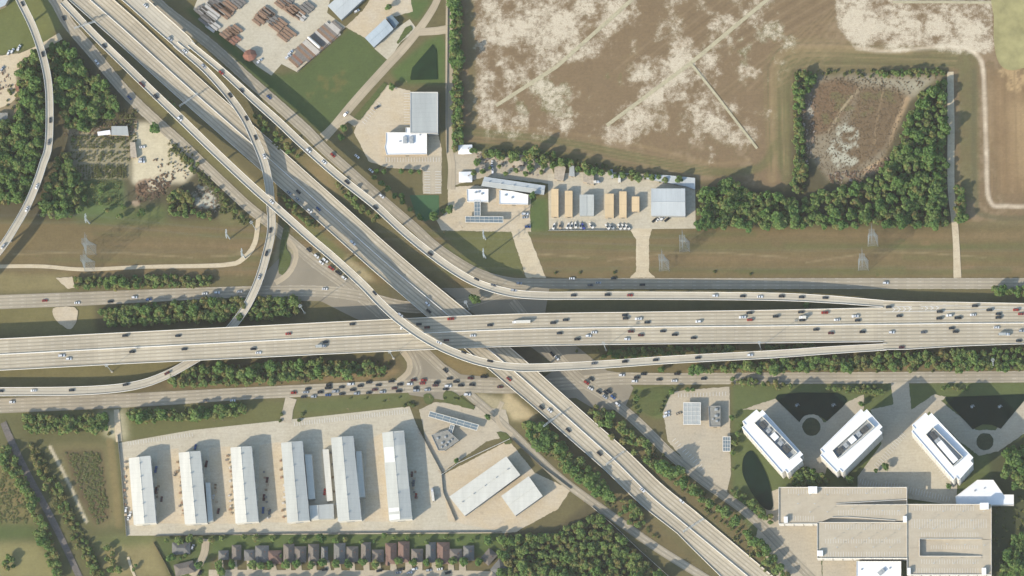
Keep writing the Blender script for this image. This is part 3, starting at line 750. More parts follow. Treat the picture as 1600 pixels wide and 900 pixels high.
# ------------------------------------------------------------------ ground roads
def rp(reg, pts, w): return [(*Z(reg, p[0], p[1]), p[2] if len(p) > 2 else w) for p in pts]
road('frontage_road', [(60, -30, 18), (86, 0, 18), (107, 37, 18), (145, 82, 18), (180, 125, 17), (212, 160, 17), (250, 195, 17), (287, 228, 17), (315, 255, 16), (350, 288, 16), (390, 325, 16), (425, 352, 16), (457, 380, 16), (495, 412, 17), (540, 445, 17), (590, 485, 17), (640, 532, 16), (665, 552, 16), (700, 585, 15), (735, 618, 14), (770, 648, 13), (800, 676, 13), (840, 715, 13), (875, 747, 13), (912, 775, 13), (950, 802, 13), (1025, 855, 13), (1105, 905, 13)], M['frontage'], 'southwest frontage road')
road('frontage_road', [(226, -20, 17), (255, 13, 17), (325, 67, 17), (392, 127, 17), (415, 147, 17), (450, 178, 17), (482, 207, 17), (508, 234, 16), (545, 267, 16), (580, 298, 16), (612, 325, 15), (648, 356, 15), (675, 381, 15), (705, 403, 15), (745, 426, 15), (790, 440, 16), (840, 443, 16), (1000, 443, 17), (1200, 443, 17), (1400, 443, 17), (1680, 443, 17)], M['frontage'], 'north frontage road')
road('frontage_road', [(-40, 474, 23), (0, 472, 23), (150, 466, 22), (300, 459, 19), (420, 455, 17), (500, 455, 17), (560, 462, 18), (640, 480, 18), (720, 475, 16), (790, 455, 16)], M['frontage'], 'northwest frontage road')
road('frontage_road', [(-40, 636, 24), (0, 634, 24), (190, 626, 23), (300, 620, 21), (400, 614, 19), (600, 605, 20), (700, 602, 22), (800, 604, 22), (900, 598, 22), (960, 592, 20), (1050, 592, 18), (1200, 591, 18), (1400, 590, 18), (1680, 588, 18)], M['frontage'], 'south frontage road')
road('frontage_road', [(800, 470, 15), (860, 545, 16), (905, 592, 16), (940, 615, 16), (985, 650, 16), (1017, 680, 16), (1050, 712, 15), (1100, 752, 15), (1132, 775, 14), (1162, 797, 14), (1200, 832, 14), (1237, 872, 14), (1275, 910, 14)], M['frontage'], 'southeast frontage road')
road('cross_street', [(560, 440, 16), (610, 500, 16), (640, 545, 14), (655, 580, 13), (640, 600, 12)], M['frontage'])
road('turning_lane', [(447, 372, 8), (462, 392, 8), (460, 412, 8), (448, 430, 9), (430, 442, 9)], M['lane'])
road('turning_lane', [(628, 548, 9), (640, 565, 9), (638, 582, 9), (622, 596, 9)], M['lane'])
road('turning_lane', [(785, 628, 7), (776, 650, 7), (784, 668, 7), (800, 680, 7)], M['lane'])
road('local_road', [(703, -30, 12), (702, 60, 12), (702, 140, 12), (702, 225, 11), (706, 260, 12), (705, 296, 13)], M['lane'], 'narrow tree lined road')
road('local_road', [(690, -30, 11), (683, 0, 11), (670, 24, 12), (650, 52, 13), (628, 78, 14), (600, 108, 14), (555, 158, 14), (520, 200, 14), (505, 215, 16)], M['lane'], 'diagonal side road')
road('local_road', [(706, 44, 14), (685, 48, 13), (655, 50, 12)], M['lane'])
road('side_drive', [(520, 200, 10), (545, 185, 12), (558, 194, 12)], M['lane'])
road('gravel_road', [(1485, 112, 10), (1486, 200, 11), (1486, 290, 11), (1491, 340, 10), (1494, 380, 10), (1496, 434, 12)], M['dirt'])
road('dirt_path', [(-40, 417, 6), (60, 416, 6), (130, 421, 6), (225, 417, 6), (350, 414, 7), (380, 404, 8), (398, 380, 8), (404, 340, 7)], M['dirt'])
road('dirt_path', [(-40, 108, 9), (20, 92, 10), (60, 76, 11), (95, 56, 12)], M['dirt'])
road('side_drive', [(455, 622, 18), (450, 640, 16), (446, 660, 20)], M['lot_grey'])
road('side_drive', [(182, 640, 8), (184, 668, 10), (186, 690, 10)], M['dirt'])
road('residential_street', [(300, 900, 12), (318, 868, 12), (322, 842, 12)], M['lane'])
road('residential_street', [(326, 900, 20), (500, 901, 20), (700, 901, 20), (775, 902, 18)], M['lot_grey'], 'residential street')
for k_, x_ in enumerate((345, 364, 386, 405, 424, 446, 466, 487, 507, 527, 548, 568, 590, 612, 634, 655, 676, 700, 722)):
    road('house_drive', [(x_ + (k_ % 3) * 2, 876, 7 + k_ % 4), (x_ + (k_ % 3) * 2 + 1, 893, 8 + k_ % 5)], M['lot_grey'], smooth=False)
road('field_causeway', [(775, 165, 5.5), (870, 104, 6), (1000, -12, 6)], M['causeway'], smooth=False)
road('field_causeway', [(948, 196, 5.5), (1080, 98, 6), (1210, -10, 6)], M['causeway'], smooth=False)
road('field_causeway', [(1078, 97, 4), (1120, 150, 4), (1183, 232, 4)], M['causeway'], smooth=False)
road('field_causeway', [(1395, 3, 4.5), (1480, 3, 4.5), (1552, 4, 4.5)], M['causeway'], smooth=False)
road('track_bed', [(5, 660, 10), (18, 690, 11), (45, 745, 11), (75, 800, 11), (100, 850, 10), (128, 910, 10)], M['gravel_dark'])
road('gravel_road', [(200, 870, 4), (206, 890, 4), (215, 910, 4)], M['dirt'])

# ------------------------------------------------------------------ islands, ponds
for isl in ([(455, 404), (447, 385), (452, 360), (445, 352), (437, 392), (436, 428), (447, 424)], [(662, 617), (672, 615), (678, 622), (674, 631), (664, 630)], [(693, 614), (705, 611), (742, 636), (740, 640), (716, 634), (695, 628)], [(776, 675), (790, 676), (800, 690), (790, 694)], [(1003, 610), (1050, 605), (1046, 620), (1030, 648), (1008, 645), (996, 625)]):
    sheet('grass_island', isl, M['lawn'], smooth=True)
sheet('grass_island', Z and [(240 + 380, 67), (632, 44), (642, 39), (645, 45), (628, 63), (622, 69)], M['lawn'])
sheet('grass_island', [(552, 184), (600, 128), (606, 132), (563, 188)], M['lawn'])
sheet('ditch_pond', [(641, 122), (644, 106), (676, 69), (682, 78), (684, 124), (642, 125)], M['pond_green'])
sheet('pond', [(1556, -30), (1553, 30), (1553, 62), (1558, 92), (1568, 106), (1582, 110), (1600, 106), (1640, 100), (1660, -30)], M['pond_tan'], smooth=True)
sheet('pond', ZL('S4', [(60, 668), (200, 652), (430, 655), (480, 680), (494, 705), (470, 740), (370, 832), (330, 805), (260, 796), (215, 815), (195, 838), (60, 705), (44, 690)]), M['pond_dark'])
sheet('pond', ZL('S4', [(1105, 682), (1600, 664), (1760, 660), (1600, 705), (1455, 880), (1400, 855), (1340, 852), (1280, 884), (1112, 705)]), M['pond_dark'])
sheet('pond', [(1162, 714), (1172, 704), (1182, 712), (1200, 748), (1208, 790), (1200, 797), (1186, 786), (1170, 762), (1160, 738)], M['pond_dark'], smooth=True)
for c_ in ((1268, 667, 20), (1539, 690, 19)):
    sheet('planting_bed', [(c_[0] + c_[2] * math.cos(k * .35), c_[1] + c_[2] * math.sin(k * .35)) for k in range(18)], M['lot_grey'])
    sheet('planting_bed', [(c_[0] + c_[2] * .72 * math.cos(k * .35), c_[1] + c_[2] * .72 * math.sin(k * .35)) for k in range(18)], M['bed'])
sheet('concrete_apron', ZL('S1', [(332, 128), (470, 124), (480, 200), (440, 258), (400, 240), (352, 205)]), M['lot_tan'], smooth=True)
sheet('concrete_apron', ZL('R5', [(350, 838), (450, 830), (470, 898), (420, 905)]), M['lot_tan'])

# ------------------------------------------------------------------ the stack of freeways
MAIN = [(-120, 559, 17, 26, 26), (0, 554, 17, 25.5, 25.5), (200, 543.5, 17, 25, 25.5), (400, 533.5, 17, 25, 26), (600, 523.5, 16.5, 25, 26.5), (800, 515, 16, 25, 27), (1000, 511.5, 14.5, 24.5, 27), (1200, 509.5, 12.5, 25.5, 27), (1380, 507, 10.5, 27, 27.5)]
MAIN_E = [(1380, 507, 10.5, 38, 40), (1420, 506.5, 10, 36, 40), (1500, 505.5, 9, 34, 36), (1600, 505, 8.5, 31.5, 33), (1720, 505, 8, 31, 32)]
LINE = [(100, -35, 0.35, 26, 22), (140, 0, 0.35, 26, 22), (197, 50, 0.35, 26, 22), (252, 100, 0.35, 25, 22), (308, 150, 0.35, 24, 22), (365, 200, 0.35, 24, 22), (422, 250, 0.35, 24, 22), (478, 300, 0.4, 24, 22), (534, 350, 3, 24, 22), (590, 400, 6.5, 24, 22), (646, 448, 8, 24, 22), (718, 508, 8.5, 25, 23), (800, 578, 8.5, 25, 23), (855, 626, 7.5, 24, 22), (907, 672, 5.5, 24, 22), (960, 720, 3.0, 25, 21), (1015, 774, 1.0, 26, 20), (1070, 820, 0.35, 27, 18), (1167, 900, 0.35, 26, 30), (1210, 936, 0.35, 26, 32)]
TRUNK = [(165, -40, 13, 14, 14), (211, 0, 13.5, 14, 14), (250, 35, 13.97, 14, 14), (286, 67, 13.96, 14, 13.5), (296, 77, 13.95, 12.5, 12)]
A_ = [(296, 68, 14, 5, 5), (303, 74, 14, 5, 5), (350, 113, 15.5, 5.2, 5.2), (397, 156, 16.5, 6, 6), (435, 190, 17, 6.3, 6.3), (472, 225, 17, 6.3, 6.3), (525, 272, 17, 6.3, 6.3), (585, 320, 17, 6.3, 6.3), (632, 363, 16.5, 6.3, 6.3), (675, 398, 16, 6.3, 6.3), (712, 424, 15.5, 6.3, 6.3), (750, 444, 15, 6.3, 6.3), (800, 458, 14.5, 6.3, 6.3), (850, 462, 14, 6.3, 6.3), (900, 462, 13.5, 6.3, 6.3), (1000, 462, 13, 6.3, 6.3), (1200, 463.5, 12, 6.3, 6.3), (1300, 468, 11.2, 6, 6), (1380, 474.5, 10.52, 5.5, 5.5)]
D_ = [(274, 69, 14, 5, 5), (281, 75, 14, 5, 5), (320, 108, 13, 5.6, 5.6), (357, 149, 11.5, 6, 6), (383, 186, 10.3, 6.3, 6.3), (400, 222, 9.6, 6.6, 6.6), (413, 255, 9.2, 6.6, 6.6), (420, 287, 9, 6.6, 6.6), (423, 320, 9, 6.6, 6.6), (424, 360, 8.8, 6.6, 6.6), (417, 395, 8.5, 6.6, 6.6), (406, 433, 8.2, 6.6, 6.6), (394, 462, 8, 6.6, 6.6), (380, 487, 8, 6.6, 6.6), (354, 520, 8, 6.6, 6.6), (322, 550, 8, 6.6, 6.6), (290, 570, 8, 6.6, 6.6), (262, 585, 8.3, 6.6, 6.6), (225, 599, 8.6, 6.6, 6.6), (180, 607, 9, 6.8, 6.8), (112, 611, 9.5, 7, 7), (0, 612, 10, 7, 7), (-100, 612, 10, 7, 7)]
C_ = [(98, 2, 0.9, 6, 6), (110, 15, 1.2, 6, 6), (147, 54, 3.0, 6, 6), (195, 101, 5.0, 6.2, 6.2), (240, 145, 7.5, 6.3, 6.3), (282, 185, 10, 6.5, 6.5), (320, 222, 12.5, 6.5, 6.5), (360, 260, 15, 6.5, 6.5), (400, 297, 17.2, 6.5, 6.5), (422, 316, 18.5, 6.5, 6.5), (450, 341, 20.5, 6.5, 6.5), (487, 374, 22.5, 6.5, 6.5), (520, 402, 24, 6.5, 6.5), (565, 443, 25, 6.5, 6.5), (595, 474, 25.5, 6.5, 6.5), (625, 501, 25.5, 6.5, 6.5), (660, 526, 25.5, 6.5, 6.5), (700, 547, 25, 6.5, 6.5), (750, 565, 24.5, 6.5, 6.5), (800, 573.5, 23.5, 6.3, 6.3), (850, 574, 22, 6.3, 6.3), (950, 569, 19, 6.3, 6.3), (1050, 562, 16.5, 6.3, 6.3), (1200, 554, 13, 6.3, 6.3), (1300, 547, 11.2, 6, 6), (1385, 542, 10.45, 5.5, 5.5)]
G_ = [(12, -40, 14, 6.2, 6.2), (31, 0, 14.5, 6.2, 6.2), (53, 46, 15, 6.2, 6.2), (70, 100, 15.5, 6.2, 6.2), (77, 150, 16, 6.2, 6.2), (76, 225, 16.5, 6.2, 6.2), (67, 257, 17, 6.2, 6.2), (57, 287, 17.2, 6.2, 6.2), (42, 322, 17.5, 6.2, 6.2), (22, 357, 18, 6.2, 6.2), (0, 390, 18, 6.2, 6.2), (-50, 450, 18, 6.2, 6.2)]
def wl_(pts): return [Vector(W(p[0], p[1], p[2])) for p in catmull(pts)]
BLOCK.append((wl_(LINE), 23 * S))
BL_M, BL_ME = wl_(MAIN), wl_(MAIN_E)
for n_ in ('southwest frontage road', 'south frontage road', 'north frontage road', 'northwest frontage road', 'southeast frontage road'):
    BLOCK.append(([Vector(W(p[0], p[1], 0)) for p in ROADS[n_]], 5.5))
F1 = flyover('freeway', MAIN, 'wide east to west main freeway viaduct with two four lane carriageways', 'freeway', M['road'], 2.4, 'main', median=0.0, cols=4, pspace=36, inset=0.1)
F2 = flyover('freeway', MAIN_E, 'widest stretch of the main freeway at the right edge where both ramps have joined', 'freeway', M['road'], 2.4, 'main2', median=0.0, cols=4, pspace=36, inset=0.1)
ROADS['main'] = ROADS['main'] + ROADS['main2']
BLOCK.append((BL_M, 27 * S)); BLOCK.append((BL_ME, 38 * S))
F3 = flyover('freeway', LINE, 'diagonal lower freeway crossing from upper left to lower right beneath the main viaduct', 'freeway', M['road'], 2.2, 'diagonal freeway', median=0.4, piers=False, inset=0.05)
BLOCK.append((wl_(D_), 7 * S))
flyover('flyover_ramp', TRUNK, 'broad elevated ramp trunk at the top edge before it splits in two', 'flyover', M['deck'], 2.8, 'trunk', cols=2)
flyover('flyover_ramp', D_, 'ramp curving off the split, under the highest ramp and away at the left edge', 'flyover', M['deck'], 2.8, 'D')
flyover('flyover_ramp', A_, 'long northern flyover ramp sweeping from the split down to the main freeway on the right', 'flyover', M['deck'], 2.8, 'A')
flyover('flyover_ramp', C_, 'highest flyover ramp crossing over the main freeway and bending to the right', 'flyover', M['deck'], 3.6, 'C')
flyover('flyover_ramp', G_, 'curved single flyover ramp at the far left above the woods', 'flyover', M['deck'], 2.8, 'G')
# chevrons where the northern ramp joins
mz = 0.012
def zmain(px): 
    P = MAIN_E
    for a, b in zip(P[:-1], P[1:]):
        if a[0] <= px <= b[0]:
            u = (px - a[0]) / (b[0] - a[0]); return a[2] + (b[2] - a[2]) * u
    return P[-1][2]
cb = MB()
def pline(a, b, w, z0):
    A, B = Vector(W(*a, 0)), Vector(W(*b, 0)); A = Vector(W(*a, zmain(a[0]) + z0)); B = Vector(W(*b, zmain(b[0]) + z0))
    d = (B - A); d.z = 0; d.normalize(); nl = Vector((-d.y, d.x, 0)) * (w / 2)
    cb.add([A - nl, B - nl, B + nl, A + nl], [(0, 1, 2, 3)])
for k in range(9):
    x = 1394 + k * 8.6
    y0, y1, ym = 480.2 - k * 0.2, 487.0 - k * 0.45, 483.4 - k * 0.3
    pline((x, y0), (x + 4.5, ym), 0.55, 0.03); pline((x + 4.5, ym), (x, y1), 0.55, 0.034)
pline((1384, 479.2), (1490, 478), 0.4, 0.038); pline((1384, 487.4), (1600, 482.5), 0.4, 0.042)
pline((1490, 478), (1640, 481), 0.3, 0.046)
tag(cb.build('gore_chevrons', M['paint']), kind='structure')

# painted bays in the car parks
pm = MB()
def comb(p, q, n, d, w=0.16, z=None):
    z = ZC[0] + 0.02
    for k in range(n):
        x, y = p[0] + (q[0] - p[0]) * k / (n - 1), p[1] + (q[1] - p[1]) * k / (n - 1)
        A, B = Vector(W(x, y, z)), Vector(W(x + d[0], y + d[1], z)); e = (B - A).normalized(); nl = Vector((-e.y, e.x, 0)) * w
        pm.add([A - nl, B - nl, B + nl, A + nl], [(0, 1, 2, 3)])
comb((663, 268), (663, 301), 9, (9, 0)); comb((689, 268), (689, 301), 9, (-9, 0)); comb((604, 246), (686, 246), 20, (0, 7)); comb((640, 146), (640, 196), 13, (-9, 0))
comb((566, 190), (590, 160), 9, (5, 4)); comb((460, 659), (636, 639), 46, (0.5, 7)); comb((200, 690), (300, 676), 26, (0.6, 6))
comb((1432, 676), (1484, 742), 20, (-9, 6)); comb((1408, 676), (1366, 726), 16, (7, 6)); comb((1385, 752), (1484, 776), 24, (-2, 9)); comb((1345, 748), (1378, 756), 9, (-2, 8)); comb((1050, 690), (1095, 735), 12, (6, -5)); comb((1060, 615), (1134, 612), 16, (0, 6))
tag(pm.build('bay_markings', M['paint']), kind='structure')
# ------------------------------------------------------------------ building kit
def inset(poly, d):
    n = len(poly); out = []
    for i in range(n):
        p0, p1, p2 = Vector(poly[i - 1]), Vector(poly[i]), Vector(poly[(i + 1) % n])
        e1, e2 = (p1 - p0).normalized(), (p2 - p1).normalized()
        n1, n2 = Vector((-e1.y, e1.x)), Vector((-e2.y, e2.x))
        m = n1 + n2; k = max(m.length_squared, 0.3)
        q = p1 + m * (2 * d / k); out.append((q.x, q.y))
    return out
def base_of(poly):
    return sum(p[0] for p in poly) / len(poly), sum(p[1] for p in poly) / len(poly)
def rel(poly, b): return [(p[0] - b[0], p[1] - b[1]) for p in poly]
def ring(mb, outer, inner, z0, z1):
    n = len(outer)
    vs = [(*p, z0) for p in outer] + [(*p, z1) for p in outer] + [(*p, z1) for p in inner] + [(*p, z0) for p in inner]
    fs = []
    for i in range(n):
        j = (i + 1) % n
        fs += [(i, j, n + j, n + i), (n + i, n + j, 2 * n + j, 2 * n + i), (2 * n + i, 2 * n + j, 3 * n + j, 3 * n + i)]
    mb.add(vs, fs)
def rooftop(root, b, h, units):
    for u in units:
        x, y = W(u[0], u[1], h)[:2]
        mat = u[6] if len(u) > 6 else 'unit'; rz = u[5] if len(u) > 5 else 0
        mb = MB(); mb.box((x - b[0], y - b[1], h + 0.05 + u[4] / 2), (u[2], u[3], u[4]), rz)
        if u[2] > 1.5 and u[4] < 3:
            mb.tube((x - b[0], y - b[1], h + 0.05 + u[4]), (x - b[0], y - b[1], h + 0.3 + u[4]), min(u[2], u[3]) * .3, min(u[2], u[3]) * .3, 10)
        mb.build('rooftop_unit', M[mat], root)
def flat_building(name, label, cat, px, h, roof='white_roof', wall='wall_white', units=(), group=None, parapet=0.6, z0=-0.2, bands=0, doors=1):
    w = ccw([W(p[0], p[1], h)[:2] for p in px]); b = base_of(w); r = rel(w, b)
    root = empty(name, (b[0], b[1], 0), 0, label, cat, group)
    mb = MB(); mb.prism(r, z0, h + (parapet - 0.08 if parapet else -0.02), top=False, bottom=False); mb.build('wall', M[wall], root)
    inn = inset(r, 0.35)
    rb = MB(); rb.add([(*p, h) for p in (inn if parapet else r)], [tuple(range(len(r)))]); rb.build('roof', M[roof], root)
    if parapet:
        pb = MB(); ring(pb, inset(r, -0.08), inn, h - 0.02, h + parapet); pb.build('parapet', M['barrier'] if roof != 'flat_grey' else M['wall_grey'], root)
    rooftop(root, b, h, units)
    # a door in the longest south facing wall
    if doors:
        best = None
        for i in range(len(r)):
            p, q = Vector(r[i]), Vector(r[(i + 1) % len(r)]); d = q - p; nrm = Vector((d.y, -d.x)).normalized()
            sc_ = d.length * (1 if nrm.y < -0.3 else 0.1)
            if best is None or sc_ > best[0]: best = (sc_, p, q, nrm)
        _, p, q, nrm = best; c = (p + q) / 2 + nrm * 0.06; an = math.atan2((q - p).y, (q - p).x)
        db = MB(); db.box((c.x, c.y, min(1.6, h * .4)), (min(3.6, (q - p).length * .4), 0.12, min(3.0, h * .75)), an); db.build('door', M['wall_dark'], root)
    return root
def gable_building(name, label, cat, px, h, rise, mats=('mr_white', 'mr_white'), wall='wall_white', group=None, over=0.5, door=True, extra=None):
    """px: corners a,b,c,d of the roof edge; ridge from mid(ab) to mid(cd)"""
    w = [Vector(W(p[0], p[1], h)) for p in px]
    b = base_of([(p.x, p.y) for p in w]); w = [Vector((p.x - b[0], p.y - b[1], h)) for p in w]
    root = empty(name, (b[0], b[1], 0), 0, label, cat, group)
    a, bb, c, d = w; r0 = (a + bb) / 2 + Vector((0, 0, rise)); r1 = (c + d) / 2 + Vector((0, 0, rise))
    th = Vector((0, 0, 0.18))
    for k, (p, q) in enumerate(((a, d), (bb, c))):
        mb = MB(); quad = [p, q, r1, r0]; mb.add(quad + [v - th for v in quad], [(0, 1, 2, 3) if k == 0 else (3, 2, 1, 0), (7, 6, 5, 4) if k == 0 else (4, 5, 6, 7), (0, 4, 5, 1), (1, 5, 6, 2), (2, 6, 7, 3), (3, 7, 4, 0)])
        mb.build('roof_panel', M[mats[k]], root)
    rc = MB(); rc.tube(r0 + Vector((0, 0, .05)), r1 + Vector((0, 0, .05)), 0.22, 0.22, 6); rc.build('ridge_cap', M[mats[0]], root)
    k = 0.03
    def ins(p, q, s): return p + (q - p).normalized() * over + (s - p).normalized() * over
    A, B, C2, D2 = ins(a, bb, d), ins(bb, a, c), ins(c, d, bb), ins(d, c, a)
    mb = MB(); lo = [Vector((v.x, v.y, -0.2)) for v in (A, B, C2, D2)]; hi = [Vector((v.x, v.y, h - 0.25)) for v in (A, B, C2, D2)]
    mb.add(lo + hi, [(0, 1, 5, 4), (1, 2, 6, 5), (2, 3, 7, 6), (3, 0, 4, 7)])
    for p, q in ((hi[0], hi[1]), (hi[2], hi[3])):
        m = (p + q) / 2 + Vector((0, 0, rise - 0.15)); mb.add([p, q, m], [(0, 1, 2)])
    mb.build('wall', M[wall], root)
    if door:
        p, q = (lo[2], lo[3]) if (lo[2].y + lo[3].y) < (lo[0].y + lo[1].y) else (lo[0], lo[1])
        cc = (p + q) / 2; an = math.atan2((q - p).y, (q - p).x); nr = Vector((math.sin(an), -math.cos(an), 0))
        if nr.y > 0: nr = -nr
        cc = cc + nr * 0.06
        db = MB(); db.box((cc.x, cc.y, min(4, h * .6) / 2), ((q - p).length * .35, 0.14, min(4, h * .6)), an); db.build('roller_door', M['wall_grey'], root)
        # long side doors
        s0, s1 = lo[1], lo[2]; L = (s1 - s0).length
        if L > 40:
            an = math.atan2((s1 - s0).y, (s1 - s0).x); nr = Vector((math.sin(an), -math.cos(an), 0))
            if nr.dot((s0 + s1) / 2) < 0: nr = -nr
            for i in range(6):
                cc = s0 + (s1 - s0) * ((i + .5) / 6) + nr * 0.06
                db = MB(); db.box((cc.x, cc.y, 2.4), (5.5, 0.14, 4.8), an); db.build('roller_door', M['wall_grey'], root)
    if (r1 - r0).length > 60:
        for i in range(5):
            c_ = r0 + (r1 - r0) * ((i + .5) / 5); vb = MB(); vb.tube(c_, c_ + Vector((0, 0, 1.0)), .5, .5, 10); vb.tube(c_ + Vector((0, 0, 1.0)), c_ + Vector((0, 0, 1.35)), .75, .3, 10); vb.build('roof_vent', M['unit'], root)
    if extra: extra(root, b)
    return root
def add_shed_roof(root, b, px, h0, h1, mat, nm='lean_to'):
    """px a,b,c,d: a,d on the high side"""
    P = [Vector(W(p[0], p[1], h)) for p, h in zip(px, (h0, h1, h1, h0))]
    P = [Vector((p.x - b[0], p.y - b[1], p.z)) for p in P]; mb = MB(); lo = [Vector((p.x, p.y, -0.1)) for p in P]
    mb.add(P + lo, [(0, 1, 2, 3), (0, 4, 5, 1), (1, 5, 6, 2), (2, 6, 7, 3)]); return mb.build(nm, M[mat], root)
def patch_panel(root, b, quadpx, z, mat):
    P = [W(p[0], p[1], zz) for p, zz in zip(quadpx, z)]
    mb = MB(); Q = [(p[0] - b[0], p[1] - b[1], p[2] + 0.06) for p in P]; lo = [(p[0], p[1], p[2] - .05) for p in Q]
    mb.add(Q + lo, [(0, 1, 2, 3), (0, 4, 5, 1), (1, 5, 6, 2), (2, 6, 7, 3), (3, 7, 4, 0)]); mb.build('roof_patch', M[mat], root)

# ------------------------------------------------------------------ six long warehouses
HW, RW = 12.0, 1.6
WG = 'long gabled warehouses in the concrete yard'
def skew(q, f0, f1, s0, s1):
    a, b, c, d = [Vector(p) for p in q]
    def at(u, v): return (a + (d - a) * v) * (1 - u) + (b + (c - b) * v) * u
    return [tuple(at(f0, s0)), tuple(at(f1, s0)), tuple(at(f1, s1)), tuple(at(f0, s1))]
def wz(us): return [HW + RW * (1 - abs(u - .5) * 2) for u in us]
q1 = [(201, 716), (235, 712), (244, 817), (209, 820)]
gable_building('warehouse', 'white roofed warehouse at the west end of the concrete yard, with no lean-to', 'warehouse', q1, HW, RW, ('mr_white', 'mr_white'), group=WG)
q2 = [(279, 707.5), (313, 704.5), (324, 817), (289, 819.5)]
gable_building('warehouse', 'white roofed warehouse second from the west with a pale lean-to on its lower right side', 'warehouse', q2, HW, RW, ('mr_white', 'mr_pale'), group=WG,  # east slope a tone darker: its shade is put into the roof colour
               extra=lambda r, b: add_shed_roof(r, b, [(321, 754), (328, 754), (333, 814), (325, 816)], 8, 6.5, 'mr_pale'))
q3 = [(360, 699.5), (393, 697), (404, 815), (368, 818)]
gable_building('warehouse', 'white roofed warehouse third from the west, between rows of stacked pallets', 'warehouse', q3, HW, RW, ('mr_white', 'mr_pale'), group=WG)  # darker east slope paints in its weaker sunlight
q4 = [(439, 692), (472.5, 689), (484, 813), (449, 817)]
def ex4(r, b):
    add_shed_roof(r, b, [(476, 710), (487, 710), (492.5, 779), (482, 780)], 8, 6.5, 'mr_pale')
    add_shed_roof(r, b, [(483, 790), (497, 789), (498, 811), (485, 812)], 7.2, 6.9, 'mr_white', 'annex')
    add_shed_roof(r, b, [(497.2, 789), (521, 787), (522, 810), (498.2, 811)], 6.6, 6.4, 'mr_grey', 'annex')
gable_building('warehouse', 'grey roofed warehouse fourth from the west with a low annex at its foot', 'warehouse', q4, HW, RW, ('mr_pale', 'mr_grey'), group=WG, extra=ex4)  # pale west, grey east: sunlit and shaded slope painted as two metals
q5 = [(517, 684), (552, 681), (565, 812), (528, 815)]
gable_building('warehouse', 'grey roofed warehouse fifth from the west with a narrow lean-to on its upper right side', 'warehouse', q5, HW, RW, ('mr_pale', 'mr_grey'), group=WG,  # slope away from the sun painted darker here too
               extra=lambda r, b: add_shed_roof(r, b, [(556, 705), (564.5, 705), (570.5, 776), (560, 777)], 8, 6.5, 'mr_pale'))
q6 = [(597, 676), (631, 672.5), (644, 811), (608, 814)]
def ex6(r, b):
    for (f0, f1, s0, s1, m) in ((0.03, .47, .17, .34, 'mr_bright'), (0.03, .47, .855, .90, 'mr_bright'), (0.03, .47, .93, .99, 'mr_bright'), (.53, .97, .66, .98, 'mr_grey'), (.53, .97, .02, .16, 'mr_grey')):
        patch_panel(r, b, skew(q6, f0, f1, s0, s1), wz((f0, f1, f1, f0)), m)
gable_building('warehouse', 'patchwork roofed warehouse at the east end of the row with white replacement panels', 'warehouse', q6, HW, RW, ('mr_pale', 'mr_pale'), group=WG, extra=ex6)
flat_building('storage_shed', 'narrow white flat shed between the fourth and fifth long warehouses', 'shed', [(504, 702), (513.5, 702), (520, 782), (511, 783)], 4.5, 'mr_white', 'wall_white', parapet=0)
gable_building('warehouse', 'long slanting white warehouse on the sand yard beside the smaller square one', 'warehouse', [(702, 776), (727, 805), (813, 742), (791, 714)], 9.5, 0.9, ('mr_bright', 'mr_bright'), 'wall_grey', door=False) if False else \
gable_building('warehouse', 'long slanting white warehouse on the sand yard', 'warehouse', [(702, 776), (726, 806), (813, 742), (791, 713)], 9.5, 0.9, ('mr_white', 'mr_white'), 'wall_grey', door=False)
gable_building('warehouse', 'smaller white warehouse on the sand yard, nearest the frontage road', 'warehouse', [(783, 775), (805, 806), (848, 775), (826, 744)], 9.0, 0.9, ('mr_white', 'mr_white'), 'wall_grey', door=False)

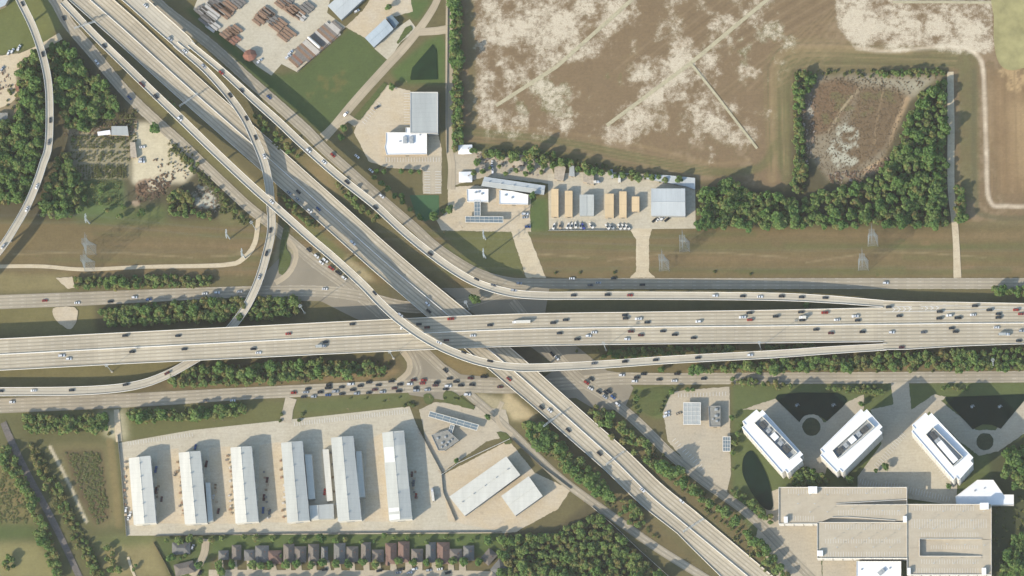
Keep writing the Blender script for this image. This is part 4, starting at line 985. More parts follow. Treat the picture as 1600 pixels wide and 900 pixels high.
# ------------------------------------------------------------------ office blocks
def office(label, px, h, well, unit_list):
    w = ccw([W(p[0], p[1], h)[:2] for p in px]); b = base_of(w); r = rel(w, b)
    root = empty('office_block', (b[0], b[1], 0), 0, label, 'office building', 'white office blocks of the park')
    fl = 9; fh = h / fl
    mb = MB(); inn = inset(r, 0.5)
    for k in range(fl + 1):
        z0 = k * fh - (0.9 if k else 0.3); z1 = min(k * fh + 0.9, h + 0.2)
        n = len(r); mb.prism(r, z0, z1, top=(k < fl), bottom=True)
    # fins
    for i in range(len(r)):
        p, q = Vector(r[i]), Vector(r[(i + 1) % len(r)]); L = (q - p).length
        for j in range(1, int(L / 6.5)):
            c = p + (q - p) * (j / int(L / 6.5)); an = math.atan2((q - p).y, (q - p).x)
            mb.box((c.x, c.y, h / 2), (0.7, 0.5, h - 0.2), an)
    mb.build('wall', M['wall_white'], root)
    for k in range(fl):
        g = MB(); g.prism(inn, k * fh + 0.85, (k + 1) * fh - 0.85, top=False, bottom=False); g.build('window_band', M['glass'], root)
    rb = MB(); i2 = inset(r, 0.6); rb.add([(*p, h + 0.25) for p in i2], [tuple(range(len(r)))]); rb.build('roof', M['white_roof'], root)
    pb = MB(); ring(pb, inset(r, -0.1), i2, h + 0.2, h + 1.0); pb.build('parapet', M['white_roof'], root)
    ww = ccw([W(p[0], p[1], h + 3)[:2] for p in well]); wr = rel(ww, b)
    sb = MB(); ring(sb, wr, inset(wr, 0.5), h + 0.25, h + 3.6); sb.build('screen_wall', M['wall_white'], root)
    fb = MB(); fb.add([(*p, h + 0.30) for p in inset(wr, 0.5)], [(0, 1, 2, 3)]); fb.build('plant_deck', M['unit'], root)
    a, bb, c, d = [Vector(p) for p in wr]
    if (bb - a).length < (c - bb).length: a, bb, c, d = bb, c, d, a
    an = math.atan2((bb - a).y, (bb - a).x)
    for (u, v, lx, ly, hz, mt) in unit_list:
        p = a + (bb - a) * u + (d - a) * v
        ub = MB(); ub.box((p.x, p.y, h + 0.32 + hz / 2), (lx, ly, hz), an)
        if hz < 3:
            for s in (-.25, .25): 
                q = p + (bb - a).normalized() * (lx * s); ub.tube((q.x, q.y, h + .32 + hz), (q.x, q.y, h + .7 + hz), min(ly, lx * .5) * .36, min(ly, lx * .5) * .36, 10, mi=0)
        ub.build('rooftop_unit', M[mt], root)
    return root
UL = [(.14, .5, 7, 5.5, 2.2, 'unit_dark'), (.30, .5, 4, 5, 2.4, 'unit'), (.47, .5, 7, 6, 3.6, 'white_roof'), (.64, .5, 5, 5, 2.0, 'unit'), (.80, .5, 8, 5.5, 2.3, 'unit_dark')]
UL3 = [(.16, .5, 9, 6, 2.0, 'unit_dark'), (.30, .5, 4, 6, 2.2, 'unit'), (.66, .5, 26, 6, 3.7, 'white_roof')]
def chip(n_, e_, s_, w_, k=0.09):
    """roof of four sides whose corners are stepped in"""
    P = [Vector(p) for p in (n_, e_, s_, w_)]; out = []
    for i in range(4):
        p0, p1, p2 = P[i - 1], P[i], P[(i + 1) % 4]
        u, v = (p0 - p1).normalized() * 6.5, (p2 - p1).normalized() * 6.5
        out += [tuple(p1 + u), tuple(p1 + u + v), tuple(p1 + v)]
    return out
HO = 35.0
office('leftmost white office block, its long side running down to the right beside the narrow pond', chip((1187, 636), (1259, 715), (1226, 744), (1155, 663)), HO, [(1191, 650), (1246, 707), (1233, 718), (1178, 661)], UL)
office('middle white office block, its long side running up to the right', chip((1350, 635), (1383, 672), (1312, 743), (1277, 707)), HO, [(1355, 655), (1367, 667), (1309, 717), (1300, 704)], UL)
office('white office block at the second fountain pond, with one long white penthouse', chip((1451, 641), (1525, 720), (1494, 755), (1420, 669)), HO, [(1458, 667), (1505, 714), (1489, 729), (1446, 679)], UL3)
flat_building('entrance_pavilion', 'white low pavilion with stepped edge beside the parking garage and office block', 'pavilion', [(1493, 776), (1527, 750), (1552, 750), (1568, 773), (1584, 773), (1584, 789), (1494, 789)], 8, 'white_roof', 'wall_white', units=[(1523, 767, 1.2, 1.2, 1), (1538, 763, 1, 1, .8)])
flat_building('office_annex', 'white flat roofed annex at the bottom edge under the parking garage', 'annex', [(1338, 877), (1408, 877), (1408, 930), (1338, 930)], 10, 'white_roof', 'wall_tan', units=[(1377, 894, 7, 4, 2, R(40)), (1346, 890, 1.2, 1.2, 1), (1390, 888, 1.2, 1.2, 1)])

# ------------------------------------------------------------------ parking garage: three decks with ramps
HG = 15.0
def garage():
    def pz(p, z=HG): 
        q = W(p[0], p[1], HG); return (q[0], q[1])
    b = pz((1400, 830))
    root = empty('parking_garage', (b[0], b[1], 0), 0, 'sprawling tan multi level parking garage with ramps sunk into its roof decks', 'parking garage')
    def R_(pts): return ccw([(x - b[0], y - b[1]) for x, y in (pz(p) for p in pts)])
    def slab(pts, z=HG, nm='deck', mat='garage', th=0.5):
        mb = MB(); mb.prism(R_(pts), z - th, z); return mb.build(nm, M[mat], root)
    slab([(1217, 761.5), (1417, 761.5), (1417, 780.5), (1306, 787), (1306, 789), (1417, 788.5), (1417, 813.5), (1399, 813.5), (1325, 808), (1300, 808.5), (1284, 815), (1277, 818.5), (1217, 818.5)])
    slab([(1277, 816.5), (1417, 816.5), (1417, 872.5), (1277, 872.5)])
    slab([(1417.3, 788), (1549, 788), (1549, 843), (1534, 842), (1437, 842), (1437, 856), (1417.3, 856)])
    slab([(1417.3, 856.3), (1437, 856.3), (1437, 869), (1534, 869), (1534, 843), (1549, 843.3), (1549, 898), (1417.3, 898)])
    def ramp(p0, p1, q0, q1, d0, d1, nm='ramp'):
        mb = MB(); v = [(*((lambda t: (t[0] - b[0], t[1] - b[1]))(pz(p))), HG - d) for p, d in ((p0, d0), (p1, d1), (q1, d1), (q0, d0))]
        mb.add(v, [(0, 1, 2, 3)]); mb.build(nm, M['garage'], root)
    ramp((1306, 786.5), (1417, 779.5), (1306, 790), (1417, 790), 0.55, 4.0)
    ramp((1399, 807), (1283, 807), (1399, 817), (1283, 817), 0.55, 4.0)
    ramp((1437, 841), (1534, 841), (1437, 870), (1534, 870), 5.0, 0.55)
    # walls of the ramp wells
    mb = MB(); w_ = R_([(1437, 842), (1534, 842), (1534, 869), (1437, 869)]); mb.prism(w_, HG - 6, HG - 0.51, top=False, bottom=False); mb.build('ramp_wall', M['pier'], root)
    outline = [(1217, 761.5), (1417, 761.5), (1417, 788), (1549, 788), (1549, 898), (1417.3, 898), (1417.3, 872.5), (1277, 872.5), (1277, 818.5), (1217, 818.5)]
    o = R_(outline)
    for k in range(1, 5):
        mb = MB(); mb.prism(inset(o, 0.3), HG - 3.3 * k - 0.45, HG - 3.3 * k); mb.build('floor_slab', M['garage'], root)
        pb = MB(); ring(pb, o, inset(o, 0.28), HG - 3.3 * k - 0.5, HG - 3.3 * k + 0.9); pb.build('parapet', M['barrier'], root)
    pb = MB(); ring(pb, inset(o, -0.15), inset(o, 0.25), HG - 0.9, HG + 1.0); pb.build('parapet', M['barrier'], root)
    for pts in ([(1277, 816.3), (1417, 816.3)], [(1417.2, 789), (1417.2, 872)], [(1437, 842), (1534, 842)], [(1437, 842), (1437, 869)], [(1437, 869), (1534, 869)], [(1306, 788.9), (1417, 788.4)], [(1300, 808.2), (1325, 807.8), (1399, 813.3)], [(1306, 787), (1417, 780.4)]):
        mb = MB()
        for p, q in zip(pts[:-1], pts[1:]):
            P, Q = Vector(pz(p)) - Vector(b), Vector(pz(q)) - Vector(b); c = (P + Q) / 2; an = math.atan2((Q - P).y, (Q - P).x)
            mb.box((c.x, c.y, HG + 0.45), ((Q - P).length, 0.3, 0.9), an)
        mb.build('ramp_parapet', M['barrier'], root)
    cb_ = MB(); n = len(o)
    for i in range(n):
        p, q = Vector(o[i]), Vector(o[(i + 1) % n]); L = (q - p).length; m = max(1, int(L / 9))
        for j in range(m):
            c = p + (q - p) * ((j + .5) / m); cb_.box((c.x * .997, c.y * .997, HG / 2 - 0.4), (0.7, 0.7, HG - 0.8))
    cb_.build('column', M['pier'], root)
    for (x0, y0, x1, y1, hh) in ((1263, 761, 1277, 771, 3.2), (1225, 808, 1231, 817, 3.2), (1277, 861, 1286, 869, 3), (1411, 807, 1417, 816, 3.2), (1531, 786.5, 1545, 796, 3.4), (1534, 888, 1541, 898, 3.2), (1418, 888, 1423, 898, 3.2)):
        P = [pz(p) for p in ((x0, y0), (x1, y1))]; mb = MB()
        mb.box(((P[0][0] + P[1][0]) / 2 - b[0], (P[0][1] + P[1][1]) / 2 - b[1], HG + hh / 2 + .02), (abs(P[1][0] - P[0][0]), abs(P[1][1] - P[0][1]), hh)); mb.build('stair_tower', M['white_roof'], root)
    # painted bays
    mb = MB()
    def bays(x0, x1, y, ln):
        k = x0
        while k < x1:
            P, Q = pz((k, y)), pz((k, y + ln)); mb.box(((P[0] + Q[0]) / 2 - b[0], (P[1] + Q[1]) / 2 - b[1], HG + 0.012), (0.22, abs(P[1] - Q[1]), 0.015)); k += 4.0
    for args in ((1232, 1410, 763.5, 8), (1235, 1275, 806, 8), (1310, 1410, 797, 8), (1290, 1410, 819, 8), (1290, 1410, 842, 7), (1290, 1410, 862, 8), (1425, 1525, 790, 8), (1425, 1545, 811, 14), (1440, 1532, 832, 7), (1440, 1532, 874, 7), (1428, 1530, 888, 8), (1455, 1530, 852, 6)): bays(*args)
    mb.build('bay_marking', M['paint'], root)
    return root
garage()
LAMPS = [(1248, 774), (1266, 774), (1293, 774), (1325, 774), (1354, 772), (1382, 770), (1247, 788), (1273, 788), (1266, 801), (1293, 801), (1332, 796), (1355, 797), (1379, 799), (1404, 799), (1325, 828), (1351, 828), (1378, 828), (1405, 828), (1305, 842), (1332, 842), (1358, 842), (1385, 842), (1308, 856), (1338, 856), (1365, 856), (1391, 856), (1474, 800), (1505, 800), (1537, 800), (1454, 814), (1486, 814), (1518, 814), (1437, 827), (1459, 827), (1490, 827), (1522, 827), (1480, 851), (1508, 852), (1538, 853), (1459, 881), (1490, 881), (1521, 881)]
lb = MB(); lb.tube((0, 0, 0), (0, 0, 5.5), 0.16, 0.1, 6); lpm = lb.mesh('lamp_pole', M['steel'])
lb = MB(); lb.box((0, 0, 5.6), (1.8, 0.4, 0.16)); lhm = lb.mesh('lamp_head', M['steel'])
for x, y in LAMPS:
    p = W(x, y, HG); e = empty('deck_lamp', (p[0], p[1], HG + 0.01), 0, 'thin lamp post standing on the roof deck of the parking garage', 'lamp post', 'lamp posts on the garage roof')
    link_mesh('pole', lpm, e); link_mesh('lamp_head', lhm, e)

# ------------------------------------------------------------------ north industrial strip
flat_building('metal_building', 'grey metal flat roofed building along the tree lined road, behind the white annex', 'building', [(641, 144), (684, 144), (684, 208), (641, 208)], 10, 'mr_grey', 'wall_grey', units=[(661, 138, .01, .01, .01)][:0])
flat_building('showroom', 'bright white stepped flat roof building with two rooftop units', 'building', [(603, 207), (634, 207), (634, 199.5), (652, 199.5), (652, 207), (667, 207), (667, 241), (604, 242), (601, 230), (603, 222)], 8, 'white_roof', 'wall_tan',
              units=[(633, 219, 4, 7, 1.6), (643, 219, 4, 7, 1.6), (625, 221, 2, 1, .6), (656, 211, 1, 1, .8)])
gable_building('warehouse', 'blue grey metal shed standing beside the diagonal side road', 'warehouse', [(570, 59), (584, 74), (615, 45), (602, 29)], 6, 0.6, ('mr_blue', 'mr_blue'), 'wall_grey', door=False)
flat_building('lean_to_shed', 'dark low shed at the upper end of the blue grey metal shed', 'shed', [(603, 27), (612, 23), (623, 35), (616, 44)], 4, 'panel', 'wall_grey', parapet=0)
gable_building('warehouse', 'big pale roofed warehouse at the top edge beside the lumber yard', 'warehouse', [(512, 9), (533, 31), (584, -16), (564, -38)], 8, 0.8, ('mr_silver', 'mr_silver'), 'wall_grey', door=False)
def hexroof():
    c = W(390, 86, 5); root = empty('tile_roof_house', (c[0], c[1], 0), R(20), 'small house with a faceted red tile roof at the lumber yard gate', 'house')
    mb = MB(); pts = [(7.6 * math.cos(k * math.pi / 4 + .4), 6.4 * math.sin(k * math.pi / 4 + .4)) for k in range(8)]
    mb.prism([(x * .9, y * .9) for x, y in pts], -.2, 4.2, top=False); mb.build('wall', M['wall_tan'], root)
    rb = MB(); rb.add([(*p, 4) for p in pts] + [(-1.6, 0, 7.4), (1.6, 0, 7.4)], [(k, (k + 1) % 8, 9 if k in (6, 7, 0) else 8) for k in (0, 1, 2, 3, 4, 5, 6, 7)] + [(1, 9, 8), (6, 8, 9)]); rb.build('roof', M['tile_red'], root)
    db = MB(); db.box((0, -5.8, 1.2), (1.4, .2, 2.3)); db.build('door', M['wall_dark'], root)
hexroof()
# compound with canopies
gable_building('long_shed', 'long grey roofed shed slanting across the compound behind two white buildings', 'shed', [(757, 276), (852, 290), (850, 304), (752, 290.5)][::1] and [(852, 290), (850, 304), (752, 290.5), (757, 276)], 5, 0.7, ('mr_silver', 'mr_grey'), 'wall_grey', door=False)
flat_building('shop_building', 'white flat roofed shop left of the other white shop, above the long canopy', 'shop', [(729.5, 295.5), (763, 295.5), (763, 315.5), (730, 315)], 4.5, 'white_roof', 'wall_white', units=[(743, 301, 2, 1.6, 1), (748, 300, 2, 1.6, 1), (753, 303, 2, 1.6, 1)])
flat_building('shop_building', 'white ridged roof shop right of the other white shop, beside the grassy driveway', 'shop', [(780, 297), (801, 299), (825.5, 304.5), (825, 320), (780, 319)], 4.5, 'white_roof', 'wall_tan', units=[(790, 305, 2, 1.6, 1), (800, 309, 1.6, 1.6, 1)])
def canopy(name, label, cat, px, h, nx, ny, roof='panel', frame='wall_white', purl=0):
    w = ccw([W(p[0], p[1], h)[:2] for p in px]); b = base_of(w); r = rel(w, b)
    root = empty(name, (b[0], b[1], 0), 0, label, cat)
    mb = MB(); mb.prism(r, h - 0.5, h); mb.build('canopy_roof', M[roof], root)
    pb = MB(); ring(pb, inset(r, -0.25), inset(r, 0.3), h - 0.7, h + 0.25); pb.build('fascia', M[frame], root)
    a, bb, c, d = [Vector(p) for p in r]
    fb = MB()
    for k in range(1, nx):
        p, q = a + (bb - a) * (k / nx), d + (c - d) * (k / nx); m = (p + q) / 2; fb.box((m.x, m.y, h + .12), ((q - p).length, .3, .22), math.atan2((q - p).y, (q - p).x))
    for k in range(1, ny):
        p, q = a + (d - a) * (k / ny), bb + (c - bb) * (k / ny); m = (p + q) / 2; fb.box((m.x, m.y, h + .1), ((q - p).length, .3, .2), math.atan2((q - p).y, (q - p).x))
    fb.build('roof_rib', M[frame], root)
    for u in (.12, .5, .88):
        for v in (.2, .8):
            p = a + (bb - a) * u + (d - a) * v; cb2 = MB(); cb2.tube((p.x, p.y, -.1), (p.x, p.y, h - .5), .2, .2, 8); cb2.build('column', M['steel'], root)
    return root
canopy('station_canopy', 'long narrow canopy below the white shops with a framed blue grey roof', 'canopy', [(727.5, 338), (786, 338.5), (786, 348), (727.5, 347)], 5, 8, 2)
canopy('station_canopy', 'short upright canopy joining the long one to the white shop', 'canopy', [(741, 312.5), (750.5, 312.5), (750.5, 337), (741, 337)], 4.4, 2, 4)
canopy('station_canopy', 'long slanting canopy at the bottom crossroads filling station', 'canopy', [(672, 642.5), (748, 664), (744.5, 672.5), (669.5, 650.5)], 5.2, 7, 2)
canopy('station_canopy', 'short link canopy between the slanting canopy and the dark roofed shop', 'canopy', [(704, 663), (710, 665), (704, 684), (698, 682)], 4.4, 2, 3)
flat_building('shop_building', 'grey gravel roofed corner shop of five sides with many rooftop units', 'shop', [(674, 680), (699, 672), (717, 688), (695, 704), (685, 704)], 5, 'flat_grey', 'wall_tan',
              units=[(684, 685, 2, 2, 1.2), (691, 692, 2.4, 2, 1.3), (697, 696, 2, 2, 1.2), (701, 691, 2, 2, 1.2), (696, 683, 2, 2, 1.2), (706, 687, 1.6, 1.6, 1), (690, 699, 1.6, 1.6, 1)])
canopy('station_canopy', 'square canopy with a grid roof beside the flat grey kiosk, south of the frontage road', 'canopy', [(1068, 629), (1094.5, 629), (1094.5, 663), (1068, 663)], 5.2, 4, 5, roof='mr_grey', frame='barrier')
flat_building('kiosk', 'grey flat roofed kiosk beside the square grid canopy', 'kiosk', [(1107, 634.5), (1125.5, 634.5), (1125.5, 666.5), (1108.5, 666.5)], 5, 'flat_grey', 'wall_tan', units=[(1119, 640, 3, 2.4, 1.4), (1119, 650, 3, 2.4, 1.4), (1114, 655, 1.5, 1.5, 1), (1120, 658, 2.4, 2, 1.3)])
canopy('car_wash', 'small narrow car wash shed with striped roof at the edge of the paved lot', 'car wash', [(1129.5, 682.5), (1141, 682.5), (1141, 705), (1129.5, 705)], 4, 3, 4, roof='panel', frame='barrier')
# storage yard
SG = 'storage units in the yard'
for lab, q in (('tan roofed storage building furthest left in the yard, at the grass edge', [(861.5, 295), (872.5, 295), (872.5, 338.5), (861.5, 338.5)]), ('tan roofed storage building just left of the grey one', [(882.5, 298), (894.5, 298), (894.5, 338.5), (882.5, 338.5)]),
               ('tan roofed storage building just right of the grey one', [(945.5, 302.5), (959, 302.5), (959, 339.5), (945.5, 339.5)]), ('tall tan roofed storage building between the widest tan one and the shortest one', [(967.5, 299), (979, 299), (979, 339.5), (967.5, 339.5)]), ('shortest tan roofed storage building, beside the driveway', [(987, 307), (999, 307), (999, 330), (987, 330)])):
    flat_building('storage_building', lab, 'storage', q, 5.5, 'mr_tan', 'wall_tan', group=SG, parapet=0)
gable_building('storage_building', 'grey roofed square storage building in the middle of the tan ones', 'storage', [(905.5, 304), (928, 304), (928, 337), (905.5, 337)], 6.5, .4, ('mr_grey', 'mr_pale'), 'wall_grey', door=False)
gable_building('warehouse', 'large square silver roofed metal building beside the wood', 'warehouse', [(1017.5, 294.5), (1017.5, 337), (1071, 337.5), (1070.5, 294.5)], 9.5, 1.0, ('mr_silver', 'mr_silver'), 'wall_grey', door=False)
flat_building('open_shed', 'low pale roof slab running behind the large silver metal building', 'shed', [(1007, 272), (1046, 274), (1086, 278), (1086, 296), (1072, 291), (1040, 285), (1010, 279)], 3.5, 'mr_silver', 'wall_grey', parapet=0)
for lab, q, m in (('weathered tin shed left of the blue grey one, behind the tan storage buildings', [(866, 258), (878, 256), (884, 262), (880, 283), (866, 280)], 'rust_roof'), ('narrow blue grey shed between two weathered tin sheds', [(890, 259), (897, 259), (898, 276), (889, 275)], 'mr_grey'), ('weathered tin shed right of the blue grey one with a slanting front', [(911, 273), (928, 264), (928, 289), (911, 284)], 'rust_roof')):
    flat_building('tin_shed', lab, 'shed', q, 3.2, m, 'wall_tan', parapet=0, group='tin sheds behind the storage yard')
# compound cottages
def house(label, x0, y0, x1, y1, mat, h=3.4, rise=3.0, rz=0.0, group=None, name='house', porch=False):
    cx, cy = W((x0 + x1) / 2, (y0 + y1) / 2, h)[:2]; wx, wy = abs(x1 - x0) * S * (1.14 if porch else 1), abs(y1 - y0) * S * (1.06 if porch else 1)
    root = empty(name, (cx, cy, 0), rz, label, 'house', group)
    mb = MB(); mb.box((0, 0, h / 2 - .1), (wx - 1, wy - 1, h + .2)); mb.build('wall', M['brick'], root)
    rb = MB(); x, y = wx / 2, wy / 2
    if wy >= wx: r0, r1 = (0, -(y - x * .9)), (0, y - x * .9)
    else: r0, r1 = (-(x - y * .9), 0), (x - y * .9, 0)
    v = [(-x, -y, h), (x, -y, h), (x, y, h), (-x, y, h), (*r0, h + rise), (*r1, h + rise)]
    f_ = [(0, 1, 4), (1, 2, 5, 4), (2, 3, 5), (3, 0, 4, 5)] if wy >= wx else [(0, 1, 5, 4), (1, 2, 5), (2, 3, 4, 5), (3, 0, 4)]
    rb.add(v, f_)
    # front wing with its own small gable
    if porch:
        g = x * .55; yy = -y - 1.6; rb.add([(-x * .9, yy, h), (-x * .9 + g * 1.3, yy, h), (-x * .9 + g * 1.3, -y * .3, h), (-x * .9, -y * .3, h), (-x * .9 + g * .65, yy, h + rise * .6), (-x * .9 + g * .65, -y * .2, h + rise * .6)], [(0, 1, 4), (1, 2, 5, 4), (3, 0, 4, 5)])
    roof = rb.build('roof', M[mat], root)
    ch = MB(); ch.box((x * .45, y * .2, h + rise * .75), (.9, .7, 1.8)); ch.build('chimney', M['brick'], roof)
    db = MB(); db.box((x * .3, -y + .45, 1.05), (1, .12, 2.1)); db.build('door', M['wall_dark'], root)
    gd = MB(); gd.box((-x * .35, -y + .45, 1.2), (min(4.6, wx * .4), .12, 2.3)); gd.build('garage_door', M['wall_white'], root)
    return root
for lab, q, m in (('small white roofed hut at the top left corner of the compound', (716, 226, 738, 241), 'white_roof'), ('dark shingled cottage among the compound trees', (752, 237, 765, 250), 'shingle_a'), ('brown shingled cottage below the dark one in the compound', (740, 257, 758, 270), 'rust_roof'), ('pale roofed hut left of the long grey shed', (717, 268, 738, 285), 'white_roof'), ('tin roofed cottage at the compound hedge, upper right', (801, 242, 818, 258), 'rust_roof')):
    house(lab, *q, m, h=2.8, rise=1.0, name='cottage')
for lab, q, m, h in (('grey nursery greenhouse with a long pale roof', [(174, 197), (199, 197), (201, 212), (174, 211)], 'mr_grey', 4), ('white narrow shed beside the nursery greenhouse', [(152, 206), (172, 203), (173, 210), (153, 212)], 'white_roof', 3), ('tiny white shed under the trees right of the left ramp', [(89, 145), (96, 139), (99, 142), (92, 148)], 'white_roof', 3),
                     ('long brown barn roof along the nursery yard', [(203, 222), (211, 222), (214, 246), (204, 246)], 'rust_roof', 3.5), ('grey flat shed at the far left among the trees', [(-4, 176), (12, 176), (12, 190), (-4, 190)], 'flat_grey', 4), ('orange container at the left dirt yard', [(23, 132), (28, 130), (30, 142), (25, 143)], 'tim_rust', 2.6), ('pale blue industrial roof at the top left corner', [(-30, -20), (24, -20), (8, 8), (-30, 26)], 'mr_blue', 7)):
    flat_building('shed' if h < 6 else 'warehouse', lab, 'shed' if h < 6 else 'warehouse', q, h, m, 'wall_tan', parapet=0)
# row of houses
HR = [(0, 700, 75, 800, 'b'), (80, 730, 155, 810, 'c'), (175, 690, 235, 800, 'a'), (245, 705, 310, 800, 'a'), (330, 690, 390, 795, 'a'), (410, 705, 448, 790, 'b'), (490, 685, 555, 810, 'b'), (570, 705, 635, 800, 'a'), (660, 680, 715, 800, 'a'), (730, 725, 795, 800, 'a'), (812, 685, 875, 810, 'c'), (892, 675, 955, 800, 'c'), (975, 720, 1040, 800, 'a'), (1065, 680, 1120, 800, 'b'), (1135, 680, 1205, 810, 'c'), (1215, 720, 1285, 795, 'a'), (1300, 700, 1360, 790, 'b')]
ORD = ['first', 'second', 'third', 'fourth', 'fifth', 'sixth', 'seventh', 'eighth', 'ninth', 'tenth', 'eleventh', 'twelfth', 'thirteenth', 'fourteenth', 'fifteenth', 'sixteenth', 'seventeenth', 'eighteenth', 'nineteenth', 'twentieth']
TENS = {2: 'twenty', 3: 'thirty', 4: 'forty', 5: 'fifty', 6: 'sixty', 7: 'seventy', 8: 'eighty', 9: 'ninety'}
def nth(k):
    if k < 20: return ORD[k]
    n = k + 1; t_, u = divmod(n, 10)
    return TENS[t_][:-1] + 'ieth' if u == 0 else TENS[t_] + '-' + ORD[u - 1]
MN = {'a': ('brown', 'shingle_a'), 'b': ('grey', 'shingle_b'), 'c': ('reddish', 'shingle_c')}
cnt = {}
for (x0, y0, x1, y1, m) in HR:
    a, b = Z('S6', x0, y0), Z('S6', x1, y1); k = cnt.get(m, 0); cnt[m] = k + 1
    house('%s house with a %s shingle roof from the left in the bottom row' % (nth(k), MN[m][0]), a[0], a[1] + 3, b[0], b[1] + 3, MN[m][1], group='houses in the row under the warehouse yard', porch=True, h=3.2, rise=3.2)
for lab, reg, q, m, rz in (('grey roofed house slanting at the right end of the house row', 'S6', (1420, 735, 1490, 825), 'a', -40), ('grey roofed house at the bottom edge beside the wood', 'S6', (1480, 810, 1570, 900), 'b', -40), ('grey hip roofed house set apart at the left cul-de-sac', 'S5', (1075, 690, 1190, 765), 'b', 0), ('brown roofed house at the bottom of the left cul-de-sac', 'S5', (1090, 815, 1215, 890), 'a', 12),
                          ('dark house at the upper left end of the street trees', 'S5', (1365, 740, 1430, 800), 'b', 0), ('pale brown house second along the street trees', 'S5', (1448, 705, 1508, 800), 'a', 0), ('grey house third along the street trees', 'S5', (1525, 735, 1592, 805), 'b', 0)):
    a, b = Z(reg, q[0], q[1]), Z(reg, q[2], q[3]); house(lab, a[0], a[1], b[0], b[1], MN[m][1], rz=R(rz), h=3.2, rise=2.6)

# ------------------------------------------------------------------ pylons, masts, poles
def mast_meshes():
    H = 37.0
    a = MB(); a.tube((0, 0, 0), (0, 0, H), .42, .18, 8); pole = a.mesh('pole', M['steel'])
    a = MB()
    for k in range(12):
        t0, t1 = 2 * math.pi * k / 12, 2 * math.pi * (k + 1) / 12
        a.tube((1.3 * math.cos(t0), 1.3 * math.sin(t0), H), (1.3 * math.cos(t1), 1.3 * math.sin(t1), H), .12, .12, 5)
    a.tube((-1.3, 0, H), (1.3, 0, H), .1, .1, 5); a.tube((0, -1.3, H), (0, 1.3, H), .1, .1, 5)
    rg = a.mesh('lamp_ring', M['steel'])
    a = MB(); a.box((0, 0, 0), (.9, .6, .4)); lm = a.mesh('floodlight', M['unit'])
    a = MB(); a.tube((0, 0, -.2), (0, 0, .5), 1.3, 1.3, 12); ft = a.mesh('footing', M['lot'])
    return H, pole, rg, lm, ft
MH, mp_, mr_, ml_, mf_ = mast_meshes()
for x, y, lab in ((175, 581, 'tall light mast on the grass between the main freeway and the left ramp'), (947, 547, 'tall light mast under the main freeway beside the cross street'), (1189, 546, 'tall light mast between the main freeway and the southern ramp'), (1552, 573, 'tall light mast in the tree belt near the right edge'), (476, 489, 'tall light mast at the end of the tree belt left of the crossing'), (733, 483, 'tall light mast beside the tree in the middle of the crossing'), (615, 560, 'tall light mast at the end of the southern tree belt'), (400, 395 - 36, 'tall light mast by the dirt path under the curved ramp')):
    p = W(x, y, 0); e = empty('light_mast', p, 0, lab, 'light mast')
    link_mesh('pole', mp_, e); link_mesh('lamp_ring', mr_, e); link_mesh('footing', mf_, e)
    for k in range(6): link_mesh('floodlight', ml_, e, (1.5 * math.cos(k * 1.047), 1.5 * math.sin(k * 1.047), MH - .3), k * 1.047)
def pylon_meshes(H=48.0, wb=5.2, wt=2.6):
    def wd(z): return wb + (wt - wb) * min(1, z / (H * .72)) if z < H * .72 else wt
    legs = []
    for sx, sy in ((1, 1), (1, -1), (-1, -1), (-1, 1)):
        a = MB(); zs = [0, H * .36, H * .72, H]
        for z0, z1 in zip(zs[:-1], zs[1:]): a.tube((sx * wd(z0), sy * wd(z0), z0), (sx * wd(z1), sy * wd(z1), z1), .17, .15, 5)
        legs.append(a.mesh('leg', M['pylon']))
    a = MB(); n = 9
    for k in range(n):
        z0, z1 = H * k / n, H * (k + 1) / n; w0, w1 = wd(z0), wd(z1)
        for s in ((1, 0), (-1, 0), (0, 1), (0, -1)):
            for m in (1, -1):
                p = (s[0] * w0 + s[1] * w0 * m, s[1] * w0 + s[0] * w0 * m, z0); q = (s[0] * w1 - s[1] * w1 * m, s[1] * w1 - s[0] * w1 * m, z1)
                a.tube(p, q, .08, .08, 4, cap=False)
        for i in range(4):
            c = [(w1, w1), (w1, -w1), (-w1, -w1), (-w1, w1)]; p, q = c[i], c[(i + 1) % 4]; a.tube((*p, z1), (*q, z1), .08, .08, 4, cap=False)
    br = a.mesh('lattice', M['pylon']); arms = []
    for z, L in ((H * .68, 9.0), (H * .82, 9.0), (H * .95, 9.0)):
        a = MB()
        for s in (1, -1):
            for yy in (wt, -wt): a.tube((0, yy * 1, z), (0, s * L, z + .3), .14, .1, 4)
            a.tube((0, s * wt, z + 1.8), (0, s * L, z + .35), .12, .1, 4); a.tube((0, s * L, z + .3), (0, s * L, z - 1.6), .12, .12, 5)
        a.tube((0, -wt, z), (0, wt, z), .14, .14, 4); arms.append(a.mesh('crossarm', M['pylon']))
    return legs, br, arms
PL = pylon_meshes()
for x, y, lab in ((141, 417, 'larger lattice pylon standing by the dirt path on the left'), (143, 391, 'lattice pylon just behind the one by the left dirt path'), (1038, 416, 'lattice pylon on the grass right of the second driveway, nearer the road'), (1070, 386, 'lattice pylon on the grass right of the second driveway, nearer the storage yard'), (1349, 415, 'lattice pylon in the right stretch of grass, nearer the frontage road'), (1364, 377, 'lattice pylon in the right stretch of grass, close to the wood')):
    e = empty('lattice_pylon', W(x, y, 0), 0, lab, 'pylon', 'lattice pylons along the power line strip'); 
    for m in PL[0]: link_mesh('leg', m, e)
    link_mesh('lattice', PL[1], e)
    for m in PL[2]: link_mesh('crossarm', m, e)
a = MB(); a.tube((0, 0, -.2), (0, 0, 33), .75, .4, 10); pm_ = a.mesh('pole', M['steel']); arm_ = []
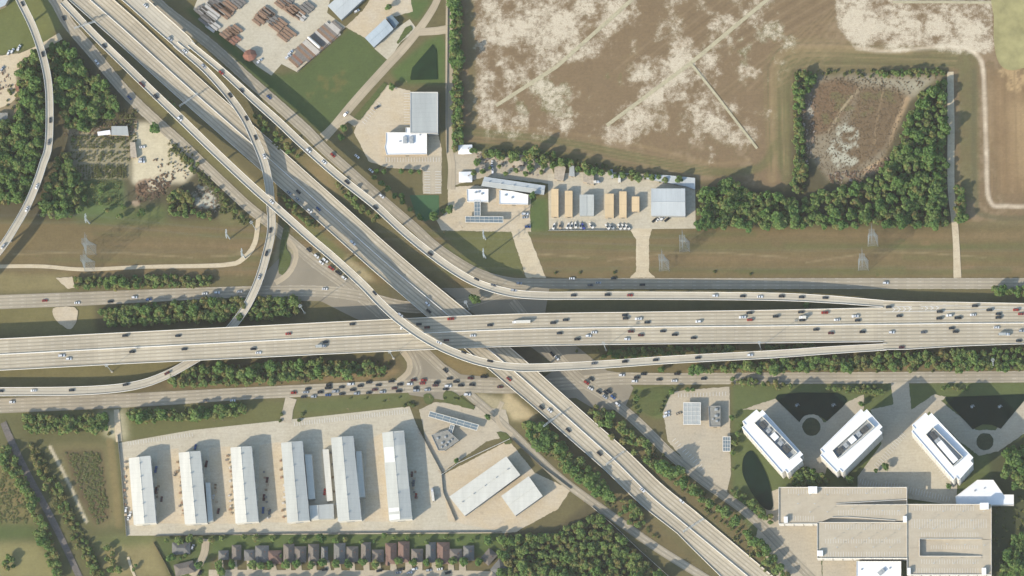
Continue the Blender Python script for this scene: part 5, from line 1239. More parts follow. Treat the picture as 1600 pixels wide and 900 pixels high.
for z, L in ((22, 4.0), (26, 4.6), (30, 3.6)):
    a = MB(); a.tube((0, -L, z + .6), (0, L, z + .6), .22, .22, 6)
    for s in (-1, 1): a.tube((0, s * L, z + .6), (0, s * L, z - .9), .16, .16, 6)
    arm_.append(a.mesh('crossarm', M['steel']))
for x, y, lab in ((140, 349, 'steel power pole at the edge of the green patch on the left'), (359, 373, 'steel power pole on the grass above the dirt path bend'), (383, 403, 'steel power pole inside the dirt path bend'), (759, 374, 'steel power pole on the grass just below the compound'), (759, 403, 'steel power pole on the grass beside the curving frontage road')):
    e = empty('power_pole', W(x, y, 0), 0, lab, 'power pole'); link_mesh('pole', pm_, e)
    for m in arm_: link_mesh('crossarm', m, e)
# wires along the two lines
def wires(label, pts, zs, off):
    rb = MB()
    for o_ in (-off, off):
        for z in zs:
            for p, q in zip(pts[:-1], pts[1:]):
                P, Q = Vector(W(*p, 0)) + Vector((0, o_, z)), Vector(W(*q, 0)) + Vector((0, o_, z)); prev = P
                for k in range(1, 9):
                    u = k / 8; c = P.lerp(Q, u) + Vector((0, 0, -6 * 4 * u * (1 - u) * min(1, (Q - P).length / 250))); rb.tube(prev, c, .03, .03, 3, cap=False); prev = c
    o = rb.build('power_line', M['wire']); tag(o, label, 'power line')
wires('thin power line strung between the lattice pylons nearer the road', [(-300, 418), (141, 417), (1038, 416), (1349, 415), (1900, 414)], (30.8, 37.6, 43.9), 9.0)
wires('thin power line strung between the steel power poles', [(-300, 348), (140, 349), (359, 373), (759, 374), (1070, 386)], (21.1, 25.1, 29.1), 4.0)
a = MB(); a.tube((0, 0, -.2), (0, 0, 11), .17, .12, 6); upm = a.mesh('pole', M['wood']); a = MB(); a.box((0, 0, 10.3), (.2, 2.6, .2)); a.box((0, .9, 10.5), (.12, .12, .4)); a.box((0, -.9, 10.5), (.12, .12, .4)); uam = a.mesh('crossarm', M['wood'])
UP_ = [('S1', 1345, 840), ('S1', 1397, 832), ('S1', 810, 890), ('S2', 580, 765), ('S2', 835, 705), ('S2', 1090, 690), ('S2', 1280, 680), ('S2', 1395, 665), ('S2', 1370, 735), ('S6', 1150, 250), ('S6', 1030, 20), ('S7', 180, 200), ('S7', 450, 440), ('S7', 840, 750), ('R2', 945, 520), ('R2', 1190, 560), ('R6', 1180, 560), ('R6', 1290, 525), ('R7', 75, 815), ('R7', 130, 395), ('R5', 1390, 60), ('R1', 960, 620), ('S8', 520, 690), ('S5', 700, 500)]
for k, (rg_, x, y) in enumerate(sorted(UP_, key=lambda u: Z(*u)[0])):
    e = empty('utility_pole', W(*Z(rg_, x, y), 0), R(random.choice((0, 40, 90))), 'slim wooden utility pole with one crossarm, %s from the left of all of them' % nth(k), 'utility pole', 'wooden utility poles')
    link_mesh('pole', upm, e); link_mesh('crossarm', uam, e)

# street lamps and sign gantries on the freeways
a = MB(); a.tube((0, 0, 0), (0, 0, 9), .14, .09, 6); slp = a.mesh('pole', M['steel']); a = MB(); a.tube((0, 0, 9), (0, 2.4, 9.5), .08, .06, 5); a.box((0, 2.6, 9.45), (.35, .9, .18)); slh = a.mesh('lamp_arm', M['steel'])
def gantry(label, reg_pts, z):
    P, Q = Vector(W(*reg_pts[0], z)), Vector(W(*reg_pts[1], z)); c = (P + Q) / 2; an = math.atan2((Q - P).y, (Q - P).x); L = (Q - P).length
    e = empty('sign_gantry', c, an, label, 'sign gantry'); a = MB(); a.tube((-L / 2, 0, -.2), (-L / 2, 0, 7.6), .3, .25, 8); a.build('post', M['steel'], e)
    a = MB(); a.tube((L / 2, 0, -.2), (L / 2, 0, 7.6), .3, .25, 8); a.build('post', M['steel'], e)
    a = MB()
    for yy, zz in ((-.6, 6.4), (.6, 6.4), (-.6, 7.6), (.6, 7.6)): a.tube((-L / 2, yy, zz), (L / 2, yy, zz), .12, .12, 5)
    for k in range(int(L / 2)): a.tube((-L / 2 + k * 2, -.6, 6.4 if k % 2 else 7.6), (-L / 2 + k * 2 + 2, .6, 7.6 if k % 2 else 6.4), .07, .07, 4)
    a.build('truss', M['steel'], e)
    a = MB(); a.box((-L * .18, -.85, 7), (L * .22, .2, 3)); a.build('sign_panel', M['unit_dark'], e)
    a = MB(); a.box((L * .2, -.85, 7), (L * .2, .2, 3)); a.build('sign_panel', M['unit_dark'], e)
gantry('sign gantry across the lower right carriageway of the diagonal freeway', [(975, 707), (948, 727)], 2.5)
gantry('sign gantry across the diagonal freeway near its top left, beside the highest ramp', [(150, 36), (118, 46)], 2.0)
gantry('sign gantry over the diagonal freeway above the crossing of the curved ramp', [(310, 148), (282, 168)], .4)
gantry('sign gantry across the diagonal freeway just below the crossing', [(876, 648), (850, 668)], 6.5)
gantry('sign gantry across the lower end of the diagonal freeway near the bottom edge', [(1100, 812), (1068, 832)], .4)

# ------------------------------------------------------------------ fences and walls
def fence(name, label, pts, h, mat, post=6.0, th=0.2, cat='fence'):
    P = [Vector(W(p[0], p[1], 0)) for p in pts]; c = P[len(P) // 2]; root = empty(name, c, 0, label, cat); a = MB(); b = MB()
    for p, q in zip(P[:-1], P[1:]):
        m = (p + q) / 2 - c; an = math.atan2((q - p).y, (q - p).x); L = (q - p).length
        a.box((m.x, m.y, h / 2), (L, th, h), an)
        for k in range(int(L / post) + 1):
            r = p + (q - p) * (k * post / L) - c; b.box((r.x, r.y, h / 2 + .1), (th * 2.2, th * 2.2, h + .25), an)
    a.build('panel', M[mat], root); b.build('post', M[mat], root)
fence('yard_wall', 'white wall slanting between the sand yard and the filling station', [(690, 742), (716, 724), (756, 705), (797, 686)], 2.6, 'barrier', cat='wall')
fence('board_fence', 'grey board fence along the bottom of the warehouse yard', [(242, 838), (400, 834.5), (560, 833), (785, 831.5)], 2.2, 'wall_dark')
fence('yard_fence', 'tall fence on the west side of the warehouse yard', [(184, 680), (190, 740), (198, 838)], 2.2, 'wall_grey')
fence('yard_fence', 'dark bent fence between the warehouse yard and the sand yard', [(653, 668), (690, 738), (693, 770), (712, 814)], 2.2, 'wall_dark')
fence('boundary_fence', 'pale thin fence along the lower frontage road beside the bottom wood', [(925, 792), (960, 822), (1002, 862), (1050, 905)], 2.0, 'wall_white')
fence('boundary_fence', 'dark fence below the sand yard along the lower frontage road', [(800, 686), (845, 728), (892, 764)], 2.0, 'wall_dark')
fence('yard_fence', 'dark fence on the lumber yard edge beside the green field', [(465, 112), (500, 82), (540, 44)], 2.4, 'wall_dark')
fence('board_fence', 'slanting wooden fence right of the bottom left lawn', [(240, 848), (258, 880), (270, 905)], 2.0, 'wood')
fence('yard_fence', 'thin dark fence around the white showroom lot', [(700, 0), (699, 120), (698, 240)], 1.6, 'wall_grey', 8, .12)
fence('yard_fence', 'fence along the front of the storage yard', [(857, 360.5), (985, 359.5)], 2.0, 'wall_grey', 5, .14)

# fountains
def fountain(x, y, lab):
    p = W(x, y, ZC[0]); e = empty('fountain', (p[0], p[1], .3), 0, lab, 'fountain'); a = MB(); a.tube((0, 0, 0), (0, 0, .5), .7, .7, 10); a.build('nozzle', M['steel'], e)
    a = MB()
    for k in range(26):
        t_ = k * 2.4; r_ = .6 + 2.6 * ((k * .618) % 1); a.tube((0, 0, .5), (r_ * .5 * math.cos(t_), r_ * .5 * math.sin(t_), 3.2 - r_ * .4), .06, .06, 3, cap=False); a.tube((r_ * .5 * math.cos(t_), r_ * .5 * math.sin(t_), 3.2 - r_ * .4), (r_ * math.cos(t_), r_ * math.sin(t_), .1), .07, .1, 3, cap=False)
    a.build('water_jet', M['white_roof'], e)
fountain(1245, 634, 'white fountain jet on the left side of the first dark pond'); fountain(1302, 634, 'white fountain jet on the right side of the first dark pond')
fountain(1519, 636, 'white fountain jet on the left side of the second dark pond'); fountain(1562, 636, 'white fountain jet on the right side of the second dark pond')
# ------------------------------------------------------------------ trees
def leaf_cloud(rs, nblob, nq, flat=0.8, qs=(.15, .27), col=0.5, open_=0.0):
    """unit crown: radius 1, centre at z=1.25; returns verts (n,4,3) and tint (n,)"""
    V_, T_ = [], []
    for k in range(nblob):
        if k == 0: c = np.array([0, 0, .15]); br = .6
        else:
            th = 2 * math.pi * k * 0.618 + rs.rand() * .8; rr = .28 + .48 * rs.rand(); c = np.array([rr * math.cos(th), rr * math.sin(th), (rs.rand() - .45) * 1.0 * flat]); br = .26 + .22 * rs.rand()
        bt = rs.rand() * .5
        n = int(nq * (br / .4) ** 2)
        d = rs.normal(size=(n, 3)) * np.array([1, 1, .8]); d /= np.linalg.norm(d, axis=1)[:, None]; d[:, 2] = np.where(d[:, 2] < -.4, -d[:, 2], d[:, 2])
        r = br * (.72 + .36 * rs.rand(n)); p = c + d * r[:, None]; p[:, 2] += 1.25
        nr = d + rs.normal(size=(n, 3)) * .55 + np.array([0, 0, .25]); nr /= np.linalg.norm(nr, axis=1)[:, None]
        a = np.cross(nr, rs.normal(size=(n, 3))); a /= np.linalg.norm(a, axis=1)[:, None]; b = np.cross(nr, a)
        s = (qs[0] + (qs[1] - qs[0]) * rs.rand(n))[:, None]; s2 = s * (.6 + .4 * rs.rand(n))[:, None]
        V_.append(np.stack([p - a * s - b * s2 * .4, p + a * s * .2 - b * s2, p + a * s + b * s2 * .3, p - a * s * .2 + b * s2], 1))
        T_.append(np.clip(bt + .5 * rs.rand(n), 0, 1))
    Vv = np.concatenate(V_); rr_ = np.quantile(np.hypot(Vv[..., 0], Vv[..., 1]), .93); Vv = Vv.copy(); Vv[..., :2] /= rr_; Vv[..., 2] = 1.25 + (Vv[..., 2] - 1.25) / rr_ * .92
    return Vv, np.concatenate(T_)
def quads_mesh(name, Q, T, mat):
    n = len(Q); me = bpy.data.meshes.new(name); me.vertices.add(4 * n); me.vertices.foreach_set('co', Q.reshape(-1).astype(np.float32))
    me.loops.add(4 * n); me.loops.foreach_set('vertex_index', np.arange(4 * n)); me.polygons.add(n)
    me.polygons.foreach_set('loop_start', np.arange(0, 4 * n, 4)); me.polygons.foreach_set('loop_total', np.full(n, 4))
    at = me.attributes.new('tint', 'FLOAT', 'POINT'); at.data.foreach_set('value', np.repeat(T, 4).astype(np.float32))
    me.materials.append(mat); me.update(calc_edges=True); return me
def trunk_mesh(rs):
    a = MB(); a.tube((0, 0, -.1), (.02, .01, .75), .085, .06, 7)
    for k in range(5):
        t = k * 1.3 + rs.rand(); a.tube((.02, .01, .55 + .05 * k), (.5 * math.cos(t), .5 * math.sin(t), 1.1 + .12 * k), .04, .015, 5)
    a.tube((.02, .01, .75), (0, 0, 1.5), .06, .02, 6)
    return a.mesh('trunk', M['bark'])
rsT = np.random.RandomState(5); PROTO = []
for k in range(9):
    Q, T = leaf_cloud(rsT, 11 + k % 6, 60, .7 + .2 * (k % 3), (.11, .21))
    PROTO.append((Q, T, quads_mesh('crown', Q, T, M['leaf']), trunk_mesh(rsT)))
LOW = []
for k in range(6): LOW.append(leaf_cloud(rsT, 10 + k % 5, 40, .8, (.15, .27)))
SHR = []
for k in range(4):
    Q, T = leaf_cloud(rsT, 6, 34, .7, (.22, .36)); Q = Q.copy(); Q[..., 2] -= .45; SHR.append((Q, T, quads_mesh('foliage', Q, T, M['leaf_shrub'])))
sb_ = MB()
for k in range(4): sb_.tube((0, 0, -.05), (.25 * math.cos(k * 1.6), .25 * math.sin(k * 1.6), .6), .05, .02, 5)
SSTEM = sb_.mesh('stem', M['bark'])

TREES = []                                   # px, py, radius m, label, tint
def zone(label, poly, sp, r0, r1, jit=.9, tint=0.0, n_max=9999):
    if sp < 10.6: sp *= .80
    rs = random.Random(hash(label) % 9973 if False else sum(map(ord, label)))
    xs, ys = [p[0] for p in poly], [p[1] for p in poly]; pts = []
    area = abs(sum(poly[i][0] * poly[(i + 1) % len(poly)][1] - poly[(i + 1) % len(poly)][0] * poly[i][1] for i in range(len(poly)))) / 2
    tries = int(area / (sp * sp) * 14) + 30
    for _ in range(tries):
        x, y = rs.uniform(min(xs), max(xs)), rs.uniform(min(ys), max(ys))
        if not in_poly(x, y, poly): continue
        k = rs.random()
        if all((x - a) ** 2 + (y - b) ** 2 > (sp * (.7 + .45 * k)) ** 2 for a, b, _k in pts):
            pts.append((x, y, k))
            if len(pts) >= n_max: break
    for x, y, k in pts:
      big = 1.32 if rs.random() < .13 else (.8 if rs.random() < .25 else 1.0)
      TREES.append((x, y, big * (r0 * .72 + (r1 * 1.08 - r0 * .72) * (0.45 * k + .55 * rs.random() ** 1.4)), label, tint + rs.uniform(-.1, .1)))
zone('bushy tree in the dense belt between the left north frontage road and main freeway', [(155, 484), (250, 476), (380, 466), (462, 463), (474, 480), (455, 494), (370, 498), (260, 504), (175, 509)], 9.5, 3.4, 4.6, tint=.1)
zone('bushy tree in the belt between the main freeway and the lower left frontage road', [(268, 594), (300, 576), (400, 571), (480, 566), (590, 568), (602, 580), (500, 590), (400, 599), (275, 604)], 9.5, 3.2, 4.6, tint=.12)
zone('tree in the low row between the dirt path and the left north frontage road', [(116, 434), (330, 432), (328, 446), (120, 449)], 9, 2.8, 3.9, tint=.08)
zone('tree in the clump left of the warehouse yard entrance', [(40, 652), (165, 650), (170, 670), (100, 676), (42, 674)], 9.5, 3.4, 4.6, tint=.02)
zone('tree in the row above the warehouse yard wall', [(200, 645), (290, 642), (378, 632), (380, 645), (300, 656), (205, 658)], 9.4, 3.8, 5.0)
zone('tree in the belt along the lower left side of the diagonal freeway', [(818, 662), (848, 662), (872, 685), (905, 718), (938, 750), (955, 780), (935, 772), (885, 736), (828, 688)], 8.6, 4.0, 5.4, tint=.05)
zone('tree in the small clump farther down the lower left side of the diagonal freeway', [(968, 778), (988, 785), (1012, 812), (1005, 820), (975, 800)], 9, 3.0, 4.2, tint=.1)
zone('tree in the long belt along the lower right side of the diagonal freeway', [(918, 640), (935, 632), (983, 668), (1038, 722), (1088, 758), (1148, 812), (1198, 858), (1236, 905), (1216, 905), (1125, 802), (1072, 766), (1004, 716), (952, 680)], 8.6, 4.0, 5.6, tint=.04)
zone('tree in the belt below the southern ramp on the right', [(1062, 578), (1200, 565), (1300, 560), (1420, 552), (1605, 546), (1605, 577), (1200, 579), (1100, 580)], 10, 3.2, 4.6, tint=.06)
zone('tree in the strip between the main freeway and the southern ramp', [(935, 556), (975, 545), (1060, 543), (1135, 542), (1145, 549), (1060, 552), (975, 560)], 8.5, 2.6, 3.8, tint=.02)
zone('tree in the narrow gap between the main freeway and the southern ramp farther right', [(1198, 541), (1268, 539), (1270, 544), (1200, 546)], 8, 2.4, 3.4)
zone('tree in the tall single file line beside the brown field', [(708, -10), (719, -10), (720, 228), (709, 236)], 9, 3.6, 5.2)
zone('tree in the hedge between the compound and the brown field', [(722, 232), (800, 240), (855, 232), (862, 240), (878, 250), (930, 263), (1000, 272), (1070, 282), (1060, 286), (930, 272), (880, 262), (860, 262), (760, 246)], 9.5, 2.9, 4.4)
zone('tree of the large wood east of the storage yard', [(1092, 296), (1140, 284), (1180, 302), (1232, 312), (1290, 300), (1320, 293), (1372, 278), (1404, 222), (1420, 180), (1442, 140), (1476, 128), (1480, 352), (1092, 354)], 10.5, 3.6, 5.6, tint=-.04)
zone('tree in the strip along the left side of the brown clearing', [(1243, 118), (1272, 112), (1278, 126), (1256, 150), (1252, 180), (1256, 230), (1262, 280), (1240, 300)], 9, 2.8, 4.4)
zone('low tree in the thin row along the top of the brown clearing', [(1370, 112), (1476, 108), (1476, 117), (1375, 119)], 8, 2.2, 3.2)
zone('tree in the short strip right of the gravel road', [(1495, 292), (1506, 294), (1510, 344), (1496, 346)], 9, 3.2, 4.6)
zone('tree of the wood on the left side of the far left ramp', [(32, 98), (56, 84), (64, 112), (68, 160), (66, 225), (58, 268), (38, 314), (-10, 318), (-10, 195), (25, 190)], 10.5, 3.8, 5.6)
zone('tree of the wood between the far left ramp and the nursery', [(78, 72), (104, 64), (122, 95), (128, 108), (150, 118), (183, 160), (178, 178), (155, 188), (145, 203), (106, 203), (98, 168), (88, 148), (80, 110)], 10.5, 3.8, 5.8)
zone('tree of the grove below the nursery beside the far left ramp', [(88, 248), (100, 242), (120, 266), (132, 292), (110, 340), (60, 338), (66, 310), (84, 268)], 10.5, 3.4, 5.2)
zone('tree dotted around the nursery beds', [(106, 206), (118, 206), (120, 280), (140, 284), (200, 330), (250, 330), (200, 340), (110, 335)], 17, 2.0, 3.6, tint=.1)
zone('scrub tree along the frontage road beside the nursery', [(262, 218), (312, 258), (300, 268), (268, 240)], 11, 1.8, 3.0, tint=.15)
zone('scrub tree along the frontage road past the sand pit', [(318, 278), (392, 342), (384, 350), (345, 312)], 10.6, 1.6, 2.8, tint=.15)
zone('tree in the clump around the pale sand pit', [(262, 308), (283, 292), (298, 312), (306, 328), (338, 338), (330, 343), (266, 334)], 10.5, 3.0, 4.8, tint=.05)
zone('tree of the bottom wood beside the house row', [(784, 840), (868, 834), (902, 818), (935, 806), (1035, 905), (790, 905)], 10, 3.2, 5.0, tint=.12)
zone('tree in the strip between the highest ramp and the diagonal freeway', [(434, 304), (445, 302), (492, 350), (486, 353), (458, 332)], 8.5, 2.6, 3.8, tint=.08)
zone('tree in the strip between the diagonal freeway and the northern flyover', [(523, 288), (532, 288), (560, 313), (590, 340), (584, 346), (556, 324)], 9, 3.0, 4.2, tint=.08)
zone('tree in the strip below the upper split of the ramps', [(392, 178), (404, 182), (470, 245), (462, 244), (415, 210)], 10, 2.6, 3.8)
zone('tree in the little clump between the highest ramp and the diagonal freeway at upper left', [(256, 158), (262, 156), (282, 172), (276, 176)], 8, 2.2, 3.0)
zone('tree in the hedgerow left of the track bed', [(0, 692), (10, 694), (26, 720), (48, 766), (60, 802), (84, 850), (98, 905), (88, 905), (60, 842), (42, 782), (18, 742), (2, 730)], 7.5, 3.0, 4.4, tint=.12)
zone('tree in the scrub between the track bed and the ditch', [(44, 692), (60, 702), (84, 742), (98, 768), (118, 812), (148, 862), (164, 905), (152, 905), (120, 855), (94, 802), (60, 742)], 9.5, 2.2, 3.8, tint=.2)
zone('tree of the wood in the bottom right corner', [(1562, 905), (1584, 842), (1610, 830), (1610, 905)], 10, 3.4, 5.2)
zone('tree in the clump right of the third office block', [(1572, 704), (1610, 690), (1610, 762), (1584, 762), (1570, 735)], 11, 4.2, 5.6, tint=-.05)
zone('dark tree in the clump between two office blocks and the garage', [(1240, 742), (1262, 730), (1294, 746), (1298, 758), (1242, 759)], 10, 3.0, 4.4, tint=-.1)
zone('tree in the hedge along the narrow pond', [(1142, 768), (1150, 764), (1206, 808), (1204, 818), (1194, 816)], 8.5, 2.4, 3.4)
zone('low tree under the frontage road in front of the first fountain pond', [(1140, 590), (1240, 600), (1242, 606), (1145, 604)], 9, 2.4, 3.4, tint=.18)
zone('low tree under the frontage road between the office drives', [(1292, 606), (1368, 604), (1382, 612), (1345, 617)], 9, 2.6, 3.6, tint=.15)
zone('low tree under the frontage road in front of the second fountain pond', [(1480, 602), (1515, 605), (1505, 612), (1470, 608)], 9, 2.2, 3.2, tint=.1)
zone('tree among the compound cottages', [(736, 246), (800, 262), (850, 262), (855, 280), (760, 268), (735, 280)], 15, 2.6, 4.0)
zone('young tree along the shaded strip of the warehouse yard fence', [(250, 840), (330, 838), (330, 846), (250, 846)], 16, 2.4, 3.6)
zone('tree in the back gardens of the house row', [(330, 838), (450, 836), (780, 836), (780, 846), (330, 850)], 19, 2.4, 4.2)
zone('tree on the west bank of the narrow pond', [(1143, 650), (1158, 665), (1150, 700), (1144, 760)], 14, 2.4, 3.6)
zone('thin tree in the strip between the lower frontage road and the diagonal freeway', [(955, 775), (1010, 830), (1000, 832), (950, 790)], 13, 1.8, 3.0, tint=.2)
zone('tree at the right edge beside the north frontage road', [(1552, 452), (1605, 449), (1605, 460), (1554, 460)], 9, 3.0, 4.2)
zone('young tree near the lower left lawn', [(165, 850), (185, 860), (190, 890), (170, 895)], 12, 3.0, 4.4, tint=.05)
zone('tree in the bottom left lawn', [(8, 872), (20, 870), (25, 885), (8, 890)], 9, 3.0, 4.0)
LONE = set()
def one(lab, reg, x, y, r, tint=0.0):
    p = Z(reg, x, y) if reg else (x, y); TREES.append((p[0], p[1], r, lab, tint)); LONE.add(lab)
for x, y in ((755, 160), (800, 165), (910, 165), (970, 165), (1020, 165)): one('small round tree in the row between the showroom parking and its lawn', 'R6', x, y + 8, 2.4, .1)
for x, y in ((740, 205), (785, 240), (825, 275), (870, 320), (910, 320), (915, 355), (965, 402), (1025, 455)): one('small round tree in the slanting row along the lawn and the green court', 'R6', x, y + 6, 2.9, .05)
one('spreading tree at the corner of the green court', 'R6', 1110, 455, 4.0); one('round tree standing alone in the compound lot beside the court', 'R6', 1210, 412, 4.0); one('bush like tree left of the lone round tree in the compound lot', 'R6', 1170, 420, 2.6)
one('lone tree in the middle of the crossing beside a light mast', 'S2', 1370, 75, 5.2); one('round tree with a flat crown in the pale nursery yard', 'R1', 970, 805, 5.0, -.1); one('tree at the lower edge of the pale nursery yard', 'R5', 890, 425, 3.6, .2)
one('tree on the grass strip near the southern ramp start', 'S3', 935, 510, 3.0, .05); one('tree hugging the north side of the main freeway where the northern ramp joins', 'S4', 240, 108, 3.0)
one('small tree on the traffic island of the office car park', 'S8', 735, 215, 3.2); one('smaller tree at the end of the office car park island', 'S8', 675, 242, 2.0); one('round tree between the second office block and the garage', 'S8', 512, 298, 4.0); one('tree at the foot of the third office block', 'S8', 1130, 340, 2.8)
one('tree above the left parking lot of the office drive', 'S4', 585, 728, 2.8); one('tree on the corner lawn of the lower right crossing', 'S3', 780, 690, 3.2); one('tree at the right end of the corner lawn of the lower right crossing', 'S3', 1000, 650, 3.0); one('tree by the kiosk lot entrance island', 'S3', 1098, 636, 2.4); one('second tree by the kiosk lot entrance island', 'S3', 1130, 636, 2.2)
one('tree beside the slanting canopy at the bottom crossroads', 'S2', 1450, 805, 2.8); one('tree at the corner of the filling station grass wedge', 'S6', 1255, 180, 2.4); one('dark tree beside the white compound shop', 'R7', 130, 325, 3.6)
one('large tree at the shed above the diagonal side road', 'R2', 830, 45, 3.0); one('tree on the narrow verge by the lot driveway', 'R2', 850, 545, 3.0); one('tree between the showroom lot and the frontage road', 'R2', 550, 800, 3.6, .05); one('tree beside the frontage road below the showroom lot', 'R2', 530, 860, 3.2)
for x, y in ((30, 840), (90, 832), (190, 832), (255, 824), (345, 832), (415, 818), (500, 824), (580, 828), (670, 815), (745, 828), (890, 808), (985, 815), (1070, 818), (1145, 820), (1230, 808), (1300, 810)): one('round street tree in front of the house row', 'S6', x, y, 4.0, .02)
for k in range(22): TREES.append((338 + k * 20 + (k * 7) % 5, 909 + (k * 5) % 7, 4.4, 'large street tree on the near side of the residential street', 0))
for x, y in ((1370, 830), (1385, 870), (1450, 830), (1245, 835), (1070, 790), (1120, 680), (1580, 830)): one('tree between the houses around the left cul-de-sac', 'S5', x, y, 4.2)
for x, y in ((1395, 815), (1530, 880), (1590, 690), (1450, 680), (1560, 780)): one('tree around the slanting houses at the right end of the house row', 'S6', x, y, 4.4)
for x, y in ((840, 790), (760, 815), (520, 60), (1560, 640)): pass
for x, y in ((255, 775), (300, 795), (155, 775), (1160, 770), (1130, 790), (850, 835), (835, 860)): one('small tree at the upper end of a warehouse or yard corner', 'S6' if x < 700 else 'S5', x, y, 1.8)
for x, y in ((250, 110), (60, 335), (300, 55)): pass

# the 295 largest are trees of their own, the remainder one mass
TREES.sort(key=lambda t_: (t_[3] not in LONE, -t_[2]))
keep, rest = TREES[:295], TREES[295:]
GRP = {}
for t_ in keep: GRP[t_[3]] = GRP.get(t_[3], 0) + 1
for k, (x, y, r, lab, tint) in enumerate(keep):
    p = W(x, y, 1.0 * r); pr = PROTO[k % 9] if tint < .15 else PROTO[(k * 2) % 9]
    e = empty('broadleaf_tree', (p[0], p[1], 0), random.uniform(0, 6.28), lab, 'tree', ('trees: ' + lab) if GRP[lab] > 1 else None)
    s = r / .98; e.scale = (s * random.uniform(.88, 1.12), s * random.uniform(.88, 1.12), s * random.uniform(1.0, 1.3))
    link_mesh('trunk', pr[3], e); link_mesh('crown', pr[2], e)
QQ, TT = [], []
for k, (x, y, r, lab, tint) in enumerate(rest):
    Q, T = LOW[k % 6]; p = W(x, y, r); a = random.uniform(0, 6.28); ca, sa = math.cos(a), math.sin(a); s = np.array([r * random.uniform(.9, 1.1), r * random.uniform(.9, 1.1), r * random.uniform(.95, 1.3)])
    q = Q * s; q = np.stack([q[..., 0] * ca - q[..., 1] * sa + p[0], q[..., 0] * sa + q[..., 1] * ca + p[1], q[..., 2]], -1)
    QQ.append(q); TT.append(np.clip(T + tint + random.uniform(-.3, .36), 0, 1))
# undergrowth below the woods: low leafy clumps
def under(poly, n, r0=.9, r1=2.0, tint=.1, hz=.9):
    xs, ys = [p[0] for p in poly], [p[1] for p in poly]; c = 0
    while c < n:
        x, y = random.uniform(min(xs), max(xs)), random.uniform(min(ys), max(ys))
        if not in_poly(x, y, poly): continue
        c += 1; Q, T = SHR[c % 4][:2]; Q = Q[::2]; T = T[::2]; p = W(x, y, .5); r = random.uniform(r0, r1); q = Q * np.array([r, r, r * hz]); QU.append(q + np.array([p[0], p[1], 0])); TU.append(np.clip(T + tint + random.uniform(-.2, .2), 0, 1))
QU, TU = [], []
o = bpy.data.objects.new('woodland', quads_mesh('woodland', np.concatenate(QQ), np.concatenate(TT), M['leaf'])); COL.objects.link(o)
tag(o, 'mass of smaller tree crowns filling the woods and belts between the larger trees', 'trees', None, 'stuff')
for poly, n in (([(1092, 296), (1240, 310), (1320, 293), (1372, 278), (1420, 180), (1476, 128), (1480, 354), (1092, 355)], 260), ([(784, 838), (868, 832), (935, 804), (1040, 905), (790, 905)], 230), ([(32, 98), (56, 84), (68, 160), (58, 268), (38, 314), (-10, 318), (-10, 195)], 130), ([(78, 72), (104, 64), (150, 118), (190, 165), (145, 205), (106, 203), (80, 110)], 130),
                ([(155, 482), (380, 464), (470, 462), (470, 486), (370, 500), (170, 510)], 110), ([(265, 598), (400, 568), (620, 566), (600, 590), (400, 602)], 150), ([(915, 640), (983, 665), (1088, 756), (1240, 905), (1210, 905), (1070, 770), (950, 680)], 170), ([(815, 660), (850, 660), (950, 780), (1020, 830), (1040, 850), (950, 790), (825, 690)], 130),
                ([(1060, 578), (1420, 550), (1605, 545), (1605, 580), (1100, 582)], 230), ([(40, 690), (62, 700), (120, 812), (165, 905), (150, 905), (60, 742)], 120), 
                ([(88, 248), (132, 292), (110, 342), (60, 340), (84, 268)], 60), ([(262, 305), (285, 290), (310, 328), (340, 340), (264, 338)], 40), ([(345, 300), (392, 345), (380, 352), (350, 335), (338, 335)], 50), ([(305, 262), (330, 285), (345, 305), (338, 305), (305, 275)], 30), ([(266, 218), (306, 258), (298, 265), (270, 235)], 40),
                ([(1545, 800), (1605, 770), (1605, 905), (1550, 905)], 80), ([(1240, 110), (1262, 240), (1262, 300), (1238, 300)], 60), ([(432, 302), (498, 352), (484, 356)], 30), ([(520, 284), (592, 345), (560, 330)], 40), ([(722, 228), (880, 245), (1088, 282), (1080, 290), (880, 262)], 110), ([(708, -10), (722, -10), (724, 236), (708, 240)], 80), ([(390, 175), (470, 250), (500, 262), (430, 230)], 35), ([(1240, 108), (1478, 108), (1478, 120), (1240, 122)], 60),
                ([(880, 545), (1150, 538), (1150, 552), (940, 562)], 50), ([(38, 648), (172, 646), (172, 680), (40, 680)], 50), ([(196, 640), (384, 628), (384, 648), (200, 662)], 40), ([(112, 430), (332, 428), (332, 449), (114, 451)], 60)):
    under(poly, n)
under([(102, 708), (156, 706), (171, 810), (150, 820)], 420, .6, 1.7, .25, .35); under([(-10, 738), (18, 738), (46, 800), (40, 818), (-10, 818)], 260, .6, 1.6, .25, .35); under([(42, 690), (62, 700), (122, 812), (165, 905), (148, 905), (58, 742)], 260, .7, 1.8, .2, .5); under([(265, 222), (312, 262), (395, 345), (380, 350), (300, 275)], 130, .7, 1.7, .15, .5)
o = bpy.data.objects.new('undergrowth', quads_mesh('undergrowth', np.concatenate(QU), np.concatenate(TU), M['leaf_shrub'])); COL.objects.link(o)
tag(o, 'ragged undergrowth of bushes and weeds along the woods and verges', 'undergrowth', None, 'stuff')
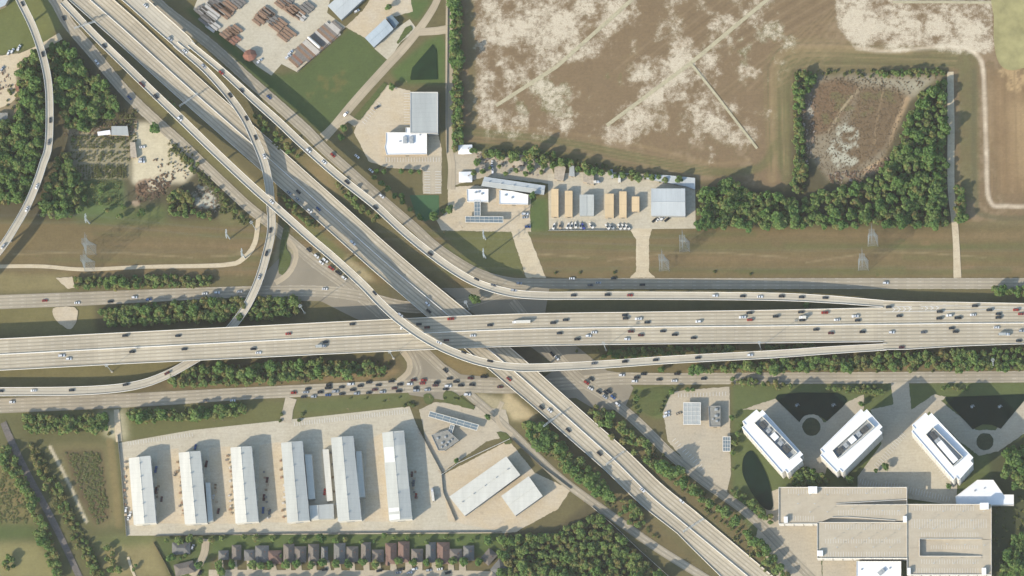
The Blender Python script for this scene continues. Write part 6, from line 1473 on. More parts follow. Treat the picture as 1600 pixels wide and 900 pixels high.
# dry weeds on the brown clearing, rubble along its edge and in the nursery
QU, TU = [], []
under([(1258, 130), (1310, 122), (1400, 128), (1416, 150), (1400, 215), (1375, 262), (1330, 280), (1285, 275), (1258, 225)], 2200, .3, .7, .25, .3)
under([(1258, 120), (1470, 118), (1440, 135), (1415, 150), (1300, 130)], 160, .4, .9, .4, .6)
o = bpy.data.objects.new('dry_weeds', quads_mesh('dry_weeds', np.concatenate(QU), np.concatenate(TU), M['weed'])); COL.objects.link(o)
tag(o, 'rough brown weeds covering the fenced clearing inside the wood', 'weeds', None, 'stuff')
RB, RT = [], []
def rubble(poly, n, s0, s1, t0, t1):
    xs, ys = [p[0] for p in poly], [p[1] for p in poly]; c = 0
    while c < n:
        x, y = random.uniform(min(xs), max(xs)), random.uniform(min(ys), max(ys))
        if not in_poly(x, y, poly): continue
        c += 1; p = W(x, y, 0); mb = MB(); sx, sy, sz = random.uniform(s0, s1), random.uniform(s0, s1) * .6, random.uniform(.3, 1.1); mb.box((p[0], p[1], sz / 2 - .1), (sx, sy, sz), random.uniform(0, 3))
        for f in mb.f[1:]: RB.append([mb.v[i] for i in f]); RT.append(random.uniform(t0, t1))
rubble([(1254, 145), (1272, 138), (1276, 200), (1262, 262), (1254, 230)], 120, .6, 3, .5, 1); rubble([(1296, 268), (1352, 266), (1400, 238), (1408, 215), (1412, 240), (1385, 275), (1330, 292), (1296, 288)], 190, .6, 3.4, .2, .95)
rubble([(212, 290), (262, 270), (274, 280), (255, 306), (215, 318)], 150, .6, 3.6, 0, .5); rubble([(100, 205), (210, 198), (210, 206), (100, 212)], 70, .6, 2.4, .1, .9); rubble([(150, 186), (214, 190), (214, 222), (150, 216)], 60, .8, 3.0, .2, 1); rubble([(230, 240), (300, 262), (290, 280), (250, 270)], 40, .6, 2.4, .1, .8); rubble([(300, 290), (340, 300), (350, 318), (338, 332), (312, 330)], 70, .5, 2.2, .5, 1); rubble([(-5, 108), (22, 104), (12, 140), (-5, 150)], 30, .8, 3, .2, 1); rubble([(740, 235), (800, 245), (850, 260), (850, 275), (760, 268)], 60, .6, 2.6, .2, 1)
o = bpy.data.objects.new('rubble', quads_mesh('rubble', np.array(RB), np.array(RT), M['rubble'])); COL.objects.link(o)
tag(o, 'scattered rubble, timber scraps and junk heaped around the yards and clearing', 'rubble', None, 'stuff')
# nursery rows of potted plants: too many to count
QU, TU = [], []
def rows(x0, y0, x1, y1, dx, dy, r, skip=.12):
    y = y0
    while y < y1:
        x = x0
        while x < x1:
            if random.random() > skip:
                Q, T = SHR[int(x) % 4][:2]; Q = Q[::5]; T = T[::5]; p = W(x + random.uniform(-.6, .6), y + random.uniform(-.6, .6), .4); rr = r * random.uniform(.6, 1.25); QU.append(Q * rr + np.array([p[0], p[1], 0])); TU.append(np.clip(T * .6 + .1 + random.uniform(-.15, .4), 0, 1))
            x += dx
        y += dy
rows(112, 214, 204, 234, 3.6, 4.2, 1.5, .25); rows(112, 238, 204, 252, 4.2, 3.4, 1.3, .35); rows(122, 258, 198, 279, 4.4, 2.0, 1.1, .2); rows(148, 262, 196, 278, 3.4, 2.0, 1.2, .25); rows(110, 190, 208, 200, 4, 3.5, 1.2, .35); rows(188, 172, 214, 186, 4, 4, 1.4, .3)
rows(204, 196, 214, 222, 4, 4, 1.3, .4); rows(265, 225, 306, 262, 6, 6, 1.6, .55); rows(133, 282, 190, 322, 3.6, 3.2, .9, .25)
o = bpy.data.objects.new('nursery_rows', quads_mesh('nursery_rows', np.concatenate(QU), np.concatenate(TU), M['leaf_shrub'])); COL.objects.link(o)
tag(o, 'rows of small potted plants and crops in the nursery beds', 'plants', None, 'stuff')

# shrubs that stand alone
def shrub(lab, reg, x, y, r, group=None):
    p = W(*Z(reg, x, y), .3); e = empty('shrub', (p[0], p[1], 0), random.uniform(0, 6), lab, 'shrub', group); e.scale = (r, r, r * .9)
    link_mesh('stem', SSTEM, e); link_mesh('foliage', SHR[int(x) % 4][2], e)
for x, y in ((760, 660), (770, 690), (765, 720), (775, 750), (790, 775)): shrub('low shrub in the curved hedge on the corner lawn, left side', 'S3', x, y, 1.8, 'hedge shrubs left of the corner lawn')
for x, y in ((960, 690), (945, 715), (935, 745), (925, 765)): shrub('low shrub in the curved hedge on the corner lawn, right side', 'S3', x, y, 1.8, 'hedge shrubs right of the corner lawn')
for x, y in ((270, 830), (290, 790), (160, 790), (150, 830)): shrub('scruffy shrub beside the warehouse yard drive', 'S2', x, y, 1.9, 'shrubs by the yard drive')
for x, y in ((590, 688), (690, 690), (800, 708), (895, 685)): shrub('small shrub on the long grass island above the warehouse yard', 'S2', x, y, 1.1, 'shrubs on the long grass island')
for x, y in ((930, 735), (960, 725), (985, 735)): shrub('shrub at the right end of the long grass island above the warehouse yard', 'S2', x, y, 2.2, 'shrubs at the island end')
for x, y in ((270, 808), (640, 805), (1265, 800), (1490, 815), (425, 805)): shrub('lone small shrub on the power line grass near the north frontage road', 'R7', x, y, 1.4, 'shrubs on the power line grass')
for x, y in ((1180, 690), (1240, 690), (1260, 695)): shrub('small shrub on the wedge island of the bottom crossroads', 'S2', x, y, 1.2, 'shrubs on the wedge island')

# ------------------------------------------------------------------ lumber and pipe yard
def stack(name, lab, px, py, ln, ang, mat, n=5, w=.55, group=None, layers=2, cat='stack'):
    c = W(px, py, 0); e = empty(name, (c[0], c[1], 0.06), 0, lab, cat, group); e.rotation_euler = (0, 0, ang)
    a = MB()
    for k in range(-1, 2): a.box((k * ln * .33, 0, .12), (.3, n * w, .24))
    a.build('bearer', M['wood'], e); a = MB()
    for l_ in range(layers):
        for k in range(n - l_ % 2):
            y = (k - (n - 1 - l_ % 2) / 2) * w; o_ = random.uniform(-.5, .5)
            if cat == 'pipe stack': a.tube((-ln / 2 + o_, y, .25 + w * .45 + l_ * w * .85), (ln / 2 + o_, y, .25 + w * .45 + l_ * w * .85), w * .47, w * .47, 7)
            else: a.box((o_, y, .26 + .25 + l_ * .52), (ln, w * .9, .48))
    a.build('pipes' if cat == 'pipe stack' else 'boards', M[mat], e); return e
dA = math.atan2(-60, 80)                       # the stacks run down to the right
cols = ['tim_brown', 'tim_grey', 'tim_rust', 'tim_grey', 'tim_grey', 'tim_brown', 'tim_grey', 'tim_brown', 'tim_pale', 'tim_pale', 'tim_grey', 'tim_brown', 'tim_grey', 'tim_grey', 'tim_pale', 'tim_brown', 'tim_grey', 'tim_brown', 'tim_grey', 'tim_pale', 'tim_pale', 'tim_grey']
CN = {'tim_brown': 'brown', 'tim_grey': 'grey', 'tim_rust': 'rust coloured', 'tim_pale': 'pale'}; cc = {}
for k, m in enumerate(cols):
    u = k / (len(cols) - 1); x, y = 236 + u * 272, 392 - u * 232; i = cc.get(m, 0); cc[m] = i + 1
    stack('pipe_stack', '%s %s pipe stack from lower left in the row above the green field' % (nth(i), CN[m]), *Z('R2', x, y), 20 if 3 < k < 20 else 13, math.atan2(-78, 84), m, 6, .5, 'pipe stacks along the green field fence', 3, 'pipe stack')
k2 = 0
for (reg, x, y, n, m, ln) in (('R1', 1330, 70, 4, 'tim_pale', 22), ('R1', 1400, 60, 3, 'tim_brown', 20), ('R1', 1440, 35, 3, 'tim_brown', 18), ('R1', 1300, 120, 3, 'tim_grey', 14), ('R1', 1340, 160, 3, 'tim_pale', 12), ('R1', 1440, 205, 4, 'tim_brown', 12), ('R1', 1480, 185, 3, 'tim_brown', 11), ('R1', 1470, 240, 3, 'tim_rust', 11), ('R2', 65, 85, 4, 'tim_brown', 14), ('R2', 90, 70, 2, 'tim_grey', 14), ('R2', 150, 150, 4, 'tim_brown', 13), ('R2', 200, 210, 4, 'tim_brown', 14), ('R2', 230, 55, 3, 'tim_brown', 17), ('R2', 260, 70, 3, 'tim_brown', 17), ('R2', 285, 95, 2, 'tim_pale', 13), ('R2', 170, 15, 3, 'tim_brown', 13), ('R2', 200, -5, 3, 'tim_grey', 13), ('R1', 1500, 10, 3, 'tim_grey', 12), ('R1', 1270, 60, 3, 'tim_grey', 12), ('R1', 1360, 20, 3, 'tim_grey', 16), ('R2', 110, 120, 3, 'tim_grey', 12), ('R2', 30, 120, 3, 'tim_brown', 12), ('R2', 330, 40, 3, 'tim_grey', 12)):
    for j in range(n):
        px, py = Z(reg, x, y); px += (j - n / 2) * 4.4; py -= (j - n / 2) * 3.4; k2 += 1
        stack('timber_stack', 'bundle of %s boards standing out in the middle of the lumber yard' % CN[m], px, py, ln * random.uniform(.8, 1.1), math.atan2(-70, 88), m, 5, .55, 'bundles of %s boards in the lumber yard' % CN[m], 3, 'timber stack')
tk = empty('storage_tank', W(*Z('R2', 365, 270), 0), math.atan2(-78, 84), 'long pale storage tank lying in the pipe stack row', 'tank'); a = MB(); a.tube((-8, 0, 4.2), (8, 0, 4.2), 1.5, 1.5, 14); a.tube((8, 0, 4.2), (8.8, 0, 4.2), 1.5, .6, 14); a.tube((-8.8, 0, 4.2), (-8, 0, 4.2), .6, 1.5, 14); a.build('vessel', M['barrier'], tk)
a = MB(); [a.box((x, 0, 1.4), (.6, 2.4, 2.8)) for x in (-5, 5)]; a.build('saddle', M['steel'], tk)
# pallets and stacked goods between the warehouses
k3 = 0
for (reg, x, y0, y1, st, m) in (('S5', 1115, 190, 540, 26, 'wood'), ('S5', 1425, 150, 540, 24, 'wood'), ('S6', 155, 180, 540, 40, 'tim_brown'), ('S6', 475, 130, 500, 60, 'wood'), ('S5', 775, 190, 560, 34, 'wood'), ('S5', 980, 340, 420, 20, 'tim_rust'), ('S5', 1335, 330, 440, 20, 'wood'), ('S6', 60, 250, 540, 36, 'wood'), ('S6', 985, 250, 420, 28, 'wood')):
    y = y0
    while y < y1:
        px, py = Z(reg, x + random.uniform(-12, 12) + (y - y0) * .07, y); k3 += 1
        c = W(px, py, 0); e = empty('pallet_stack', (c[0], c[1], .06), random.uniform(-.2, .2), 'low stack of goods on a pallet beside a long warehouse', 'pallet', 'pallet stacks beside the long warehouses')
        a = MB(); h = random.uniform(.8, 2.2); a.box((0, 0, .2 + h / 2), (random.uniform(1.5, 3), random.uniform(1.2, 2.4), h)); a.build('goods', M[random.choice(('tim_brown', 'wood', 'tim_grey', 'wall_tan', 'tim_pale'))], e)
        a = MB(); [a.box((0, q, .1), (2.6, .3, .2)) for q in (-.8, 0, .8)]; a.build('pallet', M['wood'], e)
        y += st * random.uniform(.8, 1.5)

# ------------------------------------------------------------------ vehicles
def hull(mb, prof, w, taper=.0, z_taper=None):
    """side profile (x,z) extruded across, roof narrower"""
    n = len(prof); zm = max(p[1] for p in prof)
    vs = []
    for s in (-1, 1):
        for x, z in prof: vs.append((x, s * (w / 2 - (taper * max(0, z - .75) / max(.01, zm - .75) if zm > .8 else 0)), z))
    mb.add(vs, [tuple(range(n - 1, -1, -1)), tuple(range(n, 2 * n))] + [(i, (i + 1) % n, n + (i + 1) % n, n + i) for i in range(n)])
def car_kind(L, w, h, kind):
    b = MB(); g = MB(); x = L / 2
    hull(b, [(-x, .35), (x, .35), (x, .72), (x * .93, .82), (x * .42, .93), (-x * .62, .95), (-x * .96, .88), (-x, .7)], w)
    if kind == 'sedan': cab = [(x * .40, .93), (x * .10, h - .04), (-x * .40, h - .04), (-x * .72, .95)]
    elif kind == 'suv': cab = [(x * .42, .93), (x * .18, h - .04), (-x * .84, h - .04), (-x * .95, .95)]
    else: cab = [(x * .42, .93), (x * .2, h - .04), (-x * .18, h - .04), (-x * .26, .95)]
    hull(g, cab, w * .94, .16)
    top = MB(); xs = [c[0] for c in cab[1:3]]; top.box(((xs[0] + xs[1]) / 2, 0, h), (xs[0] - xs[1] - .1, w * .76, .07))
    for v in top.v: pass
    b.add(top.v, top.f)
    if kind == 'pickup':
        for s in (-1, 1): b.box((-x * .62, s * (w / 2 - .09), 1.08), (x * .7, .16, .3))
        b.box((-x * .97, 0, 1.06), (.1, w, .3))
    wm = MB(); wm.tube((0, -.11, 0), (0, .11, 0), .34, .34, 10)
    return b, g, wm, [(x * .62, s * (w / 2 - .1), .34) for s in (-1, 1)] + [(-x * .6, s * (w / 2 - .1), .34) for s in (-1, 1)]
KINDS = {k: car_kind(*v, k) for k, v in {'sedan': (4.7, 1.84, 1.45), 'suv': (4.9, 1.98, 1.78), 'pickup': (5.8, 2.05, 1.9)}.items()}
KMESH = {}
def vehicle_mesh(kind, c):
    if (kind, c) not in KMESH:
        b, g, wm, wp = KINDS[kind]; KMESH[(kind, c)] = (b.mesh('body', M['car_' + c]), KMESH.get((kind, 'glass')) or KMESH.setdefault((kind, 'glass'), g.mesh('windows', M['glass'])), KMESH.get((kind, 'tyre')) or KMESH.setdefault((kind, 'tyre'), wm.mesh('wheel', M['tyre'])), wp)
    return KMESH[(kind, c)]
def on_road(px, py, reg):
    best = None; P = ROADS[reg]
    for a, b in zip(P[:-1], P[1:]):
        dx, dy = b[0] - a[0], b[1] - a[1]; t_ = max(0, min(1, ((px - a[0]) * dx + (py - a[1]) * dy) / max(dx * dx + dy * dy, 1e-6))); d = math.hypot(px - a[0] - t_ * dx, py - a[1] - t_ * dy)
        if best is None or d < best[0]: best = (d, a[2] + (b[2] - a[2]) * t_, a, b)
    _, z, a, b = best; A, B = W(*a), W(*b); return z, math.atan2(B[1] - A[1], B[0] - A[0])
CARS = []
def cars(reg, road_, desc, lst, flip=False, jit=.02):
    for it in lst:
        x, y, c = it[:3]; px, py = Z(reg, x, y); z, an = on_road(px, py, road_); CARS.append((px, py, z + .01, an + (math.pi if flip else 0), c, desc, it[3] if len(it) > 3 else None))
def parked(reg, desc, ang, lst):
    for it in lst: px, py = Z(reg, it[0], it[1]); CARS.append((px, py, .35, R(ang + random.uniform(-4, 4)), it[2], desc, it[3] if len(it) > 3 else None))
d = 'on the far left ramp'; cars('R1', 'G', d, [(140, 25, 'k'), (267, 340, 'k'), (315, 752, 'k'), (305, 890, 'g')]); cars('R5', 'G', d, [(230, 266, 'w'), (168, 408, 'w'), (20, 640, 's')])
ROADS['trunkA'] = [(p[0], p[1], p[2]) for p in TRUNK]
d = 'on the upper left ramp before the split'; cars('R1', 'trunk', d, [(910, 38, 'w'), (1062, 245, 's')])
d = 'on the curved ramp left of the diagonal freeway'; cars('R1', 'D', d, [(1155, 322, 'w'), (1272, 415, 's'), (1437, 597, 'k'), (1540, 740, 'k'), (1597, 860, 'k')]); cars('R6', 'D', d, [(50, 78, 'w'), (90, 540, 'k'), (65, 685, 'k'), (20, 832, 's')])
d = 'on the lower left end of the curved ramp'; cars('S1', 'D', d, [(1045, 533, 'm'), (785, 605, 'k'), (448, 640, 'k'), (210, 642, 'w'), (5, 645, 'k')])
d = 'on the northern flyover'; cars('R1', 'A', d, [(1382, 455, 'r'), (1508, 568, 'k')]); cars('R6', 'A', d, [(327, 42, 'w'), (425, 114, 'w'), (568, 239, 'k'), (745, 397, 'k'), (1088, 687, 'k'), (1380, 845, 'k'), (1485, 882, 'g')]); cars('S3', 'A', d, [(10, 15, 's'), (385, 47, 'k'), (597, 44, 'k'), (737, 46, 'r'), (1268, 50, 'w'), (1442, 52, 'k'), (1550, 56, 'w')]); cars('S4', 'A', d, [(85, 53, 'k'), (210, 58, 'k'), (358, 62, 'k')])
d = 'on the highest ramp'; cars('R1', 'C', d, [(652, 287, 'k'), (887, 530, 'm', 'pickup'), (975, 603, 'k'), (1122, 744, 'w')]); cars('R6', 'C', d, [(97, 362, 'w')]); cars('S2', 'C', d, [(742, 32, 'k'), (903, 169, 's'), (1145, 342, 'w'), (1300, 402, 'k'), (1463, 457, 'k')])
d = 'on the southern ramp'; cars('S3', 'C', d, [(513, 472, 'g'), (705, 461, 'k'), (897, 451, 'k'), (1162, 437, 'k'), (1487, 421, 'w')])
d = 'on the upper left frontage road'; cars('R1', 'southwest frontage road', d, [(398, 115, 'k'), (605, 388, 'w'), (810, 612, 'b')])
d = 'queued on the left frontage road'; cars('R6', 'southwest frontage road', d, [(330, 664, 'k'), (378, 702, 'w', 'suv'), (432, 728, 'w', 'pickup'), (408, 742, 'w'), (470, 777, 'r', 'pickup'), (515, 806, 'k', 'pickup'), (550, 838, 'w', 'suv')])
d = 'on the frontage road beside the northern flyover'; cars('R2', 'north frontage road', d, [(80, 608, 'b')]); cars('R6', 'north frontage road', d, [(480, 70, 'r'), (632, 78, 'w'), (720, 167, 'w'), (785, 327, 'w')])
d = 'on the north frontage road'; cars('R7', 'north frontage road', d, [(375, 842, 'w'), (635, 840, 'k'), (815, 880, 'k'), (45, 872, 's'), (540, 868, 's'), (490, 882, 'g')]); cars('R8', 'north frontage road', d, [(735, 870, 'w')])
d = 'on the left north frontage road'; cars('S1', 'northwest frontage road', d, [(280, 80, 'r'), (482, 94, 'w'), (840, 60, 'w'), (690, 86, 'k'), (930, 73, 'b'), (1280, 36, 'w'), (1357, 30, 'w'), (1497, 24, 's')]); cars('S2', 'northwest frontage road', d, [(430, 7, 'w')])
d = "on the main freeway's north carriageway"
cars('S1', 'main', d, [(782, 299, 'k'), (1112, 300, 'k')], True); cars('S2', 'main', d, [(602, 227, 'k'), (202, 287, 'r'), (920, 252, 'w', 'suv'), (1018, 227, 'k'), (1070, 247, 'm'), (1218, 194, 'r', 'pickup'), (1462, 233, 'k')], True)
cars('S3', 'main', d, [(257, 219, 'k', 'suv'), (335, 201, 'k'), (705, 171, 'k'), (710, 191, 'k'), (790, 194, 'w', 'pickup'), (845, 216, 'k'), (1165, 211, 'w', 'suv'), (1440, 184, 'w', 'pickup'), (1483, 157, 'k'), (1487, 200, 'r', 'suv')], True)
cars('S4', 'main', d, [(48, 179, 'k', 'suv'), (205, 152, 'k'), (355, 155, 'r', 'pickup'), (213, 202, 'k'), (430, 200, 'w'), (545, 178, 'w', 'pickup'), (560, 204, 'k'), (820, 176, 'k'), (1070, 191, 'k', 'suv'), (1133, 173, 'w', 'suv'), (1187, 188, 'k', 'pickup'), (1280, 169, 'w'), (755, 120, 'k'), (1293, 113, 'k'), (1073, 149, 'k'), (1383, 139, 'k', 'suv'), (1440, 163, 'k'), (1440, 186, 'k'), (1550, 138, 'r', 'suv'), (1580, 163, 'r')], True)
d = "on the main freeway's south carriageway"
cars('S1', 'main', d, [(385, 424, 'w', 'pickup'), (430, 444, 'w', 'suv'), (826, 400, 'k'), (1152, 383, 'k'), (1583, 382, 'k')]); cars('S2', 'main', d, [(435, 338, 'k'), (15, 406, 'w'), (1355, 299, 'w'), (1190, 327, 'm')])
cars('S3', 'main', d, [(297, 284, 'k'), (407, 321, 'k'), (477, 301, 'w'), (513, 279, 'w'), (743, 273, 'm'), (718, 321, 'w', 'suv'), (805, 296, 'm', 'suv'), (943, 271, 'k'), (1017, 293, 'k', 'suv'), (1135, 313, 'k')])
cars('S4', 'main', d, [(300, 261, 'k'), (393, 283, 'm'), (590, 276, 'k', 'suv'), (772, 279, 'w', 'suv'), (972, 278, 'g'), (1147, 253, 'k'), (1172, 274, 'k'), (1428, 248, 'w'), (1585, 269, 's', 'suv'), (835, 371, 'm'), (1567, 331, 'k')])
d = 'on the diagonal freeway above the crossing'; cars('R6', 'diagonal freeway', d, [(265, 300, 'k'), (207, 305, 's'), (262, 346, 's'), (335, 418, 'w'), (390, 406, 'b')]); cars('R6', 'diagonal freeway', d, [(605, 618, 'w', 'pickup')]); cars('S2', 'diagonal freeway', d, [(1072, 100, 'w'), (1080, 145, 'k')])
d = 'on the diagonal freeway below the crossing'; cars('S2', 'diagonal freeway', d, [(1580, 570, 'r')]); cars('S3', 'diagonal freeway', d, [(183, 748, 'k'), (235, 766, 'w'), (350, 890, 'k')]); cars('S7', 'diagonal freeway', d, [(545, 136, 'k'), (815, 364, 'w'), (1060, 433, 'w')])
d = 'on the left frontage road below the main freeway'; cars('S2', 'southwest frontage road', d, [(1183, 517, 'k')])
d = 'on the south frontage road at far left'; cars('S1', 'south frontage road', d, [(75, 714, 'w'), (1455, 704, 'w'), (1285, 705, 'g')])
d = 'queued on the south frontage road'
Q_ = [(1040, 597, 'r'), (1048, 577, 'r'), (985, 577, 'm'), (960, 602, 'w', 'suv'), (1000, 625, 'k'), (1000, 642, 's', 'suv'), (1070, 638, 's', 'suv'), (900, 604, 'k'), (865, 628, 'm'), (892, 646, 'k', 'suv'), (845, 584, 'k', 'suv'), (790, 651, 's', 'suv'), (765, 608, 'k'), (742, 636, 'm'), (705, 591, 'k'), (705, 656, 'k'), (652, 613, 'k', 'suv'), (605, 638, 'k'), (628, 661, 's', 'suv'), (590, 602, 'w', 'pickup'), (535, 621, 'k'), (537, 663, 'k'), (495, 648, 's', 'pickup'), (455, 607, 'k'), (452, 626, 'k', 'pickup'), (450, 670, 'b'), (402, 653, 'k'), (360, 680, 's'), (325, 631, 'k'), (310, 653, 's'), (298, 681, 'k'), (235, 656, 'r')]
cars('S2', 'south frontage road', d, Q_)
d = 'at the bottom crossroads'; cars('S2', 'south frontage road', d, [(1210, 567, 'k'), (1250, 587, 'k'), (1340, 565, 'm'), (1425, 556, 'k', 'pickup'), (1280, 610, 'k', 'suv'), (1350, 606, 'k'), (1200, 614, 'w', 'pickup'), (1320, 667, 'w', 'pickup'), (1185, 633, 'k'), (1130, 592, 'k'), (1120, 610, 'm'), (1525, 619, 'm')])
d = 'on the south frontage road right of the crossing'; cars('S3', 'south frontage road', d, [(685, 546, 'w', 'suv'), (780, 561, 'k'), (822, 539, 'k'), (765, 584, 'w'), (920, 573, 'k'), (1015, 581, 'w'), (1032, 537, 'k'), (1198, 568, 'k')])
d = 'turning right of the crossing'; cars('S3', 'southeast frontage road', d, [(252, 414, 'k'), (280, 438, 'w'), (495, 570, 'k'), (465, 592, 'r')])
d = 'queued on the lower right frontage road'; cars('S3', 'southeast frontage road', d, [(490, 629, 'w'), (542, 650, 'k', 'suv'), (605, 646, 'k'), (580, 682, 's'), (630, 682, 'b'), (660, 727, 'w'), (585, 655, 'k')])
d = 'on the diagonal side road'; cars('R2', 'diagonal side road', d, [(560, 714, 'w')])
d = 'parked at the kiosk lot edge'; parked('S3', d, 20, [(968, 780, 'w', 'suv'), (965, 800, 'w', 'pickup'), (1040, 785, 't')])
d = 'parked below the silver metal building'; parked('R7', d, 40, [(890, 478, 'k'), (915, 472, 'w'), (940, 468, 'w'), (968, 474, 'k', 'suv')])
d = 'parked in the showroom lot'; parked('R2', d, 30, [(755, 672, 'g', 'suv'), (630, 70, 'w', 'suv')])
d = 'parked on the grassy compound driveway'; parked('R7', d, 0, [(82, 438, 'w', 'pickup'), (80, 460, 's'), (98, 518, 'b')])
d = 'parked among the compound cottages'; parked('R6', d, 85, [(1475, 120, 'w'), (1478, 150, 's'), (1480, 172, 'w')])
d = 'parked at the far left dirt road'; parked('R1', d, 60, [(55, 330, 'w', 'suv'), (78, 320, 'w'), (118, 300, 'w', 'pickup'), (15, 430, 's')])
d = 'parked in the pale nursery yard'; parked('R5', d, 0, [(885, 112, 'w', 'pickup'), (890, 20, 'w'), (885, 95, 's')])
d = 'parked between the white warehouses'; parked('S5', d, 80, [(975, 235, 'b', 'pickup'), (788, 488, 'w', 'suv'), (815, 515, 'w'), (803, 535, 'w'), (1092, 262, 't'), (1222, 95, 'b'), (1010, 420, 'm'), (975, 365, 'm', 'pickup'), (1290, 200, 'm', 'pickup'), (1365, 495, 'm')])
d = 'parked beside the grey warehouses'; parked('S6', d, 85, [(45, 490, 'b', 'pickup'), (85, 500, 'g', 'suv'), (70, 300, 'm'), (50, 410, 'm', 'pickup'), (430, 375, 'r', 'pickup'), (985, 320, 'g', 'pickup'), (975, 265, 'm'), (1000, 400, 'r')])
d = 'parked along the house row street'; parked('S6', d, 10, [(990, 858, 'w'), (1150, 857, 'w'), (430, 860, 'k'), (770, 868, 'k', 'suv'), (890, 880, 's'), (905, 860, 'k'), (960, 880, 'w'), (1080, 865, 's'), (1200, 880, 'k')])
d = 'parked on the lumber yard drive'; parked('R2', d, 40, [(22, 382, 'w', 'pickup'), (215, 330, 'w', 'pickup'), (200, 355, 'w', 'pickup')]); 
d = 'parked on the left cul-de-sac'; parked('S5', d, 70, [(1205, 720, 's', 'suv'), (1250, 880, 'k')])
CNAME = {k: v[0] for k, v in CARC.items()}; grpn = {}
for c in CARS: grpn.setdefault((c[5], c[4]), []).append(c)
kk = 0
for (desc, col), lst in grpn.items():
    lst.sort(key=lambda c: (c[0], c[1]))
    for i, (px, py, z, an, c, _d, kind) in enumerate(lst):
        kk += 1; kind = kind or ('sedan', 'sedan', 'suv', 'sedan', 'suv')[kk % 5]; noun = {'sedan': 'car', 'suv': 'car', 'pickup': 'pickup truck'}[kind]
        lab = '%s %s %s' % (CNAME[c], noun, desc)
        if len(lst) > 1: lab = '%s %s vehicle from the left %s' % (nth(i), CNAME[c], desc) if noun == 'car' else '%s %s vehicle from the left %s, a pickup truck' % (nth(i), CNAME[c], desc)
        p = W(px, py, z); e = empty({'sedan': 'car', 'suv': 'car', 'pickup': 'pickup_truck'}[kind], p, an, lab, noun, 'vehicles ' + desc); e.scale = (1.2, 1.2, 1.2)
        b, g, wm, wp = vehicle_mesh(kind, c); link_mesh('body', b, e); link_mesh('windows', g, e)
        for q in wp: link_mesh('wheel', wm, e, q)
def lorry(lab, px, py, road_, L, cabc, flip=False, z=None, an=None, boxm='wall_white'):
    if road_: z, an = on_road(px, py, road_)
    if flip: an += math.pi
    p = W(px, py, z); e = empty('lorry', (p[0], p[1], z + .01), an, lab, 'lorry'); a = MB(); a.box((-1.6, 0, 2.6), (L - 5.5, 2.6, 2.9)); a.build('trailer', M[boxm], e)
    a = MB(); x = L / 2 - 2.6; hull(a, [(x - 1.6, .7), (x + 2, .7), (x + 2, 1.9), (x + .8, 2.1), (x + .5, 3.2), (x - 1.6, 3.4)], 2.4, .1); a.build('cab', M['car_' + cabc], e)
    a = MB(); a.box((x + .72, 0, 2.6), (.3, 2.0, .8)); a.build('windscreen', M['glass'], e)
    a = MB(); a.box((-1, 0, .95), (L - 3, 1.0, .3)); a.build('chassis', M['unit_dark'], e)
    w_ = MB(); w_.tube((0, -.2, 0), (0, .2, 0), .5, .5, 10); wm = w_.mesh('wheel', M['tyre'])
    for dx in (x + 1.1, x - 1.0, -L / 2 + 2.2, -L / 2 + 3.4):
        for s in (-1, 1): link_mesh('wheel', wm, e, (dx, s * 1.05, .5))
lorry('long white semi trailer lorry on the north carriageway of the main freeway', *Z('S3', 62, 214), 'main', 20, 'w', True)
lorry('silver box lorry on the south carriageway of the main freeway, left half', *Z('S2', 405, 366), 'main', 12, 's', boxm='mr_grey')
lorry('short white box lorry on the north carriageway, near the right chevrons', *Z('S4', 218, 186), 'main', 9, 'w', True)
lorry('white box lorry on the south carriageway close to the right edge', *Z('S4', 1475, 291), 'main', 13, 'w', boxm='mr_grey')
lorry('white flatbed crane lorry parked beside the patchwork roofed warehouse', *Z('S6', 1106, 395), None, 15, 'w', z=.3, an=R(97))
lorry('white motorhome parked near the hedge of the storage yard', *Z('R7', 673, 220), None, 10, 'w', z=.3, an=R(88)); lorry('grey motorhome parked left of the white one near the hedge', *Z('R7', 625, 190), None, 11, 's', z=.3, an=R(95), boxm='mr_grey'); lorry('white van body parked in front of the weathered tin shed', *Z('R7', 530, 240), None, 8.5, 'w', z=.3, an=R(3))
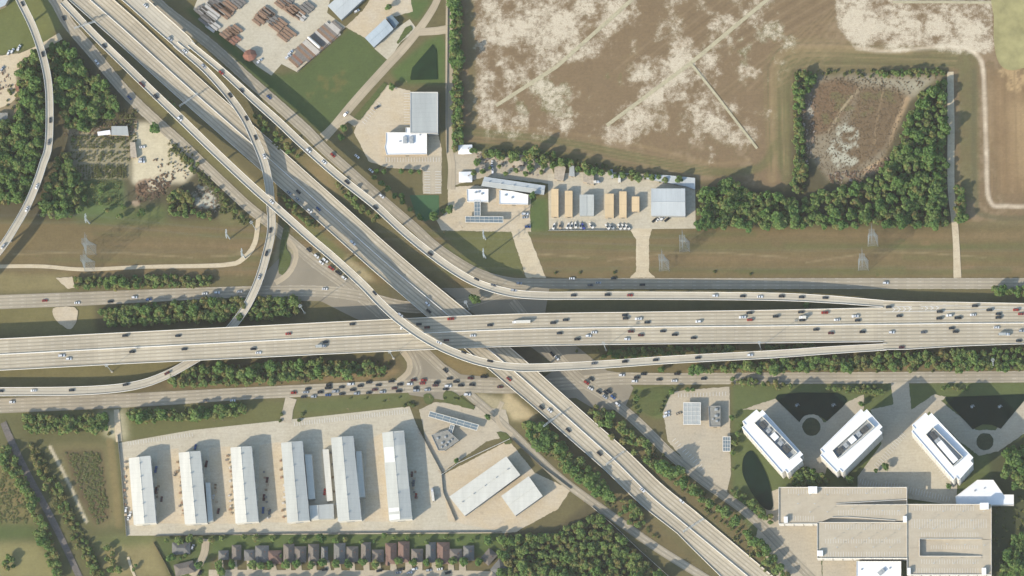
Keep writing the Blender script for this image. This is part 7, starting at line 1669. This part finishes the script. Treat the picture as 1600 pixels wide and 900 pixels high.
# boats on trailers
bm_ = MB(); L = 7.2
prof = [(-.5, 1.0), (-.15, 1.05), (.2, .85), (.42, .45), (.5, 0)]
pts = [(u * L, v * 1.25) for u, v in prof]; ring_ = pts + [(x, -y) for x, y in pts[::-1][1:]]
n = len(ring_); bm_.add([(x, y, 1.7) for x, y in ring_] + [(x * .9, y * .45, .8) for x, y in ring_], [tuple(range(n)), tuple(range(2 * n - 1, n - 1, -1))] + [(i, n + i, n + (i + 1) % n, (i + 1) % n) for i in range(n)])
tm_ = MB(); tm_.box((-.3, 0, .6), (L * .9, .3, .2)); tm_.box((-.8, 0, .55), (.3, 2.2, .2)); tm_.tube((-.8, -1.1, .35), (-.8, -.9, .35), .35, .35, 9); tm_.tube((-.8, .9, .35), (-.8, 1.1, .35), .35, .35, 9); tmm = tm_.mesh('trailer', M['unit_dark'])
cv_ = MB(); cv_.box((-.4, 0, 1.95), (2.4, 1.6, .5)); cvm = cv_.mesh('cockpit', M['glass'])
hm = {k: bm_.mesh('hull', M[v]) for k, v in {'w': 'barrier', 'g': 'unit', 'b': 'boat_blue', 't': 'wall_tan'}.items()}
BT = [(262, 515, 'w', 75), (300, 512, 't', 95), (350, 512, 'w', 65), (372, 512, 'w', 70), (398, 508, 'w', 95), (428, 512, 'g', 100), (445, 515, 'b', 110), (495, 512, 'w', 130), (595, 518, 'w', 130), (622, 518, 'g', 135), (672, 518, 'w', 120), (697, 518, 'w', 125), (722, 520, 'w', 130)]
bc = {}
for x, y, c, a_ in BT:
    i = bc.get(c, 0); bc[c] = i + 1; nm = {'w': 'white', 'g': 'grey', 'b': 'blue tarped', 't': 'tan'}[c]; tot = sum(1 for q in BT if q[2] == c)
    lab = ('%s boat on its trailer at the storage yard fence' % nm) if tot == 1 else ('%s %s boat on its trailer from the left along the storage yard fence' % (nth(i), nm))
    e = empty('boat', W(*Z('R7', x, y), 0), R(a_), lab, 'boat', 'boats parked along the storage yard fence'); e.location.z = .08
    link_mesh('hull', hm[c], e); link_mesh('trailer', tmm, e); link_mesh('cockpit', cvm, e)
print('TREES', len(TREES), 'CARS', len(CARS), 'labels>16:', [o.get('label') for o in bpy.data.objects if o.parent is None and o.get('label') and len(o['label'].split()) > 16])

# ------------------------------------------------------------------ the thin summer haze between the ground and the camera
hb = MB(); hb.box((0, 0, 3040), (16000, 16000, 6082))
hm_ = bpy.data.materials.new('thin_haze'); hm_.use_nodes = True; ht = hm_.node_tree; ht.nodes.clear()
ho = ht.nodes.new('ShaderNodeOutputMaterial'); hv = ht.nodes.new('ShaderNodeVolumePrincipled')
hv.inputs['Color'].default_value = (0.96, 0.97, 0.95, 1); hv.inputs['Density'].default_value = 0.55e-5
ht.links.new(hv.outputs[0], ho.inputs['Volume'])
tag(hb.build('haze', hm_), kind='stuff')
